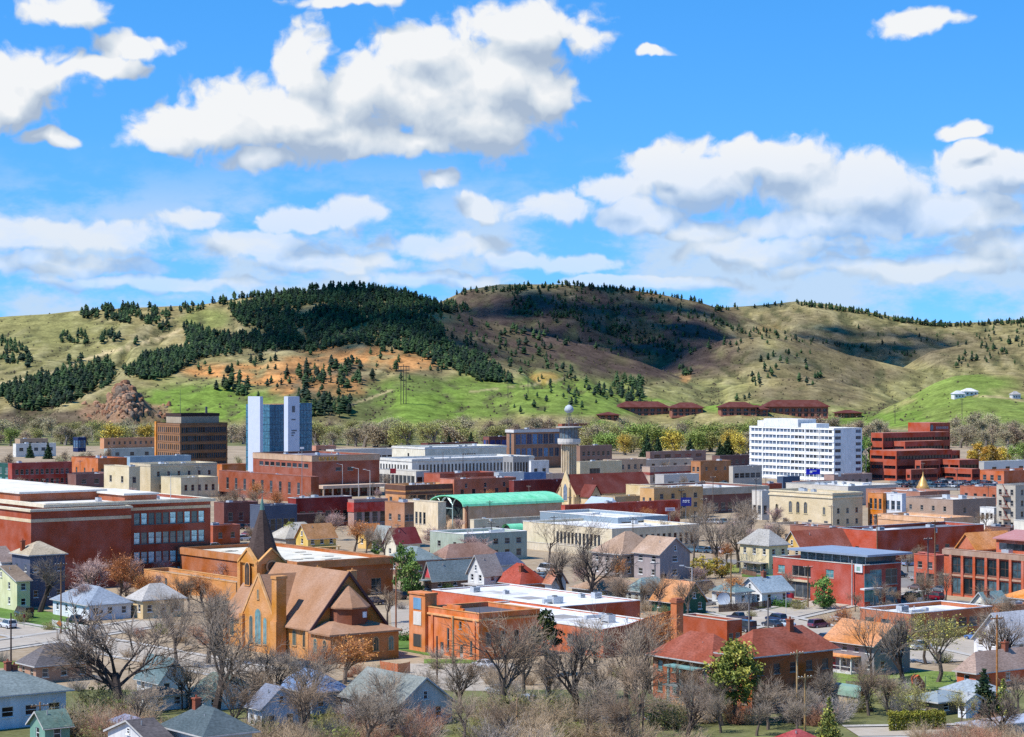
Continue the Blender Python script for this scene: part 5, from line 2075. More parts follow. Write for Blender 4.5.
block('flat white roofed shop with a dark wall behind the church steeple', 268, 262, 326, 533, 516, C(120, 80, 72), WHITE, name='shop', cat='shop', wins=[('R', 4, 2, .2, .4)], units=3, seed=80)
block('blue roofed brick shop right of the brick school', 213, 206, 240, 545, 526, C(206, 96, 50), C(100, 125, 150), name='shop', cat='shop', wins=[('R', 2, 1.3, .35, .3)], units=1, seed=81)
block('dark brown shed with a pale roof right of the school cornice', 224, 214, 258, 527, 503, C(150, 90, 80), C(190, 190, 196), wins=[('R', 3, 1.6, .25, .35)], units=2, seed=82)
block('grey green two storey office with a dark teal right wall', 464, 430, 527, 563, 534.5, C(178, 192, 172), WHITE, name='office', cat='office', wins=[('R', 5, 1.6, .6, .2), ('R', 5, 1.6, .15, .25), ('L', 2, 1.4, .5, .2)], units=5, seed=83, cap=WHITE, kind='plain')

# green barrel roof hall
X, Y, W, D = frame_of(467, 434, 562, 529, A0)
gh = thing('market_hall', 'cream hall with a mint green barrel roof and arched glass end', 'hall', (X, Y, 0), R(A0))
He = wz(505.5, Y)
Ht = wz(494.5, Y + 10)
b = MB()
facade(b, 'R', W, D, He, [])
b.face([(W, 0, 0), (W, D, 0), (W, D, He), (W, 0, He)])
b.face([(0, D, 0), (W, D, 0), (W, D, He), (0, D, He)])
b.face([(0, 0, 0), (0, 2.2, 0), (0, 2.2, He), (0, 0, He)])
b.face([(0, D - 2.2, 0), (0, D, 0), (0, D, He), (0, D - 2.2, He)])
b.face([(0, 2.2, 0), (0, D - 2.2, 0), (0, D - 2.2, 2.6), (0, 2.2, 2.6)])
b.build('wall', M(C(226, 186, 142), 'plain'), gh)
n = 14
arc = [(D / 2 - (D / 2 + .5) * math.cos(math.pi * k / n), He - .3 + (Ht - He + .3) * math.sin(math.pi * k / n)) for k in range(n + 1)]
inn = [(D / 2 - (D / 2 + .2) * math.cos(math.pi * k / n), He - .3 + (Ht - He) * math.sin(math.pi * k / n)) for k in range(n + 1)]
b = MB()
for k in range(n):
    for (x0, x1) in ((-1.8, W + .5),):
        b.face([(x0, *arc[k]), (x1, *arc[k]), (x1, *arc[k + 1]), (x0, *arc[k + 1])])
        b.face([(x0, *inn[k]), (x1, *inn[k]), (x1, *inn[k + 1]), (x0, *inn[k + 1])])
        b.face([(x0, *arc[k]), (x0, *inn[k]), (x0, *inn[k + 1]), (x0, *arc[k + 1])])
for k in range(int(W / 3)):
    for q in range(n):
        x = k * 3.0
        b.face([(x, arc[q][0], arc[q][1] + .06), (x + .15, arc[q][0], arc[q][1] + .06), (x + .15, arc[q + 1][0], arc[q + 1][1] + .06), (x, arc[q + 1][0], arc[q + 1][1] + .06)])
b.build('roof', M(C(122, 228, 172, .82), 'plain', rough=.5), gh)
b = MB()
b.face([(.6, 2.2, 2.6), (.6, D - 2.2, 2.6), (.6, D - 2.2, He)] + [(.6, q[0], q[1]) for q in reversed(inn[1:-1])] + [(.6, 2.2, He)])
b.build('end_glass', GLASS((.02, .03, .03)), gh)
b = MB()
wht = M(C(200, 226, 214), 'metal')
for yy in (D * .32, D * .68):
    b.tube((-1.4, yy, 0), (-1.4, yy, He - 1), .22, .22, 8)
    for sgn in (-1, 1):
        pts = [(-1.4, yy + sgn * (3.2 * (1 - math.cos(t))), He - 1 + 3.2 * math.sin(t)) for t in np.linspace(0, 1.45, 7)]
        for q in range(6):
            b.tube(pts[q], pts[q + 1], .16, .16, 6)
b.tube((-1.4, D * .32, He - 1.2), (-1.4, D * .68, He - 1.2), .14, .14, 6)
b.tube((-1.4, D * .32, He), (-1.4, D * .5, Ht - .4), .14, .14, 6)
b.tube((-1.4, D * .68, He), (-1.4, D * .5, Ht - .4), .14, .14, 6)
b.build('truss', wht, gh)
b = MB()
b.box(-.6, -.6, 0, .02, .4, He - .1)
b.build('pier', M(C(160, 110, 80), 'brick'), gh)
block('cream front wing with five tall windows left of the arched hall', 438, 405, 446, 538, 502.5, C(244, 220, 178), C(236, 226, 210), name='market_wing', cat='hall', kind='plain', wins=[('L', 5, 1.3, .35, .34, .35, .95)], units=1, seed=84)
block('low cream annex along the wall of the green roofed hall', 474, 470, 560, 538, 520, C(238, 222, 188), C(238, 232, 222), name='market_wing', cat='hall', kind='plain', wins=[('R', 6, 1.2, .3, .3)], units=3, seed=85)
X2, Y2, W2_, D2_ = frame_of(512, 502, 526, 541, A0)
sp = thing('entrance_vault', 'small mint green arched porch roof in front of the green roofed hall', 'porch', (X2, Y2, 0), R(A0))
b = MB()
a2 = [(D2_ / 2 - D2_ / 2 * math.cos(math.pi * k / 10), 2.6 + 2.2 * math.sin(math.pi * k / 10)) for k in range(11)]
for k in range(10):
    b.face([(-.4, *a2[k]), (W2_, *a2[k]), (W2_, *a2[k + 1]), (-.4, *a2[k + 1])])
    b.face([(-.4, a2[k][0], a2[k][1] - .2), (W2_, a2[k][0], a2[k][1] - .2), (W2_, a2[k + 1][0], a2[k + 1][1] - .2), (-.4, a2[k + 1][0], a2[k + 1][1] - .2)])
b.build('roof', M(C(122, 228, 172, .82), 'plain', rough=.5), sp)
b = MB()
b.box(0, 0, 0, W2_, .3, 2.6)
b.box(0, D2_ - .3, 0, W2_, D2_, 2.6)
b.build('wall', M(C(220, 190, 150)), sp)
b = MB()
b.face([(.5, .3, 0), (.5, D2_ - .3, 0)] + [(.5, q[0], q[1] - .25) for q in reversed(a2[1:-1])])
b.build('end_glass', GLASS(DARKG), sp)

block('low beige retaining wall under the grass strip before the large white hall', 600, 519, 602, 556.5, 549, C(226, 210, 178), C(120, 150, 60), name='retaining_wall', cat='wall', kind='plain', units=0, parapet=.1)
# round white hall
block('large hall with white roof and cream walls with narrow window slots', 612, 523, 699, 553, 529, C(240, 220, 180), WHITE, name='meeting_hall', cat='hall', kind='plain',
      wins=[('L', 12, 1.1, .2, .5, .12, .62, 1, 1), ('R', 10, 1.1, .2, .5, .3, .95, 1, 1)], units=2, seed=86, cap=WHITE)
block('blue grey clerestory tier on top of the large white hall', 618, 540, 668, 544, 518, C(170, 190, 202), WHITE, name='meeting_hall', cat='hall', kind='metal', wins=[('R', 3, 5, .72, .12, .05, .95, 3, 1)], units=2, seed=87, cap=WHITE)

# --- modern red brick building with the long slab roof
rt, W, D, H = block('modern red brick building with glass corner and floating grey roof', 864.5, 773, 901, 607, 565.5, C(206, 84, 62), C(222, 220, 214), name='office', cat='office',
                    wins=[('L', 1, 2.6, .62, .2, .32, .42, 2, 2), ('L', 1, 2.6, .62, .2, .86, .95, 2, 2), ('L', 1, 9.0, .58, .26, .56, .80, 3, 1, DARKG), ('L', 1, 9.0, .05, .4, .56, .86, 3, 1, DARKG), ('R', 2, 3.6, .5, .38, .1, .95, 2, 2), ('R', 2, 3.6, .05, .38, .1, .95, 2, 2)], units=2, seed=88, gcol=TEALG, fcol=C(200, 190, 170), cap=C(225, 215, 200))  # the long dark panes on the left wall stand for shaded recesses
b = MB()
b.box(3, 2.5, H - .6, W + 1, D * .8, H + 1.7)
for k in range(8):
    b.box(2.9, 2.5 + (D * .8 - 2.5) * k / 8, H - .3, 2.98, 2.7 + (D * .8 - 2.5) * k / 8, H + 1.7, 1)
b.build('clerestory', [GLASS((.05, .09, .10)), M(C(200, 205, 205), 'metal')], rt)
b = MB()
b.box(.6, -.3, H + 1.72, W + 3.2, D * .86, H + 2.15)
b.build('slab_roof', M(C(172, 186, 204), 'metal', rough=.5), rt)
b = MB()
b.box(-.08, -.08, H * .12, 3.2, -.003, H * .8)
b.build('glass_corner', GLASS((.05, .16, .17), .08), rt)
b = MB()
b.box(-1.4, -1.4, H * .42, 4.2, -.09, H * .46)
b.build('canopy', M(C(225, 225, 222)), rt)
b = MB()
b.box(-.3, .4, H * .82, -.01, 2.6, H * 1.02)
b.box(-.32, 1.0, H * .86, -.302, 2.0, H * .96, 1)
b.build('sign', [M(C(240, 240, 238)), M(C(150, 190, 170))], rt)
b = MB()
b.box(-.4, D * .6, H * .45, -.01, D * .9, H * .5)
b.build('ledge', M(C(226, 205, 165)), rt)

# --- brick commercial block on the right
rt, W, D, H = block('orange red brick block with columns and a stone cornice at right', 1052, 944, 1100, 606, 557.5, C(226, 104, 62), C(220, 170, 160), name='commercial_block', cat='commercial block',
                    wins=[('L', 8, 2.9, .50, .34, .03, .93, 2, 2), ('L', 8, 2.9, .06, .34, .03, .93, 2, 1)], units=3, seed=89, gcol=(.03, .05, .06), fcol=C(120, 90, 75), bands=[(.88, .99, .3, C(190, 150, 122)), (.43, .47, .2, C(196, 156, 126))], cap=C(200, 165, 140))
for k in range(9):
    b = MB()
    yy = D * (.03 + .9 * k / 8)
    b.box(-.35, yy - .35, 0, -.004, yy + .35, H * .88)
    b.build('pilaster', M(C(226, 104, 62), 'brick'), rt)
b = MB()
b.box(4.0, 4.0, H - .6, 18, D * .62, H + 2.6)
b.build('upper_storey', M(C(222, 110, 70), 'brick'), rt)
b = MB()
b.box(3.5, 3.6, H + 2.62, 18.4, D * .64, H + 2.9)
b.prism([(3.5, H + 2.9), (18.4, H + 2.9), (11, H + 4.4)], 'y', 3.6, D * .64)
b.build('upper_roof', M(C(222, 150, 140), 'metal', rough=.6), rt)
for k in range(6):
    b = MB()
    yy = 5 + (D * .62 - 6) * k / 6
    b.box(3.9, yy, H + .5, 3.98, yy + 2.2, H + 1.9)
    b.build('window', GLASS(DARKG), rt)
b = MB()
y0, y1 = D * .72, D * .90
b.prism([(y0, H + .2), (y1, H + .2), ((y0 + y1) / 2, H + 3.4)], 'x', .8, 14)
b.build('gable', M(C(228, 120, 70), 'brick'), rt)
b = MB()
b.prism([(y0 - .5, H - .1), ((y0 + y1) / 2, H + 3.45), (y1 + .5, H - .1), (y1 + .5, H + .2), ((y0 + y1) / 2, H + 3.8), (y0 - .5, H + .2)], 'x', .4, 14.2)
b.build('gable_roof', M(C(236, 150, 70), 'shingle'), rt)
block('small red brick corner shop with a pink roof beside the columned block', 936, 914, 947, 589, 556, C(220, 96, 60), C(226, 160, 150), name='shop', cat='shop', wins=[('L', 2, 2.4, .1, .35), ('L', 2, 1.4, .6, .2), ('R', 1, 1.8, .1, .4)], units=0, seed=90)
block('red and white drive-up kiosk left of the columned brick block', 925, 918, 929, 577, 553, C(226, 110, 80), WHITE, name='kiosk', cat='kiosk', kind='plain', wins=[('L', 1, 2, .1, .4)], units=0, bands=[(.0, .42, .1, WHITE), (.75, .8, .1, WHITE)])
# ------------------------------------------------------------------ near buildings
# --- brick school
SB = C(186, 84, 50)
STONE = C(232, 205, 160)
SCH = ('school', 'school')
block('near windowless brick block of the school with cream stone bands', 31, -60, 131, 592, 510, SB, C(235, 228, 215), name='school', cat='school', units=2, seed=91, bands=[(.845, .885, .06, STONE), (.975, .999, .35, C(238, 222, 186))], ovr={'D': 40}, cap=C(240, 228, 200))
rt, W, D, H = block('large flat roofed brick school with rows of pale blue classroom windows', 45.7, -40, 210.5, 589.7, 504.5, C(176, 82, 56), C(240, 236, 226), name='school', cat='school',
                    wins=[('R', 10, 1.55, z, 2.7, .52, .965, 1, 2) for z in (13.7, 9.2, 4.7, .9)], units=10, seed=92, gcol=(.24, .36, .34), fcol=(.10, .13, .13), bands=[(.885, .92, .08, STONE), (.965, .999, .9, C(236, 218, 182))], ovr={'D': 118}, cap=C(240, 228, 200))
for (x0, y0, x1, y1, hh) in ((4, 22, 26, 60, 1.3), (24, 8, W - 10, 30, .9), (10, 64, W - 12, 110, 1.0)):
    b = MB()
    b.box(x0, y0, H - .8, x1, y1, H + hh)
    b.build('penthouse', M(C(190, 104, 66), 'brick'), rt)
    b = MB()
    b.box(x0 - .4, y0 - .4, H + hh + .003, x1 + .4, y1 + .4, H + hh + .45)
    b.build('penthouse_roof', M(C(244, 236, 220), 'flatroof'), rt)
b = MB()
b.tube((34, 4, H), (34, 4, H + 5.5), .09, .06, 6)
b.build('flagpole', M(C(225, 220, 210), 'metal'), rt)

# --- gymnasium
rt, W, D, H = block('orange brick gymnasium with a patched white roof behind the church', 297.5, 180, 393, 600, 562.5, C(202, 112, 52), C(236, 228, 206), name='gymnasium', cat='gymnasium', wins=[('R', 1, 2.6, .05, .4, .74, .9, 2, 2)], units=0, seed=93,
                    bands=[(.82, .998, .3, C(214, 134, 66))], cap=C(190, 130, 80))
rnd = random.Random(5)
for k in range(16):
    b = MB()
    x, y = rnd.uniform(3, W - 6), rnd.uniform(4, D - 8)
    b.box(x, y, H - .695, x + rnd.uniform(2, 3), y + rnd.uniform(1.2, 2), H - .55)
    b.build('roof_hatch', M(C(205, 196, 176)), rt)
block('low orange annex with a flat dark roof left of the gymnasium', 236, 144, 262, 602, 583, C(236, 158, 78), C(170, 150, 130), name='gymnasium_annex', cat='annex', wins=[('L', 1, 1.2, .1, .6, .7, .8)], units=2, seed=94, cap=C(235, 170, 90))

# --- the stone church with the steeple
CX, CY = gp(311, 660)
W, D, He, Hr = 14.6, 29.0, 5.8, 14.6
ch = thing('church', 'orange stone church with a dark pointed steeple and pinkish shingle roof', 'church', (CX, CY, 0), R(A0))
SW = M(C(230, 152, 58), 'brick')
SW2 = M(C(212, 128, 50), 'brick')
RT = M(C(182, 136, 102), 'shingle', var=.2)
TRIM = C(205, 160, 105)
GCH = (.03, .06, .06)
b = MB()
facade(b, 'R', W, D, He, [])
facade(b, 'L', W, D, He, [])
b.face([(W, 0, 0), (W, D, 0), (W, D, He), (W, 0, He)])
b.face([(0, D, 0), (W, D, 0), (W, D, He), (0, D, He)])
b.face([(0, 0, He), (W, 0, He), (W / 2, 0, Hr)])
b.face([(0, D, He), (W, D, He), (W / 2, D, Hr)])
b.build('wall', SW, ch)
roof_mesh('v', W, D, He, Hr, .7, .25).build('roof', RT, ch)
b = MB()
sl = (Hr - He) / (W / 2)
e = He - sl * .7
for (xa, xb, za, zb) in ((-.75, W / 2, e, Hr), (W / 2, W + .75, Hr, e)):
    b.prism([(xa, za - .35), (xb, zb - .35), (xb, zb + .33), (xa, za + .33)], 'y', -.95, -.71)
b.build('bargeboard', M(C(92, 62, 60)), ch)
for yy in (2.0, 5.4):
    place_on('L', arch_mesh(1.05, 2.6, TRIM, GCH), yy, 2.0, ch, dep=-.002)
for yy in (23.2, 26.8):
    place_on('L', arch_mesh(1.1, 3.0, TRIM, GCH), yy, 1.8, ch, dep=-.002)
# cross gable
y0, y1, xp, pk = 9.3, 20.6, -1.6, 13.4
ym = (y0 + y1) / 2
b = MB()
b.box(xp, y0, 0, -.003, y1, He)
b.prism([(y0, He), (y1, He), (ym, pk)], 'x', xp, 3.0)
b.build('cross_gable', SW, ch)
b = MB()
sl2 = (pk - He) / (ym - y0)
b.prism([(y0 - .4, He - sl2 * .4), (ym, pk), (y1 + .4, He - sl2 * .4), (y1 + .4, He - sl2 * .4 + .25), (ym, pk + .25), (y0 - .4, He - sl2 * .4 + .25)], 'x', xp + .3, W / 2)
b.build('cross_roof', RT, ch)
b = MB()
for (ya, yb, za, zb) in ((y0 - .3, ym, He - .4, pk), (ym, y1 + .3, pk, He - .4)):
    b.prism([(ya, za), (yb, zb), (yb, zb + .55), (ya, za + .55)], 'x', xp - .12, xp + .29)
b.build('gable_coping', M(C(232, 170, 96)), ch)
place_on('L', arch_mesh(1.9, 6.2, TRIM, (.05, .11, .12)), ym, 1.4, ch, dep=xp - .002)
place_on('L', arch_mesh(1.0, 4.6, TRIM, (.05, .11, .12)), ym - 2.4, 1.6, ch, dep=xp - .002)
place_on('L', arch_mesh(1.0, 4.6, TRIM, (.05, .11, .12)), ym + 2.4, 1.6, ch, dep=xp - .002)
place_on('L', arch_mesh(.4, 1.6, TRIM, GCH), ym, 9.4, ch, dep=xp - .002)
b = MB()
b.box(-2.3, 7.6, 0, -.3, 9.2, 13.4)
b.box(-2.45, 7.45, 13.4, -.15, 9.35, 13.9)
b.box(-2.5, 7.4, 0, -2.302, 9.4, 6.0)
b.build('buttress', SW, ch)
for bb in ((xp - .5, y1 - 1.0, 0, xp - .003, y1 + .2, 6.4), (-.6, -.003, 0, -.004, .9, He - .7), (-.6, D - .9, 0, -.004, D, He - .7)):
    b = MB()
    b.box(*bb)
    b.build('buttress', SW, ch)
# tower and spire
tx0, ty0, tw_, td_ = 4.0, 24.5, 5.4, 6.0
te = 14.6
tc_ = (tx0 + tw_ / 2, ty0 + td_ / 2)
b = MB()
b.box(tx0, ty0, 0, tx0 + tw_, ty0 + td_, te)
for q in ('x0', 'x1'):
    xx = tx0 - .42 if q == 'x0' else tx0 + tw_ - .08
    b.prism([(ty0, te), (ty0 + td_, te), (tc_[1], te + 2.3)], 'x', xx, xx + .5)
for q in (0, 1):
    yy = ty0 - .42 if q == 0 else ty0 + td_ - .08
    b.prism([(tx0, te), (tx0 + tw_, te), (tc_[0], te + 2.3)], 'y', yy, yy + .5)
for (ax, ay) in ((0, 0), (1, 0), (0, 1), (1, 1)):
    x, y = tx0 + ax * tw_, ty0 + ay * td_
    b.box(x - .5, y - .5, 0, x + .5, y + .5, te + .5)
b.build('tower', SW, ch)
b = MB()
for (xa, za, xb, zb) in ((tx0 - .3, te - .1, tc_[0], te + 2.4), (tc_[0], te + 2.4, tx0 + tw_ + .3, te - .1)):
    b.prism([(xa, za), (xb, zb), (xb, zb + .4), (xa, za + .4)], 'y', ty0 - .62, ty0 + .1)
for (ya, za, yb, zb) in ((ty0 - .3, te - .1, tc_[1], te + 2.4), (tc_[1], te + 2.4, ty0 + td_ + .3, te - .1)):
    b.prism([(ya, za), (yb, zb), (yb, zb + .4), (ya, za + .4)], 'x', tx0 - .62, tx0 + .1)
b.build('tower_coping', M(C(236, 172, 92)), ch)
b = MB()
r0 = 2.9
b.lathe([(3.15, te + .3), (2.75, te + 2.4), (.5, 24.0), (.02, 25.4)], 8, 0, *tc_, ph=math.pi / 8)
b.build('spire', M(C(84, 68, 62, .8), 'shingle'), ch)
b = MB()
b.lathe([(.60, 23.0), (.30, 25.3), (.04, 26.6), (.0, 26.65)], 8, 0, *tc_, ph=math.pi / 8)
b.tube((*tc_, 26.5), (*tc_, 27.9), .05, .05, 5)
b.box(tc_[0] - .4, tc_[1] - .04, 27.3, tc_[0] + .4, tc_[1] + .04, 27.38)
b.build('finial', M(C(110, 150, 130), 'metal'), ch)
place_on('L', arch_mesh(1.5, 4.0, C(232, 160, 84), (.015, .015, .018)), tc_[1], 10.6, ch, dep=tx0 - .424)
b = MB()
n = 16
b.prism([(1.25 * math.cos(2 * math.pi * k / n), 1.25 * math.sin(2 * math.pi * k / n)) for k in range(n)], 'y', -.08, -.003, 0)
b.prism([(.9 * math.cos(2 * math.pi * k / n), .9 * math.sin(2 * math.pi * k / n)) for k in range(n)], 'y', -.12, -.085, 1)
rw = b.build('round_window', [M(TRIM), GLASS((.03, .03, .035))], ch)
rw.location = (tc_[0], ty0 - .424, 14.0)
# low annex round the east end, with apse
an = (-.5, -7.0, 13.4, 0.0)
eh, rh = 4.7, 6.5
b = MB()
b.box(an[0], an[1], 0, an[2], -.004, eh)
b.build('annex_wall', SW2, ch)
b = MB()
o = .5
p = [(an[0] - o, an[1] - o, eh), (an[2] + o, an[1] - o, eh), (an[2] + o, -.72, eh), (an[0] - o, -.72, eh)]
q = [(an[0] + 4, an[1] + 5.2, rh), (an[2] - 4, an[1] + 5.2, rh), (an[2] - 3, -.72, rh), (an[0] + 3, -.72, rh)]
for k in range(4):
    a_, c_ = p[k], p[(k + 1) % 4]
    b.face([a_, c_, (c_[0], c_[1], eh + .3), (a_[0], a_[1], eh + .3)])
    if k != 2:
        b.face([(a_[0], a_[1], eh + .3), (c_[0], c_[1], eh + .3), q[(k + 1) % 4], q[k]])
b.face(q)
b.face(list(reversed(p)))
b.build('annex_roof', RT, ch)
for k in range(4):
    place_on('R', arch_mesh(.95, 2.3, TRIM, GCH), an[0] + 3.0 + k * 3.1, 1.6, ch, dep=an[1] - .002)
for yy in (-5.2, -2.2):
    place_on('L', arch_mesh(.95, 2.3, TRIM, GCH), yy, 1.6, ch, dep=an[0] - .002)
ax_, ay_ = 7.0, -.9
b = MB()
b.lathe([(3.4, rh - 1.6), (3.4, 8.75)], 8, 0, ax_, ay_, ph=math.pi / 8)
b.build('apse_wall', M(C(158, 88, 56), 'brick'), ch)
b = MB()
b.lathe([(0, 8.7), (3.9, 8.7), (3.9, 8.95), (.02, 12.6)], 8, 0, ax_, ay_, ph=math.pi / 8)
b.build('apse_roof', RT, ch)
b = MB()
b.box(7.9, -4.15, 7.1, 8.7, -4.05, 8.1)
b.build('window', GLASS((.3, .34, .36)), ch)
chimney(ch, 12.0, 5.5, 7, 14.2, 1.2, C(226, 160, 90))
chimney(ch, 9.2, 12.5, 10, 14.4, 1.1, C(226, 160, 90))

# --- orange painted building and the white roofed complex behind it
OR = C(240, 128, 48)
rt, W, D, H = block('orange painted two storey building with stepped parapet and a blue poster', 479, 428, 540, 661, 614, OR, C(90, 90, 100), name='painted_building', cat='building', kind='plain',
                    wins=[('L', 1, .8, .62, .16, .3, .42), ('L', 1, .7, .1, .5, .55, .65), ('L', 1, .7, .1, .3, .1, .2), ('R', 4, 1.1, .3, .3)], units=0, seed=95, cap=C(248, 170, 90), doors=[('L', .34, 1.0, 2.2), ('L', .72, 1.0, 2.2)])
b = MB()
for (ya, yb, h_) in ((.30, .36, .35), (.36, .62, .8), (.62, .70, .35)):
    b.box(-.05, D * ya, H + .145, .35, D * yb, H + .145 + h_)
b.build('stepped_parapet', M(OR, 'plain'), rt)
b = MB()
b.ring(0, 0, W, D, H * .84, H * .88, .25, -.003)
b.build('cornice', M(C(250, 176, 100)), rt)
b = MB()
for yy in (.08, .5, .9):
    b = MB()
    b.box(-.25, D * yy - .3, 0, -.004, D * yy + .3, H * .84)
    b.build('pilaster', M(OR, 'plain'), rt)
tb_ = MB()
tb_.box(-.6, D + .01, 0, 1.9, D + 5.0, H + 2.0)
tb_.box(-.75, D - .1, H + 2.0, 2.05, D + 5.15, H + 2.35)
tb_.build('tower', M(C(240, 142, 66), 'plain'), rt)
for nm, z0, z1, cc in (('blue_poster', H - .6, H + 1.4, C(120, 175, 215)), ('white_poster', H - 3.4, H - 1.0, C(245, 240, 232)), ('window', H - 7.2, H - 5.0, (.05, .05, .05))):
    b = MB()
    b.box(-.68, D + 1.2, z0, -.605, D + 3.6, z1)
    b.box(-.69, D + 1.1, z0 - .1, -.606, D + 1.19, z1 + .1, 1)
    b.build(nm, [M(cc), M(C(230, 190, 140))], rt)
block('long low orange building with a bright white roof right of the painted one', 603, 440, 676, 658, 630, C(222, 112, 54), C(240, 240, 238), name='warehouse', cat='warehouse', wins=[('L', 7, 1.6, .3, .4, .02, .8), ('R', 5, 1.4, .35, .3)], units=5, seed=96, cap=C(240, 236, 228), parapet=.2)
rw_, W, D, H = [o for o in COL.objects if o.get('label', '').startswith('long low orange building')][0], *frame_of(603, 440, 676, 658, A0)[2:], wz(630, gp(603, 658)[1])
b = MB()
b.prism([(-.2, 0), (W + .2, 0), (W + .2, H + 2.6), (W * .6, H + 1.6), (W * .3, H + .55), (-.2, H + .2)], 'y', -.45, -.1)
b.build('parapet_wall', M(C(178, 78, 44), 'brick'), rw_)
block('red orange brick hall with a white roof and roof units behind the long one', 560, 432, 640, 634, 607, C(226, 98, 46), C(242, 242, 240), name='warehouse', cat='warehouse', wins=[('L', 4, 1.6, .3, .3, .02, .4)], units=6, seed=97, cap=C(240, 236, 230), parapet=.15)
block('plain orange brown brick wall building behind the red roofed apartments', 727, 681, 742, 652, 621, C(196, 88, 44), C(205, 150, 120), name='brick_store', cat='building', wins=[('R', 2, 1.1, .3, .3)], units=0, seed=98, cap=C(220, 200, 180))
ck = thing('smokestack', 'tall square orange brick chimney rising beside the orange brown brick wall', 'chimney', (*gp(677, 664), 0), R(A0))
ht = wz(598, gp(677, 664)[1])
b = MB()
b.prism([(-.75, -.75), (.75, -.75), (.75, .75), (-.75, .75)], 'z', 0, ht - .8)
b.build('shaft', M(C(224, 122, 58), 'brick'), ck)
b = MB()
b.box(-.9, -.9, ht - .797, .9, .9, ht - .3)
b.box(-.7, -.7, ht - .297, .7, .7, ht)
b.build('cap', M(C(196, 108, 62), 'brick'), ck)

# --- red roofed brick apartments
RR = C(160, 84, 62)
rt, W, D, He, Hr = house('brick apartment house with a hipped red roof and a brick chimney', 752, 722, 833, 716, 657.5, 627, 'hip', C(196, 108, 54), RR, name='apartment_house', cat='apartment house', nl=2, nr=5, storeys=2, wkind='brick', fcol=C(150, 140, 125), chim=(.62, .42, 1.5), ov=.8, ww=1.25)
rt, W, D, He, Hr = house('left wing of the brick apartments with a red roof and a teal porch', 712, 653, 752, 708, 664, 632, 'hip', C(190, 104, 60), RR, name='apartment_house', cat='apartment house', nl=4, nr=2, storeys=2, wkind='brick', fcol=C(140, 160, 150), ov=.8, gcol=TEALG, porch=('L', .1, .6, 2.2, C(235, 160, 70), C(120, 130, 130)))
b = MB()
for k in range(3):
    b.box(-2.1, D * (.15 + .2 * k), 0, -1.8, D * (.15 + .2 * k) + .3, 5.5)
b.box(-2.3, D * .1, 5.5, -.2, D * .62, 5.75)
b.build('balcony', M(C(120, 170, 165)), rt)

# --- grey house with the orange roof
rt, W, D, He, Hr = house('grey clapboard house with a bright orange roof and a red door', 874, 827, 910, 676, 644, 622, 'v', C(146, 138, 140), C(214, 142, 84), nl=4, nr=2, storeys=2, door=('L', .86, C(205, 30, 35)), porch=('L', .30, 1.0, 2.0, C(228, 222, 216), C(240, 156, 80)), ov=.7, fcol=C(225, 222, 215), gable=C(132, 126, 130))

# --- white roofed brick store at right
block('long low brick store with a white roof and a row of dark windows', 911, 860, 992, 641, 614, C(214, 118, 66), C(242, 242, 242), name='store', cat='store', wins=[('R', 7, 2.2, .35, .35), ('L', 3, 2.2, .35, .35)], units=4, seed=100, cap=C(238, 238, 238))
block('orange brick store end behind the white gabled house at right', 1000, 985, 1032, 632, 607, C(222, 134, 72), C(232, 226, 216), name='store', cat='store', wins=[('R', 2, 1.6, .3, .4)], units=1, seed=101)

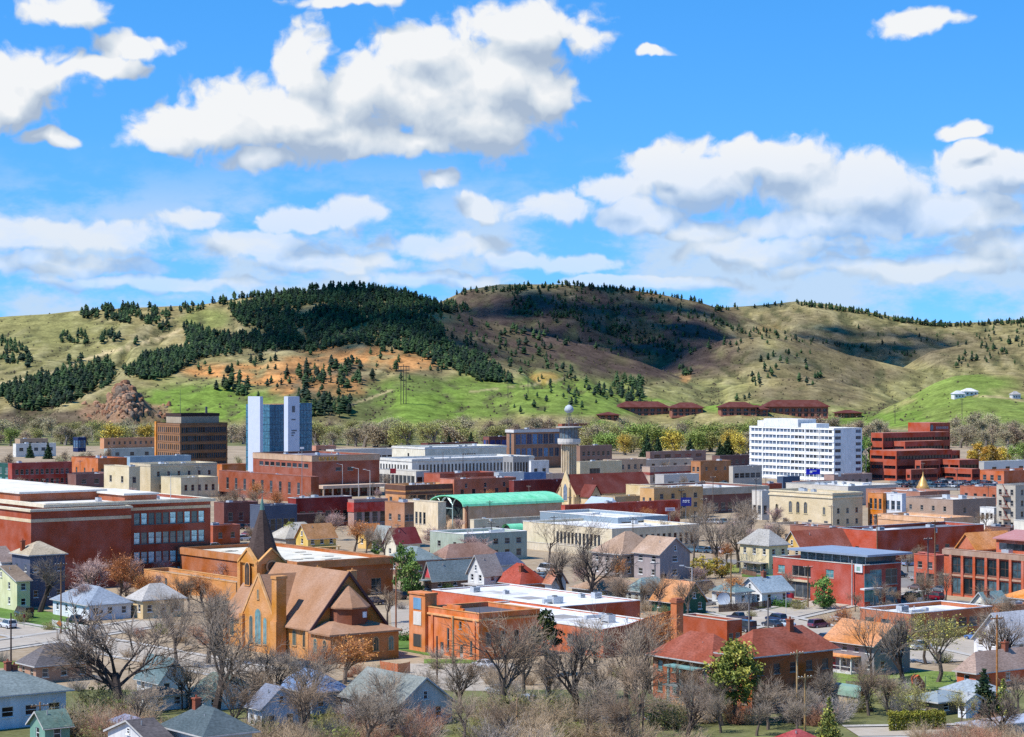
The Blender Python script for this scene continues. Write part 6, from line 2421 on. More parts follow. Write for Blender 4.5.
# --- houses, left
HS = [
    ('pale yellow green house with a front gable at the left picture edge', 17, -14, 30, 611, 581, 566, 'u', C(226, 226, 170), C(150, 130, 110), dict(nl=2, nr=1, storeys=2)),
    ('dark slate blue house with a tan hipped roof and a brick chimney', 30, 12, 65, 607, 556, 541, 'hip', C(92, 100, 122), C(190, 172, 142), dict(nl=2, nr=3, storeys=2, chim=(.1, .6, 2.2))),
    ('white gabled house front behind the brick chimney at far left', 2, -22, 16, 604, 562, 547, 'u', WHITE, C(150, 130, 120), dict(nl=1, nr=1)),
    ('white cottage with a blue grey hipped roof beside the street sign', 89, 53, 131, 621, 606, 585, 'hip', C(232, 236, 240), C(150, 162, 176), dict(nl=4, nr=3, door=('R', .3, C(240, 240, 240)))),
    ('cream cottage with a light grey roof right of the blue grey one', 143, 128, 184, 619, 601, 583, 'hip', C(240, 208, 150), C(186, 180, 172), dict(nl=2, nr=3)),
    ('brown brick bungalow with a dark grey hipped roof under the big bare tree', 36, 19, 92, 684, 667, 643, 'hip', C(196, 150, 120), C(112, 106, 106), dict(nl=2, nr=3, wkind='brick', fcol=C(235, 225, 205))),
    ('white clapboard house with a mottled teal grey roof at bottom left', -28, -60, 66, 733, 699, 670, 'hip', C(226, 236, 246), C(128, 142, 142), dict(nl=2, nr=4, storeys=1, chim=[(.55, .5, 1.0), (.62, .5, .9)], ov=.8, ww=1.8)),
    ('small green shed with a teal front gable by the utility pole', 45, 30, 70, 748, 727, 711, 'u', C(120, 170, 150), C(104, 130, 118), dict(nl=1, nr=1, name='shed', cat='shed', attic=False)),
    ('white gabled house with a teal roof among bare trees', 160, 137, 188, 700, 681, 657, 'v', C(240, 240, 238), C(104, 126, 128), dict(nl=2, nr=2)),
    ('low white garage with a brown roof in front of the teal roofed house', 152, 136, 186, 712, 697, 686, 'hip', WHITE, C(150, 132, 112), dict(nl=2, nr=2, name='garage', cat='garage')),
    ('long house with a faded green roof behind bare trees at lower left', 205, 186, 262, 712, 698, 675, 'v', C(205, 224, 226), C(116, 136, 124), dict(nl=2, nr=3)),
    ('dark teal roofed house with a tan chimney at the bottom edge', 205, 165, 252, 770, 737, 706, 'hip', C(190, 196, 196), C(88, 102, 106), dict(nl=2, nr=3, ov=.7, chim=[(.42, .70, 1.7)])),
    ('white gabled cottage with a violet blue roof behind bare branches', 262, 248, 300, 738, 708, 686, 'v', C(238, 242, 248), C(124, 130, 146), dict(nl=2, nr=2)),
    ('house with a bright blue roof below the stone church', 312, 276, 348, 716, 694, 669, 'hip', C(180, 190, 205), C(118, 146, 186), dict(nl=2, nr=2)),
    ('pale grey house with a weathered green grey shingle roof at bottom centre', 398, 342, 452, 729, 706, 673, 'v', C(212, 208, 200), C(142, 148, 142), dict(nl=3, nr=2, storeys=1)),
    ('dark shingled roof house with white trim at the bottom edge', 150, 108, 172, 768, 742, 720, 'u', C(226, 226, 226), C(100, 94, 94), dict(nl=1, nr=1)),
    ('small violet grey roofed lean-to beside the dark shingled house', 133, 112, 150, 748, 727, 715, 'hip', C(150, 150, 165), C(140, 146, 170), dict(nl=1, nr=1, name='shed', cat='shed')),
    # centre
    ('bungalow with a teal grey roof and a red front gable', 432, 424, 478, 592, 578, 561, 'u', C(150, 120, 104), C(142, 158, 158), dict(nl=0, nr=3, gable=C(220, 50, 60), porch=('L', .05, .95, 2.2, C(240, 226, 190), C(142, 158, 158)), attic=False)),
    ('white cottage with a tall fretwork front gable beside the teal bungalow', 484, 468, 502, 598, 574, 555, 'u', C(228, 226, 220), C(150, 140, 135), dict(nl=2, nr=1, storeys=2, porch=('L', .05, .95, 1.6, WHITE, C(190, 185, 180)))),
    ('house with a dark blue roof just right of the fretwork gable', 494, 484, 522, 586, 566, 552, 'hip', C(196, 206, 220), C(92, 106, 134), dict(nl=2, nr=4)),
    ('grey teal roofed house behind the green conifer right of the gymnasium', 414, 388, 440, 577, 561, 546, 'hip', C(160, 120, 100), C(134, 150, 150), dict(nl=2, nr=2)),
    ('white gabled house with a maroon roof left of the tan corner building', 396, 384, 420, 561, 543, 528, 'u', C(244, 236, 210), C(130, 54, 56), dict(nl=1, nr=2)),
    ('house with a wide reddish brown hipped roof behind the fretwork gable', 446, 430, 500, 575, 559, 543, 'hip', C(160, 130, 110), C(160, 122, 104), dict(nl=2, nr=3)),
    ('yellow house with a tan roof just right of the steeple', 308, 296, 336, 558, 538, 524, 'u', C(246, 206, 96), C(196, 140, 88), dict(nl=1, nr=3, storeys=2, porch=('R', .1, .98, 2.0, C(236, 180, 84), C(236, 196, 130)))),
    ('house with a pale grey roof behind the steeple and the conifer', 286, 268, 328, 554, 539, 522, 'hip', C(190, 180, 165), C(192, 184, 168), dict(nl=2, nr=2)),
    ('little yellow cottage with an orange roof behind bare trees in the centre', 366, 358, 382, 549, 535, 524, 'u', C(246, 196, 96), C(220, 136, 70), dict(nl=1, nr=1)),
    ('grey roofed cottage right of the little yellow one', 384, 372, 397, 552, 540, 526, 'v', C(226, 220, 206), C(160, 166, 162), dict(nl=1, nr=1)),
    ('house with a rust red hipped roof and tan chimney before the teal office', 520, 494, 546, 600, 585, 563, 'hip', C(196, 120, 80), C(176, 74, 52), dict(nl=2, nr=2, chim=(.3, .25, 1.4))),
    ('small white arched porch house right of the rust red roof', 552, 545, 566, 604, 582, 569, 'v', WHITE, C(196, 130, 100), dict(nl=1, nr=1)),
    # brown apartments in the middle
    ('brown roofed apartment house with a wide front gable beside the dark tree', 622, 592, 664, 578, 555, 531, 'hip', C(176, 160, 150), C(182, 150, 124), dict(nl=3, nr=3, storeys=2, name='apartment_house', cat='apartment house')),
    ('grey sided apartment house with a brown gable right of the brown roofed one', 660, 634, 690, 581, 554, 537, 'v', C(172, 158, 156), C(188, 156, 130), dict(nl=2, nr=1, storeys=2, name='apartment_house', cat='apartment house', ww=1.6)),
    ('tan roofed low house between the dark tree and the orange roofed house', 598, 572, 644, 603, 591, 576, 'hip', C(180, 160, 132), C(176, 142, 112), dict(nl=2, nr=3)),
    ('dark green house with an orange tan roof and cream gable', 682, 652, 706, 615, 602, 581, 'v', C(36, 96, 74), C(214, 146, 88), dict(nl=2, nr=2, chim=(.8, .4, .8))),
    ('cottage with a pale teal roof left of the dark green house', 640, 626, 672, 606, 592, 577, 'hip', C(196, 196, 184), C(142, 166, 164), dict(nl=2, nr=2)),
    ('low house with a teal grey roof right of the dark green house', 735, 712, 752, 608, 593, 582, 'hip', C(222, 224, 222), C(124, 152, 156), dict(nl=2, nr=1)),
    ('white house with a steep white gable and a blue grey roof', 762, 738, 792, 607, 592, 577, 'u', C(248, 248, 246), C(158, 178, 190), dict(nl=3, nr=2, storeys=1, chim=(.45, .5, 1.0))),
    ('two storey cream house with a grey hipped roof and deep porch', 769, 740, 788, 575, 546, 529, 'hip', C(240, 220, 168), C(176, 172, 164), dict(nl=3, nr=2, storeys=2, porch=('L', .05, .8, 2.2, C(150, 140, 130), C(180, 172, 160)))),
    ('tan house with a yellow front gable and a red brown roof', 801, 783, 850, 573, 548, 530, 'u', C(222, 196, 156), C(172, 92, 70), dict(nl=2, nr=4, storeys=2, gable=C(244, 196, 96), porch=('L', 0, 1, 1.8, C(200, 170, 130), C(170, 80, 60)))),
    # right
    ('white gabled house with a teal roof and white chimney at right', 994, 966, 1014, 624, 613, 592, 'u', C(244, 240, 218), C(126, 158, 160), dict(nl=2, nr=2, chim=(.2, .4, 1.0))),
    ('house with a bright orange roof cut by the right picture edge', 1040, 1002, 1070, 614, 601, 586, 'hip', C(220, 200, 180), C(236, 150, 70), dict(nl=2, nr=2)),
    ('white clapboard house with steep gable behind the tall pole at right', 1012, 974, 1050, 664, 642, 612, 'u', C(246, 246, 250), C(196, 196, 200), dict(nl=3, nr=2, storeys=2)),
    ('brick bungalow with a big taupe brown roof at the right edge', 976, 957, 1060, 690, 674, 648, 'hip', C(230, 110, 56), C(170, 142, 126), dict(nl=1, nr=4, wkind='brick', chim=[(.45, .5, .9)])),
    ('low house with a blue grey roof in front of the taupe roofed bungalow', 984, 944, 1006, 712, 695, 680, 'hip', C(222, 222, 226), C(160, 172, 180), dict(nl=1, nr=1)),
    ('small white garage with panelled doors below the blue grey roof', 966, 958, 982, 719, 701, 694, 'v', C(240, 242, 248), C(180, 184, 186), dict(nl=1, nr=1, name='garage', cat='garage')),
    ('long open shed with a flat silver roof beside the hedge', 938, 908, 972, 716, 703, 690, 'hip', C(150, 130, 105), C(186, 196, 192), dict(nl=1, nr=2, name='shed', cat='shed', rk='metal')),
    ('pale metal roof sloping into the bottom right corner', 985, 960, 1070, 742, 728, 718, 'hip', C(200, 200, 205), C(226, 228, 236), dict(nl=1, nr=1, name='shed', cat='shed', rk='metal')),
    ('maroon roofed shed at the bottom edge under the paired utility poles', 798, 772, 822, 770, 746, 729, 'hip', C(170, 120, 100), C(172, 62, 62), dict(nl=1, nr=1, name='shed', cat='shed')),
]
for (lb, c, l, r, ba, ea, ri, kd, wc, rc, kw) in HS:
    house(lb, c, l, r, ba, ea, ri, kd, wc, rc, **kw)

# barn shed with a rounded roof
X, Y, W, D = frame_of(858, 832, 868, 711, A0)
bs_ = thing('barn_shed', 'little barn shed with a rounded pale green roof and tan open front', 'shed', (X, Y, 0), R(A0))
b = MB()
b.box(0, 0, 0, W, D, 2.0)
b.build('wall', M(C(214, 190, 150), 'wood'), bs_)
b = MB()
pr = [(-.2, 1.95), (.1, 2.7), (W * .25, 3.3), (W / 2, 3.55), (W * .75, 3.3), (W - .1, 2.7), (W + .2, 1.95)]
b.prism(pr, 'y', -.2, D + .2)
b.build('roof', M(C(150, 190, 172), 'metal'), bs_)
b = MB()
b.box(W * .3, -.28, .05, W * .7, -.21, 2.6)
b.build('door', M(C(90, 62, 45), 'wood'), bs_)
b = MB()
b.box(W * .25, -.3, .0, W * .29, -.2, 2.7)
b.box(W * .71, -.3, .0, W * .75, -.2, 2.7)
b.box(W * .25, -.3, 2.7, W * .75, -.2, 2.85)
b.build('door_frame', M(C(200, 130, 70), 'wood'), bs_)

# orange tarpaulin lean-to
X, Y, W, D = frame_of(916, 911, 925, 692, A0)
tp = thing('tarpaulin_shelter', 'small bright orange peaked shelter on the grass left of the silver roofed shed', 'shelter', (X, Y, 0), R(A0))
b = MB()
b.prism([(0, 0), (W, 0), (W, 1.2), (W * .35, 2.6), (0, 2.2)], 'y', 0, D)
b.build('cover', M(C(236, 112, 60), 'plain'), tp)
b = MB()
b.box(W * .15, -.04, .05, W * .5, -.006, 1.7)
b.build('flap', M(C(180, 80, 44), 'plain'), tp)
b = MB()
for x in (-.06, W + .06):
    b.tube((x, -.06, 0), (x, -.06, 2.3), .05, .05, 6)
b.build('post', M((.3, .28, .25), 'metal'), tp)

# golden cupola on the store roofs
X, Y = gp(923, 502)
cu = thing('cupola', 'golden bell shaped cupola with a spike above the flat store roofs', 'cupola', (X, Y, 0))
z0 = wz(490, Y)
b = MB()
b.box(-2.2, -2.2, 0, 2.2, 2.2, z0 + .6)
b.build('base', M(C(220, 160, 70)), cu)
b = MB()
b.lathe([(2.4, z0 + .6), (2.5, z0 + 1.2), (1.9, z0 + 2.0), (1.5, z0 + 3.2), (.8, z0 + 4.4), (.3, z0 + 5.4), (.1, wz(472, Y)), (0, wz(471.5, Y))], 12)
b.build('dome', M(C(232, 176, 84), 'metal'), cu, True)
b = MB()
for k in range(4):
    t = math.pi / 4 + k * math.pi / 2
    b.tube((2.3 * math.cos(t), 2.3 * math.sin(t), z0 + .61), (2.3 * math.cos(t), 2.3 * math.sin(t), z0 + 1.6), .18, .1, 6)
b.build('pinnacle', M(C(240, 200, 120)), cu)
# ------------------------------------------------------------------ trees and shrubs
BK = (.055, .042, .036)
BK2 = (.13, .10, .078)
TW = (.20, .165, .145)
TWG = (.25, .225, .205)
TWB = (.23, .16, .105)
PROT = {}


def proto(k, mk):
    PROT[k] = mk()
    r = PROT[k][0]
    return r


def bt(k, *a, **kw):
    PROT[k] = bare_tree('bare_tree', 'x', 'tree', *a, **kw)


bt('dark', 3, 14, BK, (.20, .155, .12), (7, 5, 5, 6), trunk=.15, r0=.2)
bt('dark2', 8, 14, BK, (.24, .19, .145), (6, 5, 5, 5), trunk=.2, r0=.3)
bt('grey', 21, 13, BK2, (.335, .26, .19), (6, 5, 5, 6), trunk=.22, r0=.24)
bt('grey2', 33, 13, BK2, (.30, .24, .18), (6, 6, 5, 5), trunk=.2, r0=.24)
bt('brown', 45, 12, BK2, (.30, .215, .145), (6, 5, 6, 5), trunk=.22, r0=.2)
bt('rust', 57, 10, BK2, C(206, 136, 78, .8), (6, 6, 6, 5), trunk=.2, r0=.2, buds=C(224, 146, 66, .85), nb=700, bs=.14)
bt('pink', 69, 11, BK2, C(206, 172, 160, .75), (7, 6, 5, 5), trunk=.2, r0=.2, buds=C(206, 168, 154, .75), nb=400, bs=.12)
bt('yellowgreen', 71, 10, BK2, C(160, 150, 90, .7), (5, 5, 4, 5), trunk=.24, r0=.18, buds=C(196, 186, 84, .8), nb=800, bs=.12)
bt('thin', 83, 13, BK, (.24, .19, .145), (5, 4, 4, 4), trunk=.3, r0=.17)
MINR[0] = .05
BSP[0] = .75
# belt trees seen from far off
bt('belt_grey', 95, 14, (.24, .20, .16), C(176, 158, 140, .62), (6, 6, 5), trunk=.14, r0=.3, buds=C(194, 180, 132, .74), nb=3300, bs=.24)
bt('belt_olive', 96, 14, (.24, .20, .16), C(160, 150, 110, .62), (6, 6, 5), trunk=.14, r0=.3, buds=C(182, 180, 92, .76), nb=3400, bs=.24)
bt('belt_yellow', 97, 12, (.24, .20, .16), C(190, 160, 60, .6), (6, 6, 5), trunk=.14, r0=.3, buds=C(212, 184, 54, .8), nb=2000, bs=.34)
bt('belt_green', 98, 12, (.24, .20, .16), C(130, 150, 60, .6), (6, 6, 5), trunk=.14, r0=.3, buds=C(152, 172, 72, .75), nb=2000, bs=.34)
bt('belt_pink', 99, 12, (.24, .20, .16), C(178, 150, 138, .62), (6, 6, 5), trunk=.14, r0=.3, buds=C(192, 168, 130, .7), nb=3000, bs=.24)
MINR[0] = .014
BSP[0] = .35
for k in PROT:
    PROT[k][0].name = 'cottonwood_tree' if 'belt' in k else 'bare_tree'
PROT['pine'] = leafy_tree('green_tree', 'x', 'tree', 5, 11, 7.5, BK2, [C(140, 146, 50, .95), C(168, 164, 58, 1), C(104, 118, 44, .85)], 60, 80, .26, .34)
PROT['bushy'] = leafy_tree('green_tree', 'x', 'tree', 6, 9, 7, BK2, [C(92, 128, 54, .9), C(124, 150, 62, .9), C(62, 94, 42, .8)], 38, 60, .3, .12)
PROT['column'] = leafy_tree('evergreen_tree', 'x', 'tree', 7, 12, 4.4, BK, [C(46, 66, 30, .7), C(86, 92, 40, .65), C(60, 76, 32, .7)], 40, 60, .28, .15, 'column')
PROT['spruce'] = conifer_tree('conifer_tree', 'x', 'tree', 9, 9, 5.2, BK2, [C(172, 168, 60, 1), C(140, 146, 58, 1), C(100, 114, 50, .9)], 24, .24)
PROT['darkspruce'] = conifer_tree('conifer_tree', 'x', 'tree', 10, 9, 4.6, BK, [C(50, 76, 50, .7), C(70, 96, 56, .65)], 18, .34)
PROT['yellow'] = leafy_tree('yellow_tree', 'x', 'tree', 12, 7, 6.5, BK2, [C(214, 184, 50, .68), C(190, 176, 56, .62)], 30, 55, .26, .12)
PROT['willow'] = leafy_tree('yellow_tree', 'x', 'tree', 13, 12, 13, BK2, [C(232, 182, 30, .72), C(222, 192, 50, .7), C(180, 150, 40, .62)], 46, 60, .5, .08)
FIRST = set()


def plant(kind, px, by, ty, label, group=None, wide=1.0, az=None, name=None):
    root, h = PROT[kind]
    X, Y = gp(px, by)
    s = (by - ty) * Y / F / h
    rr = random.Random(int(px * 13 + by * 7))
    a = rr.uniform(0, 6.28) if az is None else az
    if kind in FIRST:
        o = dup(root, (X, Y, 0), a, (s * wide, s * wide, s), label, group)
    else:
        FIRST.add(kind)
        o = root
        o.location = (X, Y, 0)
        o.rotation_euler = (0, 0, a)
        o.scale = (s * wide, s * wide, s)
        o['label'] = label
        if group:
            o['group'] = group
    return o


for args in [
    ('dark', 122, 722, 592, 'huge dark leafless tree with spreading limbs at lower left', 1.5),
    ('dark2', 40, 612, 549, 'dark bare tree in front of the slate blue house', 1.05),
    ('pink', 86, 606, 549, 'pinkish grey bare tree in front of the brick school', 1.1),
    ('rust', 118, 606, 549, 'orange budded tree in front of the school corner', .9),
    ('rust', 146, 606, 570, 'small orange brown tree below the school windows', 1.2),
    ('rust', 205, 612, 572, 'rusty twigged tree before the low orange annex', 1.3),
    ('grey', 176, 668, 578, 'fuzzy grey bare tree left of the stone church', 1.0),
    ('grey2', 208, 664, 575, 'fuzzy grey bare tree touching the left end of the stone church', .9),
    ('dark2', 214, 722, 600, 'tall forked bare tree below the left end of the stone church', 1.0),
    ('thin', 248, 728, 634, 'slim dark bare tree in front of the faded green roof', 1.0),
    ('dark2', 282, 722, 634, 'dark many limbed bare tree before the violet blue roof', 1.0),
    ('thin', 300, 716, 640, 'slim bare tree before the bright blue metal roof', 1.1),
    ('thin', 316, 712, 632, 'leaning bare tree at the right of the bright blue metal roof', 1.0),
    ('rust', 344, 684, 634, 'red brown twigged tree against the church annex', 1.5),
    ('rust', 322, 682, 642, 'low rusty tree at the corner of the church annex', 1.3),
    ('grey', 386, 724, 654, 'pale twigged bare tree over the weathered green grey roof', 1.2),
    ('grey2', 420, 722, 662, 'whitish twigged tree right of the green grey roof', 1.2),
    ('brown', 505, 722, 600, 'tall brown bare tree in front of the dark roofed side of the painted building', .95),
    ('grey', 524, 706, 596, 'grey bare tree beside the dark columnar evergreen', .8),
    ('dark2', 578, 722, 612, 'dark limbed bare tree before the long white roof', .95),
    ('grey2', 600, 700, 604, 'fuzzy bare tree before the orange wall under the white roof', .9),
    ('grey', 626, 716, 596, 'big violet grey bare tree left of the red roofed apartments', 1.0),
    ('brown', 650, 694, 600, 'brown bare tree against the rising dark red wall', .9),
    ('rust', 664, 676, 606, 'rusty bare tree beside the tall square chimney', .9),
    ('brown', 636, 732, 640, 'brown bare tree behind the short dark pole', 1.2),
    ('dark', 590, 605, 530, 'big dark spreading tree before the brown apartment house', 1.05),
    ('dark2', 566, 604, 536, 'dark leaning tree left of the big dark spreading one', .9),
    ('thin', 549, 566, 512, 'slim grey tree before the slotted wall of the white hall', 1.2),
    ('thin', 583, 570, 510, 'slim tree rising over the roof of the white hall', 1.1),
    ('grey', 716, 574, 498, 'tall grey bare tree in the yard right of the white hall', .95),
    ('grey2', 738, 568, 505, 'violet grey bare tree left of the cream two storey house', .9),
    ('grey', 694, 560, 512, 'pale bare tree behind the grey sided apartments', .9),
    ('dark2', 905, 692, 600, 'tall dark bare tree before the gable of the grey house', .85),
    ('thin', 872, 690, 596, 'thin leaning bare tree over the orange roof', 1.0),
    ('yellowgreen', 938, 682, 614, 'airy yellow green budding tree right of the grey house', 1.25),
    ('yellowgreen', 926, 664, 610, 'smaller yellow green budding tree behind the airy one', 1.0),
    ('rust', 842, 640, 604, 'small orange brown tree left of the white roofed brick store', .9),
    ('dark2', 1010, 676, 606, 'dark bare tree before the white clapboard house at right', .9),
    ('brown', 988, 668, 610, 'brown twigged tree beside the white clapboard house at right', .8),
    ('grey', 880, 612, 574, 'pinkish bare street tree at the glass corner of the red office', .9),
    ('brown', 660, 612, 566, 'bare brown tree left of the orange tan roof', 1.0),
    ('brown', 622, 612, 570, 'bare brown tree in the yard behind the white roof', 1.1),
    ('pink', 480, 566, 528, 'pinkish bare tree behind the bungalow with the red gable', 1.3),
    ('pink', 440, 556, 520, 'pinkish bare tree before the grey green office', 1.2),
    ('grey', 384, 566, 514, 'grey bare tree behind the gymnasium roof', .9),
    ('rust', 354, 552, 518, 'red twigged tree behind the gymnasium near the strip mall', 1.2),
    ('grey2', 366, 556, 520, 'pale bare tree left of the little yellow cottage', .8),
    ('brown', 236, 514, 482, 'reddish bare tree in front of the red brown brick block', 1.2),
    ('brown', 256, 512, 484, 'reddish bare tree right of the red brown brick block', 1.0),
    ('brown', 222, 516, 486, 'reddish bare tree beside the school cornice', 1.0),
    ('pink', 330, 540, 506, 'pink bare tree behind the yellow house by the steeple', 1.2),
    ('brown', 40, 480, 458, 'brown bare tree over the long dark red building', 1.3),
    ('grey', 706, 532, 494, 'bare tree before the broad flat store, left one', 1.1),
    ('grey2', 738, 534, 492, 'bare tree before the broad flat store, right one', 1.1),
    ('brown', 895, 606, 586, 'small street tree by the red office parking lot', 1.0),
    ('grey2', 826, 712, 660, 'grey bare tree at the corner of the brick apartments', 1.0),
    ('grey', 768, 730, 668, 'pale bare tree before the brick apartment front', 1.2),
    ('grey2', 722, 726, 668, 'grey bare tree under the bright olive tree', 1.1),
    ('grey', 700, 722, 672, 'fuzzy bare tree before the teal porch', 1.1),
    ('grey2', 800, 726, 680, 'low grey bare tree behind the paired utility poles', 1.3),
    ('dark2', 872, 712, 668, 'dark low bare tree behind the barn shed', 1.0),
    ('brown', 888, 712, 664, 'brown bare tree between barn shed and hedge', 1.1),
    ('dark', 1000, 742, 680, 'dark bare tree in the bottom right corner', 1.0),
]:
    k, px, by, ty, lb, wd = args
    plant(k, px, by, ty, lb, 'leafless trees in the streets and yards', wd)
for args in [
    ('pine', 735, 724, 643, 'bright olive green round tree before the red roofed apartments', 1.0),
    ('column', 546, 676, 608, 'dark columnar evergreen before the white roofed warehouse', 1.25),
    ('spruce', 829, 748, 696, 'yellow green conifer at the bottom edge right of centre', 1.05),
    ('bushy', 824, 609, 577, 'bushy green tree in front of the modern red office', 1.0),
    ('bushy', 404, 596, 545, 'tall green tree at the right corner of the gymnasium', .62),
    ('bushy', 412, 598, 560, 'lower green tree beside the tall one at the gymnasium corner', .9),
    ('pine', 291, 552, 523, 'round green tree between the steeple and the yellow house', 1.0),
    ('bushy', 303, 553, 536, 'small green bush tree before the yellow house', 1.2),
    ('bushy', 378, 556, 539, 'green tree behind the right end of the gymnasium roof', 1.0),
    ('darkspruce', 984, 716, 668, 'dark conifer beside the tall pole at lower right', 1.3),
    ('spruce', 1003, 716, 678, 'brownish conifer right of the tall pole at lower right', 1.2),
    ('yellow', 704, 579, 553, 'yellow tree in the yard right of the grey sided apartments', .9),
    ('yellow', 722, 578, 556, 'yellow green tree left of the parked white van', 1.0),
    ('yellow', 966, 592, 573, 'round yellow green tree before the columned brick block', 1.1),
    ('yellow', 692, 577, 560, 'small yellow tree nearest the grey sided apartments', .9),
    ('rust', 728, 568, 540, 'orange tree in front of the cream two storey house', 1.0),
    ('darkspruce', 30, 458, 443, 'left one of two dark spruces before the far left warehouse', 1.2),
    ('darkspruce', 48, 459, 442, 'right one of two dark spruces before the far left warehouse', 1.2),
    ('darkspruce', 449, 449, 433, 'dark spruce above the civic centre, left one', 1.1),
    ('darkspruce', 471, 449, 432, 'dark spruce above the civic centre, right one', 1.1),
    ('darkspruce', 658, 456, 436, 'dark spruce in the belt behind the long brick building', 1.2),
    ('darkspruce', 647, 457, 434, 'dark spruce at the left end of the long brick building', 1.3),
    ('darkspruce', 690, 456, 438, 'dark spruce behind the right end of the long brick building', 1.4),
    ('darkspruce', 728, 456, 436, 'dark spruce left of the white hotel', 1.5),
    ('darkspruce', 720, 457, 441, 'low dark spruce beside the one left of the white hotel', 1.4),
    ('bushy', 866, 478, 436, 'green tree between the white hotel and the stepped red office', .5),
]:
    k, px, by, ty, lb, wd = args
    plant(k, px, by, ty, lb, None, wd)
# willows at the right
for i, (px, by, ty) in enumerate([(978, 464, 444), (990, 465, 446), (1001, 464, 448)]):
    plant('willow', px, by, ty, 'golden yellow willow in the row behind the white roof right of the stepped office', 'golden willows')
for (px, by, ty) in [(1012, 462, 446), (1022, 461, 443), (1034, 461, 444)]:
    plant('belt_green', px, by, ty, 'pale green willow at the right edge beside the golden ones', 'pale green willows', 1.3)
# the belt of trees between town and hills
rb_ = random.Random(77)
BELT = []
for (x0, x1, y0, y1, n, kinds, lb, gp_) in [
    (-20, 150, 435, 447, 44, ['belt_grey', 'belt_pink', 'belt_grey', 'belt_olive'], 'leafless grey brown tree in the belt at the far left foot of the hills', 'trees of the left belt'),
    (225, 248, 440, 446, 7, ['belt_grey', 'belt_pink'], 'leafless tree between the brown office tower and the white bank tower', 'trees between the two towers'),
    (312, 500, 435, 448, 52, ['belt_grey', 'belt_olive', 'belt_pink', 'belt_olive'], 'leafless grey tree in the belt above the civic centre', 'trees above the civic centre'),
    (590, 752, 436, 454, 84, ['belt_olive', 'belt_grey', 'belt_olive', 'belt_green', 'belt_olive'], 'grey green budding tree in the wood below the motels', 'trees of the wood below the motels'),
    (500, 590, 434, 440, 16, ['belt_grey', 'belt_pink'], 'leafless tree behind the blue glass office', 'trees behind the blue glass office'),
    (752, 890, 432, 442, 28, ['belt_grey', 'belt_pink'], 'leafless tree in the belt behind the white hotel', 'trees behind the white hotel'),
    (945, 1040, 432, 448, 34, ['belt_grey', 'belt_grey', 'belt_pink'], 'leafless grey tree in the belt at the far right', 'trees of the right belt'),
]:
    for i in range(n):
        px, by = rb_.uniform(x0, x1), rb_.uniform(y0, y1)
        plant(rb_.choice(kinds), px, by, by - rb_.uniform(12, 21) * (1.3 if by > 446 else 1), lb, gp_, rb_.uniform(1.2, 1.8))
for (k, px, by, ty, lb) in [('belt_yellow', 111, 447, 424, 'yellow green tree standing out in the left belt'), ('belt_yellow', 148, 445, 424, 'small golden tree left of the brown office tower'), ('belt_green', 10, 446, 428, 'pale green tree at the far left edge of the belt'),
                            ('belt_yellow', 378, 446, 428, 'golden tree in the belt above the department store'), ('belt_green', 408, 446, 427, 'fresh green tree above the civic centre, left one'), ('belt_green', 443, 446, 430, 'fresh green tree above the civic centre, right one'),
                            ('belt_yellow', 625, 455, 434, 'orange yellow tree right of the concrete tower'), ('belt_green', 606, 453, 432, 'pale green tree just right of the concrete tower'), ('belt_yellow', 672, 454, 430, 'golden tree in the middle of the wood below the motels'),
                            ('belt_yellow', 730, 455, 430, 'bright yellow tree left of the white hotel, left one'), ('belt_yellow', 738, 456, 433, 'bright yellow tree left of the white hotel, right one'), ('belt_green', 700, 455, 431, 'green tree in the wood left of the bright yellow ones')]:
    plant(k, px, by, ty, lb, None, 1.15)
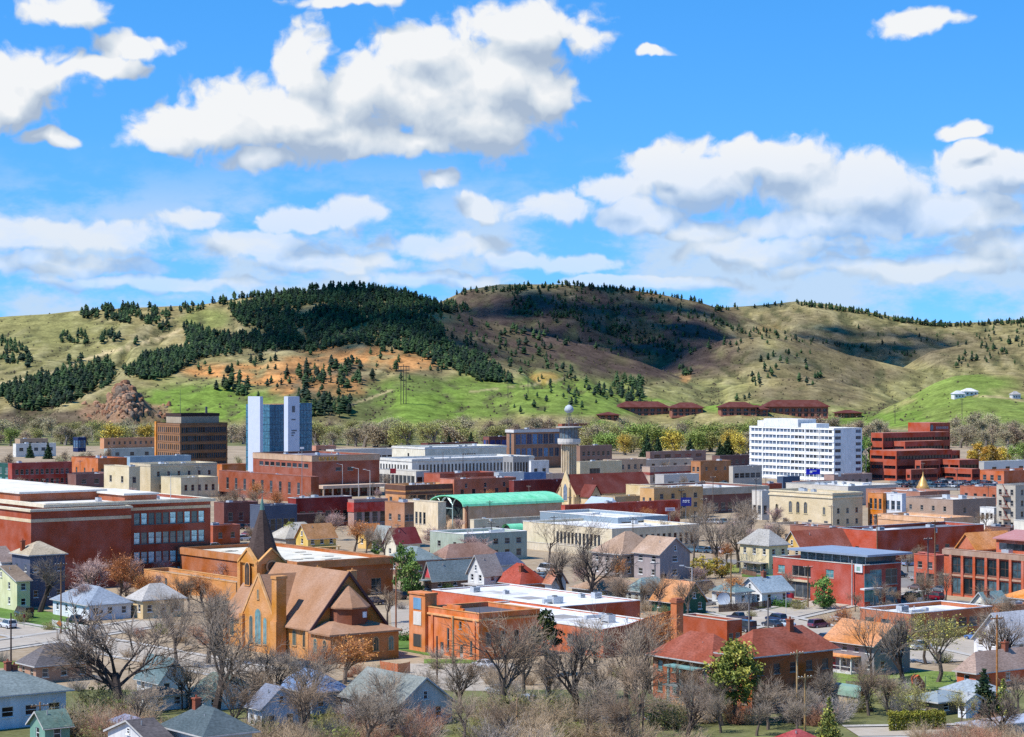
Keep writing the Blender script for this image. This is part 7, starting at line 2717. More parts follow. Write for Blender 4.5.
# leafless trees over the yards at the bottom
rt_ = random.Random(99)
for (x0, x1, y0, y1, n, ks, h0, h1, lb, gp_) in [
    (128, 262, 700, 752, 5, ['dark2', 'thin', 'grey2', 'brown', 'grey'], 56, 80, 'leafless tree among the roofs below and left of the stone church', 'leafless trees left of the church yards'),
    (262, 345, 700, 752, 3, ['dark2', 'thin', 'grey', 'brown'], 60, 84, 'leafless tree among the blue roofs below the stone church', 'leafless trees over the blue roofs'),
    (345, 440, 706, 755, 4, ['grey', 'grey2', 'grey', 'brown'], 52, 76, 'pale leafless tree over the green grey shingle roof', 'pale leafless trees at bottom centre left'),
    (440, 560, 706, 756, 7, ['grey', 'brown', 'grey2', 'dark2', 'brown'], 46, 78, 'leafless tree in the thicket below the painted orange building', 'leafless trees of the bottom thicket, left half'),
    (560, 690, 700, 756, 8, ['grey2', 'grey', 'brown', 'dark2', 'grey'], 46, 80, 'leafless tree in the thicket below the long white roof', 'leafless trees of the bottom thicket, right half'),
    (690, 850, 710, 745, 6, ['grey', 'grey2', 'pink', 'brown'], 34, 52, 'low leafless tree along the brick apartments', 'low leafless trees before the apartments'),
    (850, 1030, 700, 752, 4, ['brown', 'dark2', 'yellowgreen', 'grey'], 40, 66, 'leafless tree in the gardens at lower right', 'leafless trees of the right gardens'),
    (60, 232, 606, 644, 5, ['grey2', 'rust', 'pink', 'brown'], 34, 52, 'leafless tree between the school and the stone church', 'leafless trees below the school'),
    (400, 560, 556, 590, 7, ['pink', 'brown', 'grey'], 24, 36, 'leafless tree among the houses right of the gymnasium', 'leafless trees among the middle houses'),
    (590, 760, 585, 615, 5, ['brown', 'grey', 'rust'], 24, 38, 'leafless tree in the yards left of the white gabled house', 'leafless trees in the yards behind the white roof'),
    (900, 1020, 630, 665, 6, ['brown', 'grey', 'dark2'], 30, 46, 'leafless tree around the gravel lot at right', 'leafless trees at the right gravel lot'),
    (400, 560, 505, 545, 7, ['grey', 'pink', 'brown'], 16, 26, 'leafless street tree around the green roofed hall', 'leafless trees around the green roofed hall'),
    (240, 400, 498, 516, 8, ['brown', 'pink', 'grey'], 13, 20, 'leafless street tree before the department store', 'leafless trees before the department store'),
    (120, 250, 580, 604, 7, ['rust', 'pink', 'grey2'], 24, 36, 'leafless tree before the low orange annex', 'leafless trees before the orange annex'),
    (600, 700, 470, 500, 7, ['brown', 'grey'], 11, 17, 'leafless street tree among the flat roofs above the tan parish building', 'leafless trees above the parish building'),
    (760, 1000, 520, 556, 9, ['brown', 'grey', 'pink'], 15, 24, 'leafless street tree among the brick rows right of centre', 'leafless trees among the brick rows'),
    (850, 1000, 590, 626, 6, ['brown', 'grey2', 'rust'], 20, 32, 'leafless tree around the lot by the columned brick block', 'leafless trees by the columned block'),
    (250, 420, 516, 552, 9, ['grey2', 'pink', 'brown', 'rust'], 20, 34, 'leafless tree behind the gymnasium roof', 'leafless trees behind the gymnasium'),
    (690, 780, 528, 562, 8, ['grey', 'pink', 'grey2'], 26, 42, 'leafless tree left of the cream two storey house', 'leafless trees left of the cream house'),
]:
    for i in range(n):
        px, by = rt_.uniform(x0, x1), rt_.uniform(y0, y1)
        plant(rt_.choice(ks), px, by, by - rt_.uniform(h0, h1), lb, gp_, rt_.uniform(.85, 1.25))
# small garden and filler trees through the middle of town
for i, (px, by, ty, k) in enumerate([(62, 468, 450, 'belt_pink'), (84, 470, 452, 'belt_grey'), (95, 468, 450, 'belt_pink'), (72, 470, 455, 'belt_grey'), (8, 470, 452, 'belt_pink'), (57, 474, 456, 'belt_grey'), (236, 470, 456, 'belt_grey'), (104, 463, 447, 'belt_pink')]):
    plant(k, px, by, ty, 'bare tree among the low white sheds at the far left', 'bare trees among the far left sheds', 1.1)
for i, (px, by, ty, k) in enumerate([(640, 540, 508, 'grey'), (668, 545, 515, 'grey2'), (700, 590, 560, 'pink'), (775, 560, 530, 'grey'), (760, 556, 522, 'pink'), (752, 540, 512, 'grey2'), (726, 552, 514, 'pink')]):
    plant(k, px, by, ty, 'bare tree in the yards and lots around the grey sided apartments', 'bare trees around the apartments', 1.0)

# shrubs and brush along the bottom
SHR = {}
SHR['tan'] = bare_shrub('bare_shrub', 'x', 'shrub', 1, 3.4, 4.2, C(190, 164, 130, .85), 60)
SHR['grey'] = bare_shrub('bare_shrub', 'x', 'shrub', 2, 3.4, 4.2, C(176, 164, 152, .85), 60)
SHR['red'] = bare_shrub('bare_shrub', 'x', 'shrub', 3, 3.0, 4.0, C(186, 134, 104, .85), 60)
SHR['olive'] = bare_shrub('bare_shrub', 'x', 'shrub', 4, 3.2, 4.2, C(160, 150, 100, .85), 55, C(150, 154, 70, .6), 260)
rs = random.Random(31)
SF = set()


def shrub(k, px, by, hpx, lb, gp_, wide=1.0):
    o, h = SHR[k]
    X, Y = gp(px, by)
    s = hpx * Y / F / h
    if k in SF:
        o = dup(o, (X, Y, 0), rs.uniform(0, 6.28), (s * wide, s * wide, s), lb, gp_)
    else:
        SF.add(k)
        o.location = (X, Y, 0)
        o.scale = (s * wide, s * wide, s)
        o['label'] = lb
        o['group'] = gp_


for (x0, x1, y0, y1, n, ks, h0, h1, lb, gp_) in [
    (72, 138, 712, 750, 22, ['tan', 'red', 'tan', 'olive'], 24, 42, 'brown leafless shrub in the thicket right of the green shed', 'shrubs by the green shed'),
    (335, 430, 728, 752, 22, ['red', 'red', 'tan', 'grey'], 20, 36, 'reddish leafless shrub along the bottom edge below the pale grey house', 'reddish shrubs below the pale grey house'),
    (430, 690, 708, 752, 32, ['tan', 'grey', 'tan', 'tan', 'olive'], 22, 42, 'tan leafless shrub in the wide thicket at the bottom centre', 'shrubs of the bottom thicket'),
    (690, 850, 700, 728, 34, ['grey', 'grey', 'tan', 'red'], 18, 30, 'grey leafless shrub along the front of the brick apartments', 'shrubs before the brick apartments'),
    (920, 1035, 734, 756, 26, ['tan', 'tan', 'red'], 18, 30, 'tan leafless shrub in the bottom right corner', 'shrubs of the bottom right corner'),
    (250, 340, 728, 752, 14, ['grey', 'tan', 'olive'], 18, 34, 'grey leafless shrub below the violet blue roof', 'shrubs below the violet blue roof'),
    (855, 915, 700, 714, 9, ['grey', 'olive'], 16, 28, 'leafless shrub on the grass behind the hedge', 'shrubs behind the hedge'),
    (130, 260, 628, 650, 14, ['tan', 'red', 'grey'], 10, 18, 'low brown shrub along the street left of the stone church', 'shrubs left of the stone church'),
    (300, 400, 674, 684, 12, ['red', 'tan'], 8, 15, 'low reddish shrub at the foot of the church annex', 'shrubs at the church annex'),
    (560, 700, 600, 616, 14, ['tan', 'olive', 'grey'], 9, 16, 'low shrub in the yards behind the long white roof', 'shrubs behind the white roof'),
    (480, 560, 672, 694, 10, ['tan', 'grey', 'olive'], 12, 22, 'bare shrub around the gravel lot below the painted building', 'shrubs around the gravel lot'),
]:
    for i in range(n):
        shrub(rs.choice(ks), rs.uniform(x0, x1), rs.uniform(y0, y1), rs.uniform(h0, h1), lb, gp_, rs.uniform(.9, 1.4))

# clipped hedge
X0, Y0 = gp(888, 731)
X1, Y1 = gp(944, 729)
hd = MB()
rr = random.Random(4)
dx, dy = X1 - X0, Y1 - Y0
for i in range(9000):
    t, u, v = rr.random(), rr.uniform(-1, 1), rr.random()
    side = rr.random()
    if side < .45:
        u = -1 + rr.gauss(0, .06)
    elif side < .9:
        v = 1 + rr.gauss(0, .05)
    leaf(hd, Vector((X0 + dx * t + rr.gauss(0, .05), Y0 + dy * t + u * 1.0 + rr.gauss(0, .06), .05 + v * 2.3 * (1 + .05 * math.sin(t * 25)))), rr.uniform(.1, .2), rr, rr.randrange(2))
tag(hd.build('hedge', [M(C(176, 176, 44, .62), 'leaf'), M(C(150, 140, 46, .6), 'leaf')]), 'long clipped yellow green hedge at lower right', 'hedge')
for (xa, ya, xb, yb, hh, lb) in [(430, 590, 452, 592, 1.3, 'low green hedge in front of the bungalow with the red gable'), (772, 606, 790, 608, 1.2, 'green bushes along the right side of the white gabled house'), (586, 650, 588, 651, 1, 'small green bush below the long white roof'), (398, 640, 428, 642, 1.4, 'green clipped hedge left of the painted orange building')]:
    a, b_ = Vector((*gp(xa, ya), 0)), Vector((*gp(xb, yb), 0))
    hd = MB()
    for i in range(1600):
        p = a.lerp(b_, rr.random()) + Vector((rr.gauss(0, .45), rr.gauss(0, .45), 0))
        p.z = abs(rr.gauss(0, .6)) * hh
        leaf(hd, p, rr.uniform(.1, .2), rr, rr.randrange(2))
    tag(hd.build('hedge', [M(C(96, 140, 52, .62), 'leaf'), M(C(70, 110, 44, .6), 'leaf')]), lb, 'hedge')

# ------------------------------------------------------------------ vehicles
CARM = {}


def car_parts(kind):
    """body and greenhouse sections lofted along the car, wheels with rims"""
    if kind == 'sedan':
        L_, w, prof = 4.6, .88, [(-2.3, .45, .72), (-2.25, .3, .86), (-1.5, .24, .96), (-.9, .22, .98), (1.0, .22, .98), (1.7, .24, .90), (2.2, .3, .78), (2.3, .42, .66)]
        cab = [(-1.75, .94, .94, .8), (-1.0, .96, 1.42, .66), (.35, .96, 1.44, .66), (1.15, .94, .95, .78)]
    elif kind == 'suv':
        L_, w, prof = 4.7, .92, [(-2.35, .5, .95), (-2.3, .34, 1.06), (-1.4, .28, 1.08), (1.0, .28, 1.08), (1.75, .3, 1.02), (2.25, .36, .9), (2.35, .46, .78)]
        cab = [(-2.25, 1.05, 1.05, .86), (-2.0, 1.06, 1.72, .74), (.3, 1.06, 1.76, .74), (1.1, 1.05, 1.06, .84)]
    elif kind == 'van':
        L_, w, prof = 5.6, .98, [(-2.8, .5, 1.1), (-2.75, .34, 1.2), (1.6, .3, 1.2), (2.4, .34, 1.1), (2.75, .4, .9), (2.8, .5, .8)]
        cab = [(-2.76, 1.18, 1.2, .94), (-2.7, 1.2, 2.2, .86), (1.2, 1.2, 2.25, .86), (2.2, 1.15, 1.16, .9)]
    else:   # pickup
        L_, w, prof = 5.4, .95, [(-2.7, .55, 1.0), (-2.65, .4, 1.06), (.9, .34, 1.06), (1.9, .36, 1.05), (2.6, .42, .95), (2.7, .5, .8)]
        cab = [(-.75, 1.04, 1.06, .86), (-.6, 1.06, 1.74, .74), (.6, 1.06, 1.76, .74), (1.35, 1.04, 1.06, .84)]
    b = MB()
    # body skin: cross sections with rounded shoulders
    secs = []
    for (x, z0, z1) in prof:
        zm = z0 + (z1 - z0) * .55
        wf = w * (.9 if abs(x) > L_ * .46 else 1)
        secs.append([(x, -wf * .92, z0), (x, -wf, zm), (x, -wf * .93, z1), (x, 0, z1 + .03), (x, wf * .93, z1), (x, wf, zm), (x, wf * .92, z0)])
    for i in range(len(secs) - 1):
        for k in range(6):
            b.face([secs[i][k], secs[i][k + 1], secs[i + 1][k + 1], secs[i + 1][k]])
        b.face([secs[i][6], secs[i][0], secs[i + 1][0], secs[i + 1][6]], 2)
    b.face(secs[0])
    b.face(list(reversed(secs[-1])))
    # roof panel
    (xa, _, za, wa), (xb, _, zb, wb) = cab[1], cab[2]
    b.face([(xa, -wa, za + .012), (xb, -wb, zb + .012), (xb, wb, zb + .012), (xa, wa, za + .012)])
    for s in (-1, 1):   # roof pillars
        for (c0, c1) in ((cab[0], cab[1]), (cab[2], cab[3]), (cab[1], cab[1])):
            p0 = (c0[0], s * (c0[3] + .005), c0[2] if c0 is not c1 else cab[0][2])
            b.tube(p0 if c0 is not c1 else (-.25, s * (w * .84), cab[0][2]), (c1[0] if c0 is not c1 else -.25, s * (c1[3] + .005), c1[2]), .05, .05, 4)
    if kind == 'pickup':
        b.face([(-2.5, -.7, 1.085), (-.85, -.7, 1.085), (-.85, .7, 1.085), (-2.5, .7, 1.085)], 2)
    g_ = MB()
    sec = [[(x, -ww, zz), (x, ww, zz)] for (x, _, zz, ww) in cab]
    for i in range(3):
        g_.face([sec[i][0], sec[i + 1][0], sec[i + 1][1], sec[i][1]])
    base = [(c_[0], c_[1]) for c_ in cab]
    for s in (0, 1):
        q = [sec[0][s], sec[1][s], sec[2][s], sec[3][s]]
        g_.face(q)
    wh = MB()
    r = .34 if kind in ('sedan',) else .38
    n = 14
    wh.prism([(r * math.cos(2 * math.pi * k / n), r * math.sin(2 * math.pi * k / n)) for k in range(n)], 'y', -.11, .11, 0)
    wh.prism([(r * .6 * math.cos(2 * math.pi * k / n), r * .6 * math.sin(2 * math.pi * k / n)) for k in range(n)], 'y', -.125, .125, 1)
    lm = MB()
    z_ = prof[-2][2] - .12
    lx = prof[-1][0]
    for s in (-1, 1):
        pass
    return b, g_, wh, r, L_, w, prof


PAINT = {}


def paint(c):
    if c not in PAINT:
        PAINT[c] = M(C(*c, .75), 'paint')
    return PAINT[c]


TYRE = M((.02, .02, .02), 'plain')
RIM = M((.4, .4, .42), 'metal')
CGL = GLASS((.02, .025, .03), .05)
BLK = M((.03, .03, .03), 'plain')
for k in ('sedan', 'suv', 'van', 'pickup'):
    b, g_, wh, r, L_, w, prof = car_parts(k)
    t = thing('parked_' + ('car' if k in ('sedan', 'suv') else k), 'x', 'car' if k in ('sedan', 'suv') else k, (0, -500, 0))
    b.build('body', [paint((200, 200, 200)), BLK, BLK], t)
    g_.build('glazing', [CGL], t)
    wm = wh.mesh('wheel', [TYRE, RIM])
    for (sx, sy) in ((-1, -1), (-1, 1), (1, -1), (1, 1)):
        link('wheel', wm, t, (sx * L_ * .305, sy * (w - .06), r))
    for sy in (-1, 1):
        q = MB()
        q.box(prof[-1][0] - .12, sy * w * .7 - .16, prof[-1][2] - .16, prof[-1][0] + .012, sy * w * .7 + .16, prof[-1][2] - .03)
        q.build('headlight', M((.75, .76, .74), 'metal'), t)
        q = MB()
        q.box(prof[0][0] - .012, sy * w * .72 - .12, prof[0][2] - .26, prof[0][0] + .1, sy * w * .72 + .12, prof[0][2] - .04)
        q.build('taillight', M((.35, .02, .02), 'plain'), t)
    CARM[k] = t
CF = set()


def car(kind, px, py, rz, col, label, group=None):
    X, Y = gp(px, py)
    src = CARM[kind]
    o = dup(src, (X, Y, .016), rz, 1.0, label, group)
    for c_ in o.children:
        if c_.name.startswith('body'):
            c_.material_slots[0].link = 'OBJECT'
            c_.material_slots[0].material = paint(col)
    return o


U_ = R(A0)
V_ = R(A0 + 90)
for a in [
    ('suv', 776, 622, V_, (44, 56, 92), 'navy blue car on the street beside the white gabled house'),
    ('sedan', 785, 627, V_, (205, 222, 236), 'pale blue car just behind the navy blue one'),
    ('pickup', 739, 621, V_ + .1, (70, 60, 70), 'dark pickup parked on the street by the brown fence'),
    ('sedan', 729, 606, V_, (90, 70, 70), 'dark car half hidden by the satellite dish'),
    ('suv', 819, 628, U_, (120, 66, 96), 'purple red car at the street corner left of the orange roofed house'),
    ('sedan', 484, 668, V_ + .1, (226, 230, 236), 'silver car parked below the painted orange building'),
    ('pickup', 374, 605, U_, (40, 40, 60), 'dark blue pickup by the right wall of the gymnasium'),
    ('suv', 398, 599, V_, (40, 42, 48), 'dark car under the green trees at the gymnasium corner'),
    ('sedan', 419, 592, U_, (120, 130, 140), 'grey car in front of the bungalow with the red gable'),
    ('suv', 216, 549, U_, (196, 202, 210), 'silver car in the lot right of the brick school'),
    ('sedan', 227, 550, U_, (44, 50, 62), 'black car in the lot right of the brick school'),
    ('sedan', 247, 536, V_, (150, 60, 60), 'red car in the lot behind the steeple'),
    ('van', 752, 571, V_, (232, 232, 236), 'white van before the cream two storey house'),
    ('suv', 920, 650, U_, (238, 236, 226), 'white car on the gravel right of the grey house'),
    ('suv', 934, 636, U_, (170, 180, 190), 'silver car before the windows of the white roofed brick store, left one'),
    ('sedan', 944, 637, U_, (200, 206, 214), 'silver car before the windows of the white roofed brick store, right one'),
    ('sedan', 976, 640, V_, (90, 140, 214), 'bright blue car beside the white clapboard house'),
    ('suv', 910, 566, U_, (150, 176, 214), 'light blue car behind the glass corner of the red office'),
    ('sedan', 940, 592, V_, (112, 122, 132), 'dark grey car in the row before the columned brick block'),
    ('sedan', 952, 593, V_, (190, 182, 170), 'beige car in the row before the columned brick block'),
    ('suv', 964, 594, V_, (236, 236, 238), 'white car in the row before the columned brick block'),
    ('suv', 934, 600, V_, (150, 24, 48), 'crimson car in the lot right of the red office'),
    ('sedan', 926, 584, U_, (176, 186, 196), 'silver car in the middle of the lot right of the red office'),
    ('sedan', 917, 590, V_, (120, 96, 90), 'brown car in the lot right of the red office'),
    ('sedan', 933, 579, U_, (60, 66, 78), 'black car in the lot near the drive-up kiosk'),
    ('suv', 910, 600, V_, (80, 100, 140), 'blue car nearest the glass corner of the red office'),
    ('sedan', 924, 604, U_, (96, 84, 84), 'dark brown car at the near end of the lot by the red office'),
    ('suv', 945, 566, U_, (140, 30, 50), 'maroon van under the corner shop arch'),
    ('sedan', 311, 673, V_, (50, 46, 56), 'dark car before the stone church, right one'),
    ('suv', 299, 670, V_, (46, 46, 58), 'dark car before the stone church, left one'),
    ('suv', 532, 578, U_, (200, 204, 208), 'white car in the lot left of the big dark tree'),
    ('sedan', 522, 574, U_, (80, 90, 110), 'grey blue car in the lot left of the big dark tree'),
    ('suv', 540, 583, V_, (60, 60, 66), 'black car in the lot left of the big dark tree'),
    ('pickup', 683, 588, V_, (176, 30, 34), 'red pickup parked behind the orange tan roof'),
    ('sedan', 690, 630, V_, (205, 208, 214), 'silver car beside the dark green house'),
    ('sedan', 375, 516, U_, (236, 238, 240), 'white car behind the little yellow cottage'),
    ('suv', 524, 706, V_, (180, 190, 200), 'silver car half hidden in the bottom thicket, left one'),
    ('sedan', 602, 722, V_, (120, 170, 190), 'pale teal car half hidden in the bottom thicket, right one'),
    ('sedan', 660, 722, U_, (190, 200, 212), 'white car behind the thicket left of the short dark pole'),
    ('sedan', 498, 694, V_, (214, 218, 222), 'white car on the gravel lot, seen through twigs'),
]:
    car(*a)
rc = random.Random(8)
PAL = [(40, 70, 80), (60, 64, 74), (190, 196, 202), (90, 130, 150), (30, 34, 40), (224, 226, 228), (110, 60, 60), (70, 100, 120), (150, 158, 166)]
lots = [('car in the packed lot in front of the stepped red office', 'cars in the lot before the stepped office', [(898 + i * 4.9, 487.5 + (i % 2) * .2) for i in range(21)] + [(900 + i * 4.9, 484) for i in range(20)] + [(918 + i * 6.2, 481) for i in range(13)]),
        ('car in the lot behind the steeple and the blue shop', 'cars in the lot behind the steeple', [(226 + i * 6.5, 529) for i in range(5)] + [(300 + i * 7, 545) for i in range(5)]),
        ('car parked along the civic centre wall', 'cars along the civic centre', [(470 + i * 5.2, 477.5) for i in range(8)]),
        ('car in the street before the peach shop row', 'cars before the peach shop row', [(880 + i * 9, 552 - i * .7) for i in range(6)]),
        ('car parked before the broad flat store', 'cars before the broad flat store', [(700 + i * 8, 524) for i in range(7)]),
        ('car parked between the bare trees left of the cream two storey house', 'cars in the yard lot', [(694 + i * 8, 552 + i * .6) for i in range(4)])]
for lb, gr, pts in lots:
    for (x, y) in pts:
        car(rc.choice(['sedan', 'suv', 'suv', 'sedan', 'pickup']), x + rc.uniform(-.6, .6), y + rc.uniform(-.1, .1), (V_ if rc.random() < .8 else U_) + rc.gauss(0, .04), rc.choice(PAL), lb, gr)
for k in CARM:      # the pattern cars themselves take a place in town
    pass
for k, (px, py, rz, lb) in {'sedan': (706, 606, U_, 'grey car behind the dark green house'), 'suv': (260, 541, U_, 'pale grey car beside the steeple lot'), 'van': (640, 595, V_, 'light grey van behind the pale teal roofed cottage'), 'pickup': (842, 622, V_, 'pale grey pickup at the left end of the white roofed brick store')}.items():
    o = CARM[k]
    X, Y = gp(px, py)
    o.location = (X, Y, .016)
    o.rotation_euler = (0, 0, rz)
    o['label'] = lb

# cars and trees in the gaps between the buildings
def free(x, y, m):
    for (X, Y, a, W, D) in FOOT:
        dx, dy = x - X, y - Y
        lx, ly = dx * math.cos(a) + dy * math.sin(a), -dx * math.sin(a) + dy * math.cos(a)
        if -m < lx < W + m and -m < ly < D + m:
            return False
    return True


rf = random.Random(2024)
got = []
for i in range(4000):
    if len(got) >= 78:
        break
    px, py = rf.uniform(5, 1020), 478 + 170 * rf.random() ** 1.3
    x, y = gp(px, py)
    if free(x, y, 2.6) and all((x - q[0]) ** 2 + (y - q[1]) ** 2 > 36 for q in got):
        got.append((x, y))
        car(rf.choice(['sedan', 'suv', 'suv', 'pickup', 'sedan', 'van']), px, py, rf.choice([U_, V_]) + rf.gauss(0, .03), rf.choice(PAL + [(170, 40, 40), (60, 90, 160)]), 'car parked in a gap between the buildings of the middle town', 'cars parked between the buildings')
gt = []
for i in range(4000):
    if len(gt) >= 46:
        break
    px, py = rf.uniform(5, 1020), 486 + 150 * rf.random() ** 1.2
    x, y = gp(px, py)
    if free(x, y, 1.2) and all((x - q[0]) ** 2 + (y - q[1]) ** 2 > 20 for q in got) and all((x - q[0]) ** 2 + (y - q[1]) ** 2 > 60 for q in gt):
        gt.append((x, y))
        plant(rf.choice(['brown', 'grey', 'rust', 'pink', 'grey2']), px, py, py - rf.uniform(5.5, 9.5) * F / y, 'leafless tree in a gap between the buildings of the middle town', 'leafless trees between the buildings', rf.uniform(.9, 1.25))
for i in range(3000):
    px, py = rf.uniform(0, 1024), rf.uniform(560, 700)
    x, y = gp(px, py)
    if len(gt) < 92 and free(x, y, .8) and all((x - q[0]) ** 2 + (y - q[1]) ** 2 > 12 for q in got) and all((x - q[0]) ** 2 + (y - q[1]) ** 2 > 40 for q in gt):
        gt.append((x, y))
        shrub(rf.choice(['olive', 'tan', 'olive', 'grey']), px, py, rf.uniform(7, 15), 'low budding shrub beside a house or yard in the nearer town', 'shrubs of the nearer yards', 1.2)

# ------------------------------------------------------------------ poles, lamps, signs, fences
WOOD = C(150, 116, 84, .6)


def utility_pole(px, by, ty, label, arms=1, col=WOOD, trans=False, r=.16, az=0.6):
    X, Y = gp(px, by)
    h = wz(ty, Y)
    t = thing('utility_pole', label, 'utility pole', (X, Y, 0), az)
    b = MB()
    b.tube((0, 0, 0), (0, 0, h), r, r * .72, 8)
    b.build('pole', M(col, 'wood'), t)
    for k in range(arms):
        z = h - .5 - k * .95
        b = MB()
        b.box(-1.25, -.075, z - .07, 1.25, .075, z + .07)
        b.tube((-.6, 0, z - .07), (0, .1, z - .75), .03, .03, 4)
        b.tube((.6, 0, z - .07), (0, .1, z - .75), .03, .03, 4)
        b.build('crossarm', M(col, 'wood'), t)
        b = MB()
        for x in (-1.1, -.55, .55, 1.1):
            b.lathe([(.03, z + .07), (.06, z + .14), (.07, z + .2), (.03, z + .26)], 6, 0, x, 0)
        b.build('insulator', M((.35, .4, .42), 'metal'), t)
    if trans:
        b = MB()
        b.lathe([(0, h - 2.9), (.26, h - 2.9), (.27, h - 2.0), (.2, h - 1.9), (0, h - 1.88)], 10, 0, .42, 0)
        b.build('transformer', M((.35, .37, .38), 'metal'), t)
    return t


for a in [
    (61, 634, 562, 'tall brown utility pole at the kerb by the blue grey cottage', 1, WOOD),
    (11, 668, 613, 'dark bare utility pole on the lawn at the left edge', 0, (.07, .05, .045)),
    (40, 745, 702, 'tan utility pole in front of the small green shed', 1, C(200, 150, 100, .6)),
    (220, 760, 718, 'tan utility pole in front of the dark teal roof', 2, C(205, 160, 96, .6)),
    (437, 684, 636, 'short dark pole on the gravel lot', 0, (.07, .05, .045)),
    (453, 664, 616, 'slim pale pole before the painted orange building', 0, C(190, 160, 110, .6)),
    (396, 630, 567, 'brown utility pole beside the church parking lot', 1, C(180, 110, 70, .6)),
    (797, 724, 650, 'tan utility pole before the brick apartments, left of a pair', 1, C(214, 176, 120, .6)),
    (805, 732, 674, 'tan utility pole before the brick apartments, right of a pair', 1, C(200, 160, 100, .6)),
    (997, 712, 615, 'very tall orange brown utility pole at lower right', 1, C(214, 140, 66, .6)),
    (643, 745, 700, 'short thick dark pole in the bottom thicket', 0, (.08, .065, .055)),
    (517, 742, 698, 'tan pole in the bottom thicket', 0, C(200, 160, 110, .6)),
    (808, 608, 565, 'brown utility pole in front of the modern red office', 1, WOOD),
    (877, 575, 514, 'tall utility pole before the long dark red warehouse, left one', 1, WOOD),
    (935, 590, 520, 'utility pole with a transformer before the long dark red warehouse', 1, WOOD),
    (928, 606, 537, 'dark thin pole in the lot right of the red office', 1, (.09, .08, .08)),
    (731, 610, 552, 'brown utility pole beside the white van', 1, C(170, 130, 80, .6)),
    (655, 600, 561, 'grey pole before the grey sided apartments', 1, (.2, .19, .18)),
    (756, 520, 478, 'thin utility pole at the right end of the broad flat store', 1, (.16, .12, .1)),
    (713, 516, 476, 'thin utility pole above the broad flat store', 1, (.16, .12, .1)),
    (702, 516, 480, 'thin utility pole at the left end of the broad flat store', 1, (.16, .12, .1)),
    (443, 488, 452, 'thin mast pole before the civic centre, left one', 0, (.12, .1, .1)),
    (463, 488, 453, 'thin mast pole before the civic centre, right one', 0, (.12, .1, .1)),
    (80, 482, 460, 'thin pole on the far left roofs', 1, (.25, .2, .18)),
    (198, 500, 466, 'thin pole before the cream building behind the school', 1, (.15, .12, .1)),
    (852, 606, 560, 'pale pole in front of the glass corner of the red office', 0, (.4, .38, .36)),
    (749, 636, 592, 'thin grey pole on the street by the brown fence', 1, (.2, .18, .17)),
    (768, 636, 598, 'thin grey pole near the navy blue car', 0, (.2, .18, .17)),
]:
    px, by, ty, lb, arms, cc = a
    utility_pole(px, by, ty, lb, arms, cc, 'transformer' in lb, r=.15 if by < 600 else .17)
rq = random.Random(12)
for i in range(26):
    px, by = rq.uniform(20, 1010), rq.uniform(482, 560)
    utility_pole(px, by, by - 9.5 * F / gp(px, by)[1] * rq.uniform(.85, 1.15), 'thin brown utility pole between the roofs in the middle of town', 1, (.14, .11, .09), False, r=.13, az=rq.choice([.6, 2.2]))['group'] = 'utility poles among the town roofs'
# street lamps
for (px, by, ty, lb) in [(342.5, 496, 463, 'pale street lamp before the department store, leftmost of three'), (358.5, 497, 467, 'pale street lamp before the department store, middle of three'), (370, 496, 469, 'pale street lamp before the department store, rightmost of three'),
                         (866, 480, 450, 'thin street lamp between the white hotel and the stepped office'), (692, 600, 565, 'grey street lamp beside the grey sided apartments')]:
    X, Y = gp(px, by)
    h = wz(ty, Y)
    t = thing('street_lamp', lb, 'street lamp', (X, Y, 0), 0, 'street lamps')
    b = MB()
    b.tube((0, 0, 0), (0, 0, h - .6), .16, .10, 8)
    pts = [(-1.9 * math.sin(a_), 0, h - .6 + .6 * (1 - math.cos(a_)) * 1.0) for a_ in np.linspace(0, 1.35, 6)]
    for i in range(5):
        b.tube(pts[i], pts[i + 1], .09, .08, 6)
    b.build('pole', M((.6, .58, .55), 'metal'), t)
    b = MB()
    e = pts[-1]
    b.box(e[0] - .9, -.22, e[2] - .1, e[0] + .1, .22, e[2] + .12)
    b.build('lamp_head', M((.55, .55, .55), 'metal'), t)


def panel_sign(px, by, y0, y1, wpx, label, col, extra=None, posts=1, rz=0.25, name='sign', letters=None, lcol=(.8, .8, .8)):
    X, Y = gp(px, by)
    s = F / Y
    w, z0, z1 = wpx / s, wz(y1, Y), wz(y0, Y)
    t = thing(name, label, 'sign', (X, Y, 0), rz)
    b = MB()
    for k in range(posts):
        x = 0 if posts == 1 else (-w * .35 + w * .7 * k / (posts - 1))
        b.tube((x, .1, 0), (x, .1, z1 - .2), .12, .1, 8)
    b.build('post', M((.3, .3, .3), 'metal'), t)
    b = MB()
    b.box(-w / 2, -.18, z0, w / 2, .0, z1)
    b.build('panel', M(col, 'plain', var=.04), t)
    if letters:
        n, zc, zh = letters
        for k in range(n):
            b = MB()
            x = -w * .34 + w * .68 * (k + .5) / n
            lw = w * .68 / n * .35
            zz, hh = z0 + (z1 - z0) * zc, (z1 - z0) * zh
            b.box(x - lw, -.22, zz, x - lw * .3, -.183, zz + hh)
            b.box(x - lw * .3, -.22, zz + hh * .72, x + lw, -.183, zz + hh)
            if k % 2:
                b.box(x - lw * .3, -.22, zz, x + lw, -.183, zz + hh * .28)
            b.build('letter', M(lcol, 'plain'), t)
    return t


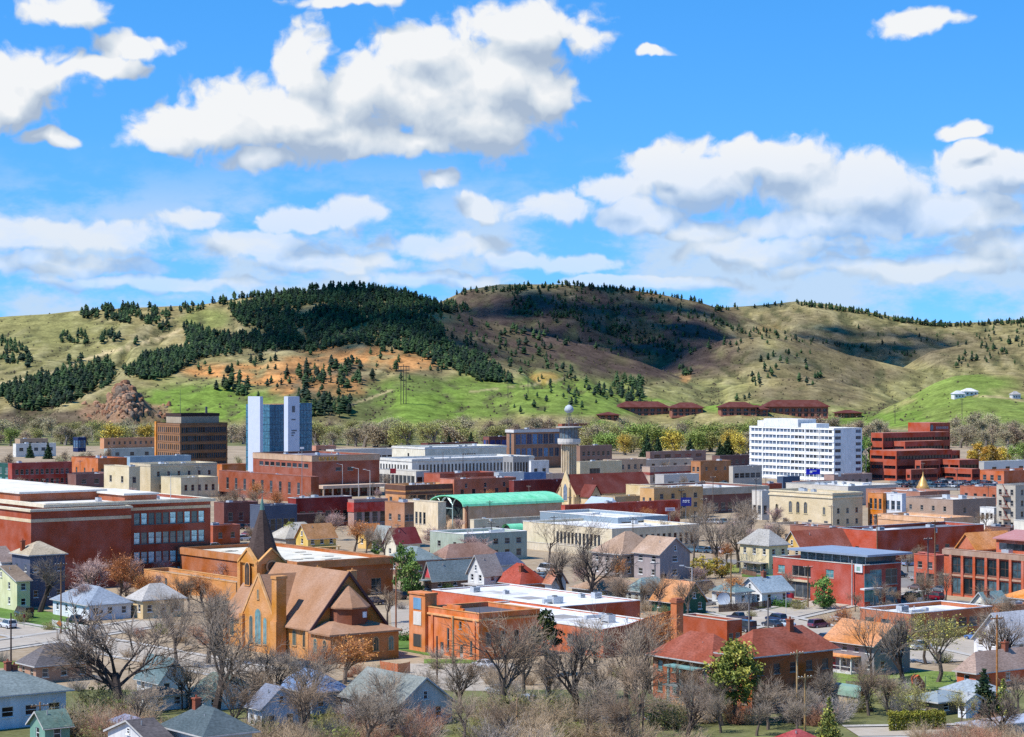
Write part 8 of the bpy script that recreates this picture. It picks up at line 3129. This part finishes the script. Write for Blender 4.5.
panel_sign(686, 530, 497.5, 506, 11, 'dark blue pole sign with white letters before the tan parish building', C(40, 50, 150), letters=(4, .4, .3))
panel_sign(813, 496, 469, 474.5, 15, 'bright blue flat sign with a small white mark under the white hotel', C(20, 40, 220), posts=2, letters=(1, .3, .4))
panel_sign(393, 494, 468.5, 473.5, 6, 'red square pole sign before the civic centre parking deck', C(190, 40, 50))
panel_sign(863, 478, 445, 450.5, 3.2, 'small turquoise sign standing at the right edge of the white hotel', C(60, 200, 180))
panel_sign(302, 506, 447, 449, 4, 'white board on a pole behind the white bank tower', C(230, 230, 235))
panel_sign(670, 528, 507.5, 511, 10, 'pale lettered board standing before the bright red low shop', C(215, 205, 215), letters=(5, .25, .5), lcol=(.2, .2, .4))
X, Y = gp(61, 634.5)
ds = thing('diamond_sign', 'orange diamond road sign on the kerb by the blue grey cottage', 'sign', (X - .25, Y - .5, 0), .1)
b = MB()
b.tube((0, 0, 0), (0, 0, 2.6), .04, .04, 6)
b.build('post', M((.4, .4, .4), 'metal'), ds)
b = MB()
b.prism([(0, 1.5), (.62, 2.12), (0, 2.74), (-.62, 2.12)], 'y', -.09, -.05)
b.build('panel', M(C(240, 140, 40), 'plain'), ds)
X, Y = gp(24, 628)
ds = thing('stop_sign', 'small dark red sign seen edge-on at the street corner at left', 'sign', (X, Y, 0), 1.2)
b = MB()
b.tube((0, 0, 0), (0, 0, 2.7), .04, .04, 6)
b.build('post', M((.3, .3, .3), 'metal'), ds)
b = MB()
b.prism([(.4 * math.cos(math.pi / 8 + k * math.pi / 4), 2.3 + .4 * math.sin(math.pi / 8 + k * math.pi / 4)) for k in range(8)], 'y', -.09, -.05)
b.build('panel', M(C(150, 40, 40), 'plain'), ds)
# satellite dish
X, Y = gp(724, 610)
sdh = thing('satellite_dish', 'big pale blue satellite dish in the yard left of the brown fence', 'satellite dish', (X, Y, 0), -.2)
b = MB()
b.tube((0, .3, 0), (0, .3, 2.2), .1, .1, 8)
b.tube((0, -.1, 2.2), (0, -1.6, 2.6), .03, .03, 4)
b.build('mount', M((.35, .35, .36), 'metal'), sdh)
b = MB()
n, m_ = 20, 5
for i in range(m_):
    for k in range(n):
        def P(i_, k_):
            rr_ = 1.35 * i_ / m_
            a_ = 2 * math.pi * k_ / n
            return (rr_ * math.cos(a_), -.1 - .28 * (i_ / m_) ** 2, 2.3 + rr_ * math.sin(a_))
        b.face([P(i, k), P(i, k + 1), P(i + 1, k + 1), P(i + 1, k)])
b.build('dish', M(C(190, 206, 226), 'plain'), sdh, True)


def fence(pts, h, label, col, name='fence', step=2.4):
    a = Vector((*gp(*pts[0]), 0))
    t = thing(name, label, 'fence', a)
    P = [Vector((*gp(*p), 0)) - a for p in pts]
    pb, qb = MB(), MB()
    for u, v in zip(P[:-1], P[1:]):
        d = v - u
        n = max(1, int(d.length / step))
        nn = Vector((-d.y, d.x, 0)).normalized()
        for k in range(n + 1):
            c = u.lerp(v, k / n)
            pb.tube((c.x + nn.x * .05, c.y + nn.y * .05, 0), (c.x + nn.x * .05, c.y + nn.y * .05, h + .1), .06, .06, 5)
        m = max(2, int(d.length / .16))
        for k in range(m):
            c0, c1 = u.lerp(v, (k + .06) / m), u.lerp(v, (k + .94) / m)
            qb.face([(c0.x, c0.y, .06), (c1.x, c1.y, .06), (c1.x, c1.y, h + (k % 3) * .015), (c0.x, c0.y, h + (k % 3) * .015)])
    pb.build('posts', M(tuple(x * .8 for x in col), 'wood'), t)
    qb.build('boards', M(col, 'wood'), t)


fence([(719, 613), (752, 611), (771, 608)], 1.7, 'brown board fence in front of the white gabled house', C(120, 84, 64, .6))
fence([(52, 626), (88, 632), (100, 629)], 1.2, 'pale picket fence before the blue grey cottage', C(226, 222, 216))
fence([(380, 672), (398, 675), (410, 673)], 1.8, 'orange brown wooden fence at the foot of the church annex', C(216, 116, 60, .65))
fence([(640, 576), (662, 581), (690, 578)], 1.6, 'dark brown fence before the grey sided apartments', C(120, 96, 84, .6))
fence([(742, 574), (756, 577)], 1.2, 'low brown fence beside the white van', C(150, 110, 90, .6))
fence([(846, 688), (874, 690), (912, 682)], 1.1, 'grey rail fence behind the grey house garden', C(150, 140, 128, .6))
# flag pole with flag
X, Y = gp(786, 614)
fp = thing('flagpole', 'slim flagpole with a red and blue flag on the lawn by the red office', 'flagpole', (X, Y, 0), .2)
h = wz(592, Y)
b = MB()
b.tube((0, 0, 0), (0, 0, h), .06, .04, 6)
b.build('pole', M((.6, .6, .6), 'metal'), fp)
b = MB()
for k in range(6):
    x0, x1 = k * .28, (k + 1) * .28
    yy0, yy1 = .12 * math.sin(k * 1.1), .12 * math.sin((k + 1) * 1.1)
    for j in range(3):
        z0, z1 = h - 1.1 + j * .35 - k * .04, h - 1.1 + (j + 1) * .35 - k * .04
        b.face([(x0 + .05, yy0, z0), (x1 + .05, yy1, z0 - .04), (x1 + .05, yy1, z1 - .04), (x0 + .05, yy0, z1)], 1 if (j == 2 and k < 3) else 0)
b.build('flag', [M(C(190, 50, 60)), M(C(40, 50, 120))], fp)
# power pylon on the green knoll
for (px, by, ty) in [(401.5, 403, 365), (404, 404, 364), (406.5, 403, 366)]:
    pass
hb = drop(403.5, 404)
if hb:
    t = thing('power_pylon', 'three legged dark power pylon on the green knoll', 'pylon', (hb.x, hb.y, hb.z - .5))
    s = F / hb.y
    hh = 39 / s
    for k in (-1, 0, 1):
        b = MB()
        b.tube((k * 2.6 / s, 0, 0), (k * 2.6 / s, 0, hh + (1 if k == 0 else 0)), .34, .26, 6)
        b.build('leg', M((.07, .06, .05), 'wood'), t)
    for zz in (.97, .87):
        b = MB()
        b.box(-6 / s, -.2, hh * zz, 6 / s, .2, hh * zz + .7)
        b.build('crossarm', M((.07, .06, .05), 'wood'), t)
    b = MB()
    for k in (-5.5, -2.6, 0, 2.6, 5.5):
        b.tube((k / s, 0, hh * .97), (k / s, 0, hh * .9), .25, .2, 5)
    b.build('insulator', M((.1, .1, .1), 'metal'), t)
for i, (px, by, ty, lb) in enumerate([(528, 394, 374, 'thin pole on the green slope left of the motels'), (895, 424, 404, 'thin pole at the foot of the green right hill, left one'), (962, 420, 398, 'thin pole on the green right hill'), (508, 398, 382, 'thin pole on the green slope left of the concrete tower mast')]):
    hb = drop(px, by)
    if hb:
        s = F / hb.y
        t = thing('utility_pole', lb, 'utility pole', (hb.x, hb.y, hb.z - .5))
        b = MB()
        b.tube((0, 0, 0), (0, 0, (by - ty) / s), .28, .2, 6)
        b.build('pole', M((.08, .07, .06), 'wood'), t)
        b = MB()
        b.box(-1.6, -.15, (by - ty) / s * .94, 1.6, .15, (by - ty) / s * .94 + .35)
        b.build('crossarm', M((.08, .07, .06), 'wood'), t)
# overhead cables along the pole rows
wires = MB()


def cable(label, pa, pb):
    b = MB()
    (xa, ya, za), (xb, yb, zb) = pa, pb
    n = 10
    P = []
    for k in range(n + 1):
        t = k / n
        P.append((xa + (xb - xa) * t, ya + (yb - ya) * t, za + (zb - za) * t - 4 * 1.0 * t * (1 - t)))
    for k in range(n):
        b.tube(P[k], P[k + 1], .022, .022, 3, cap=False)
    tag(b.build('cable', M((.03, .03, .03), 'plain')), label, 'cable')


def top(px, by, ty):
    X, Y = gp(px, by)
    return (X, Y, wz(ty, Y) - .3)


cable('overhead cable between the paired poles and the bottom thicket pole', top(797, 724, 650), top(643, 745, 700))
cable('overhead cable from the paired poles to the very tall pole at lower right', top(797, 724, 650), top(997, 712, 615))
cable('overhead cable before the long dark red warehouse', top(877, 575, 514), top(935, 590, 520))
cable('overhead cable from the church lot pole to the street sign pole', top(396, 630, 567), top(61, 634, 562))

# ------------------------------------------------------------------ unseen clouds toward the sun, put there to shade parts of the hills
def cloud(label, target, dist, rad, seed, cover):
    c = Vector(target) + SUN * dist
    rnd = random.Random(seed)
    v_, f_ = [], []
    for k in range(int(cover * rad[0] * rad[1] / 1400)):  # loose puffs, spaced so that the shade they cast stays partial
        a, q = rnd.uniform(0, 6.28), math.sqrt(rnd.random())
        cc = Vector((math.cos(a) * q * rad[0], math.sin(a) * q * rad[1], rnd.uniform(0, rad[2])))
        rr = rnd.uniform(26, 48) * (1.15 - q * .4)
        n, m = 14, 8
        base = len(v_)
        for i in range(m + 1):
            th = math.pi * i / m
            for j in range(n):
                ph = 2 * math.pi * j / n
                d = Vector((math.sin(th) * math.cos(ph), math.sin(th) * math.sin(ph), math.cos(th) * (.75 if th < 1.57 else .35)))
                w = 1 + .16 * mnoise.noise(d * 2.1 + Vector((k, 0, 0)))
                v_.append(tuple(c + cc + d * rr * w))
        for i in range(m):
            for j in range(n):
                f_.append((base + i * n + j, base + i * n + (j + 1) % n, base + (i + 1) * n + (j + 1) % n, base + (i + 1) * n + j))
    me = bpy.data.meshes.new('cloud')
    me.from_pydata(v_, [], f_)
    mt = M((.8, .8, .8), 'plain', var=.02)
    me.materials.append(mt)
    me.polygons.foreach_set('use_smooth', [True] * len(me.polygons))
    o = link('cloud', me)
    o['kind'] = 'structure'
    o['label'] = label


for (px, py, rad, seed, cover, lb) in [(330, 308, (130, 250, 60), 3, 1.2, 'unseen cloud toward the sun that shades the left peak'), (590, 325, (200, 450, 60), 5, 1.05, 'unseen cloud toward the sun that shades the middle hill'),
                                (690, 352, (140, 400, 60), 7, .75, 'unseen cloud toward the sun that shades the valley right of the middle hill'), (850, 352, (240, 420, 50), 9, .42, 'unseen cloud toward the sun that shades the right hills')]:
    hp = drop(px, py)
    if hp:
        cloud(lb, hp, 7500, rad, seed, cover)
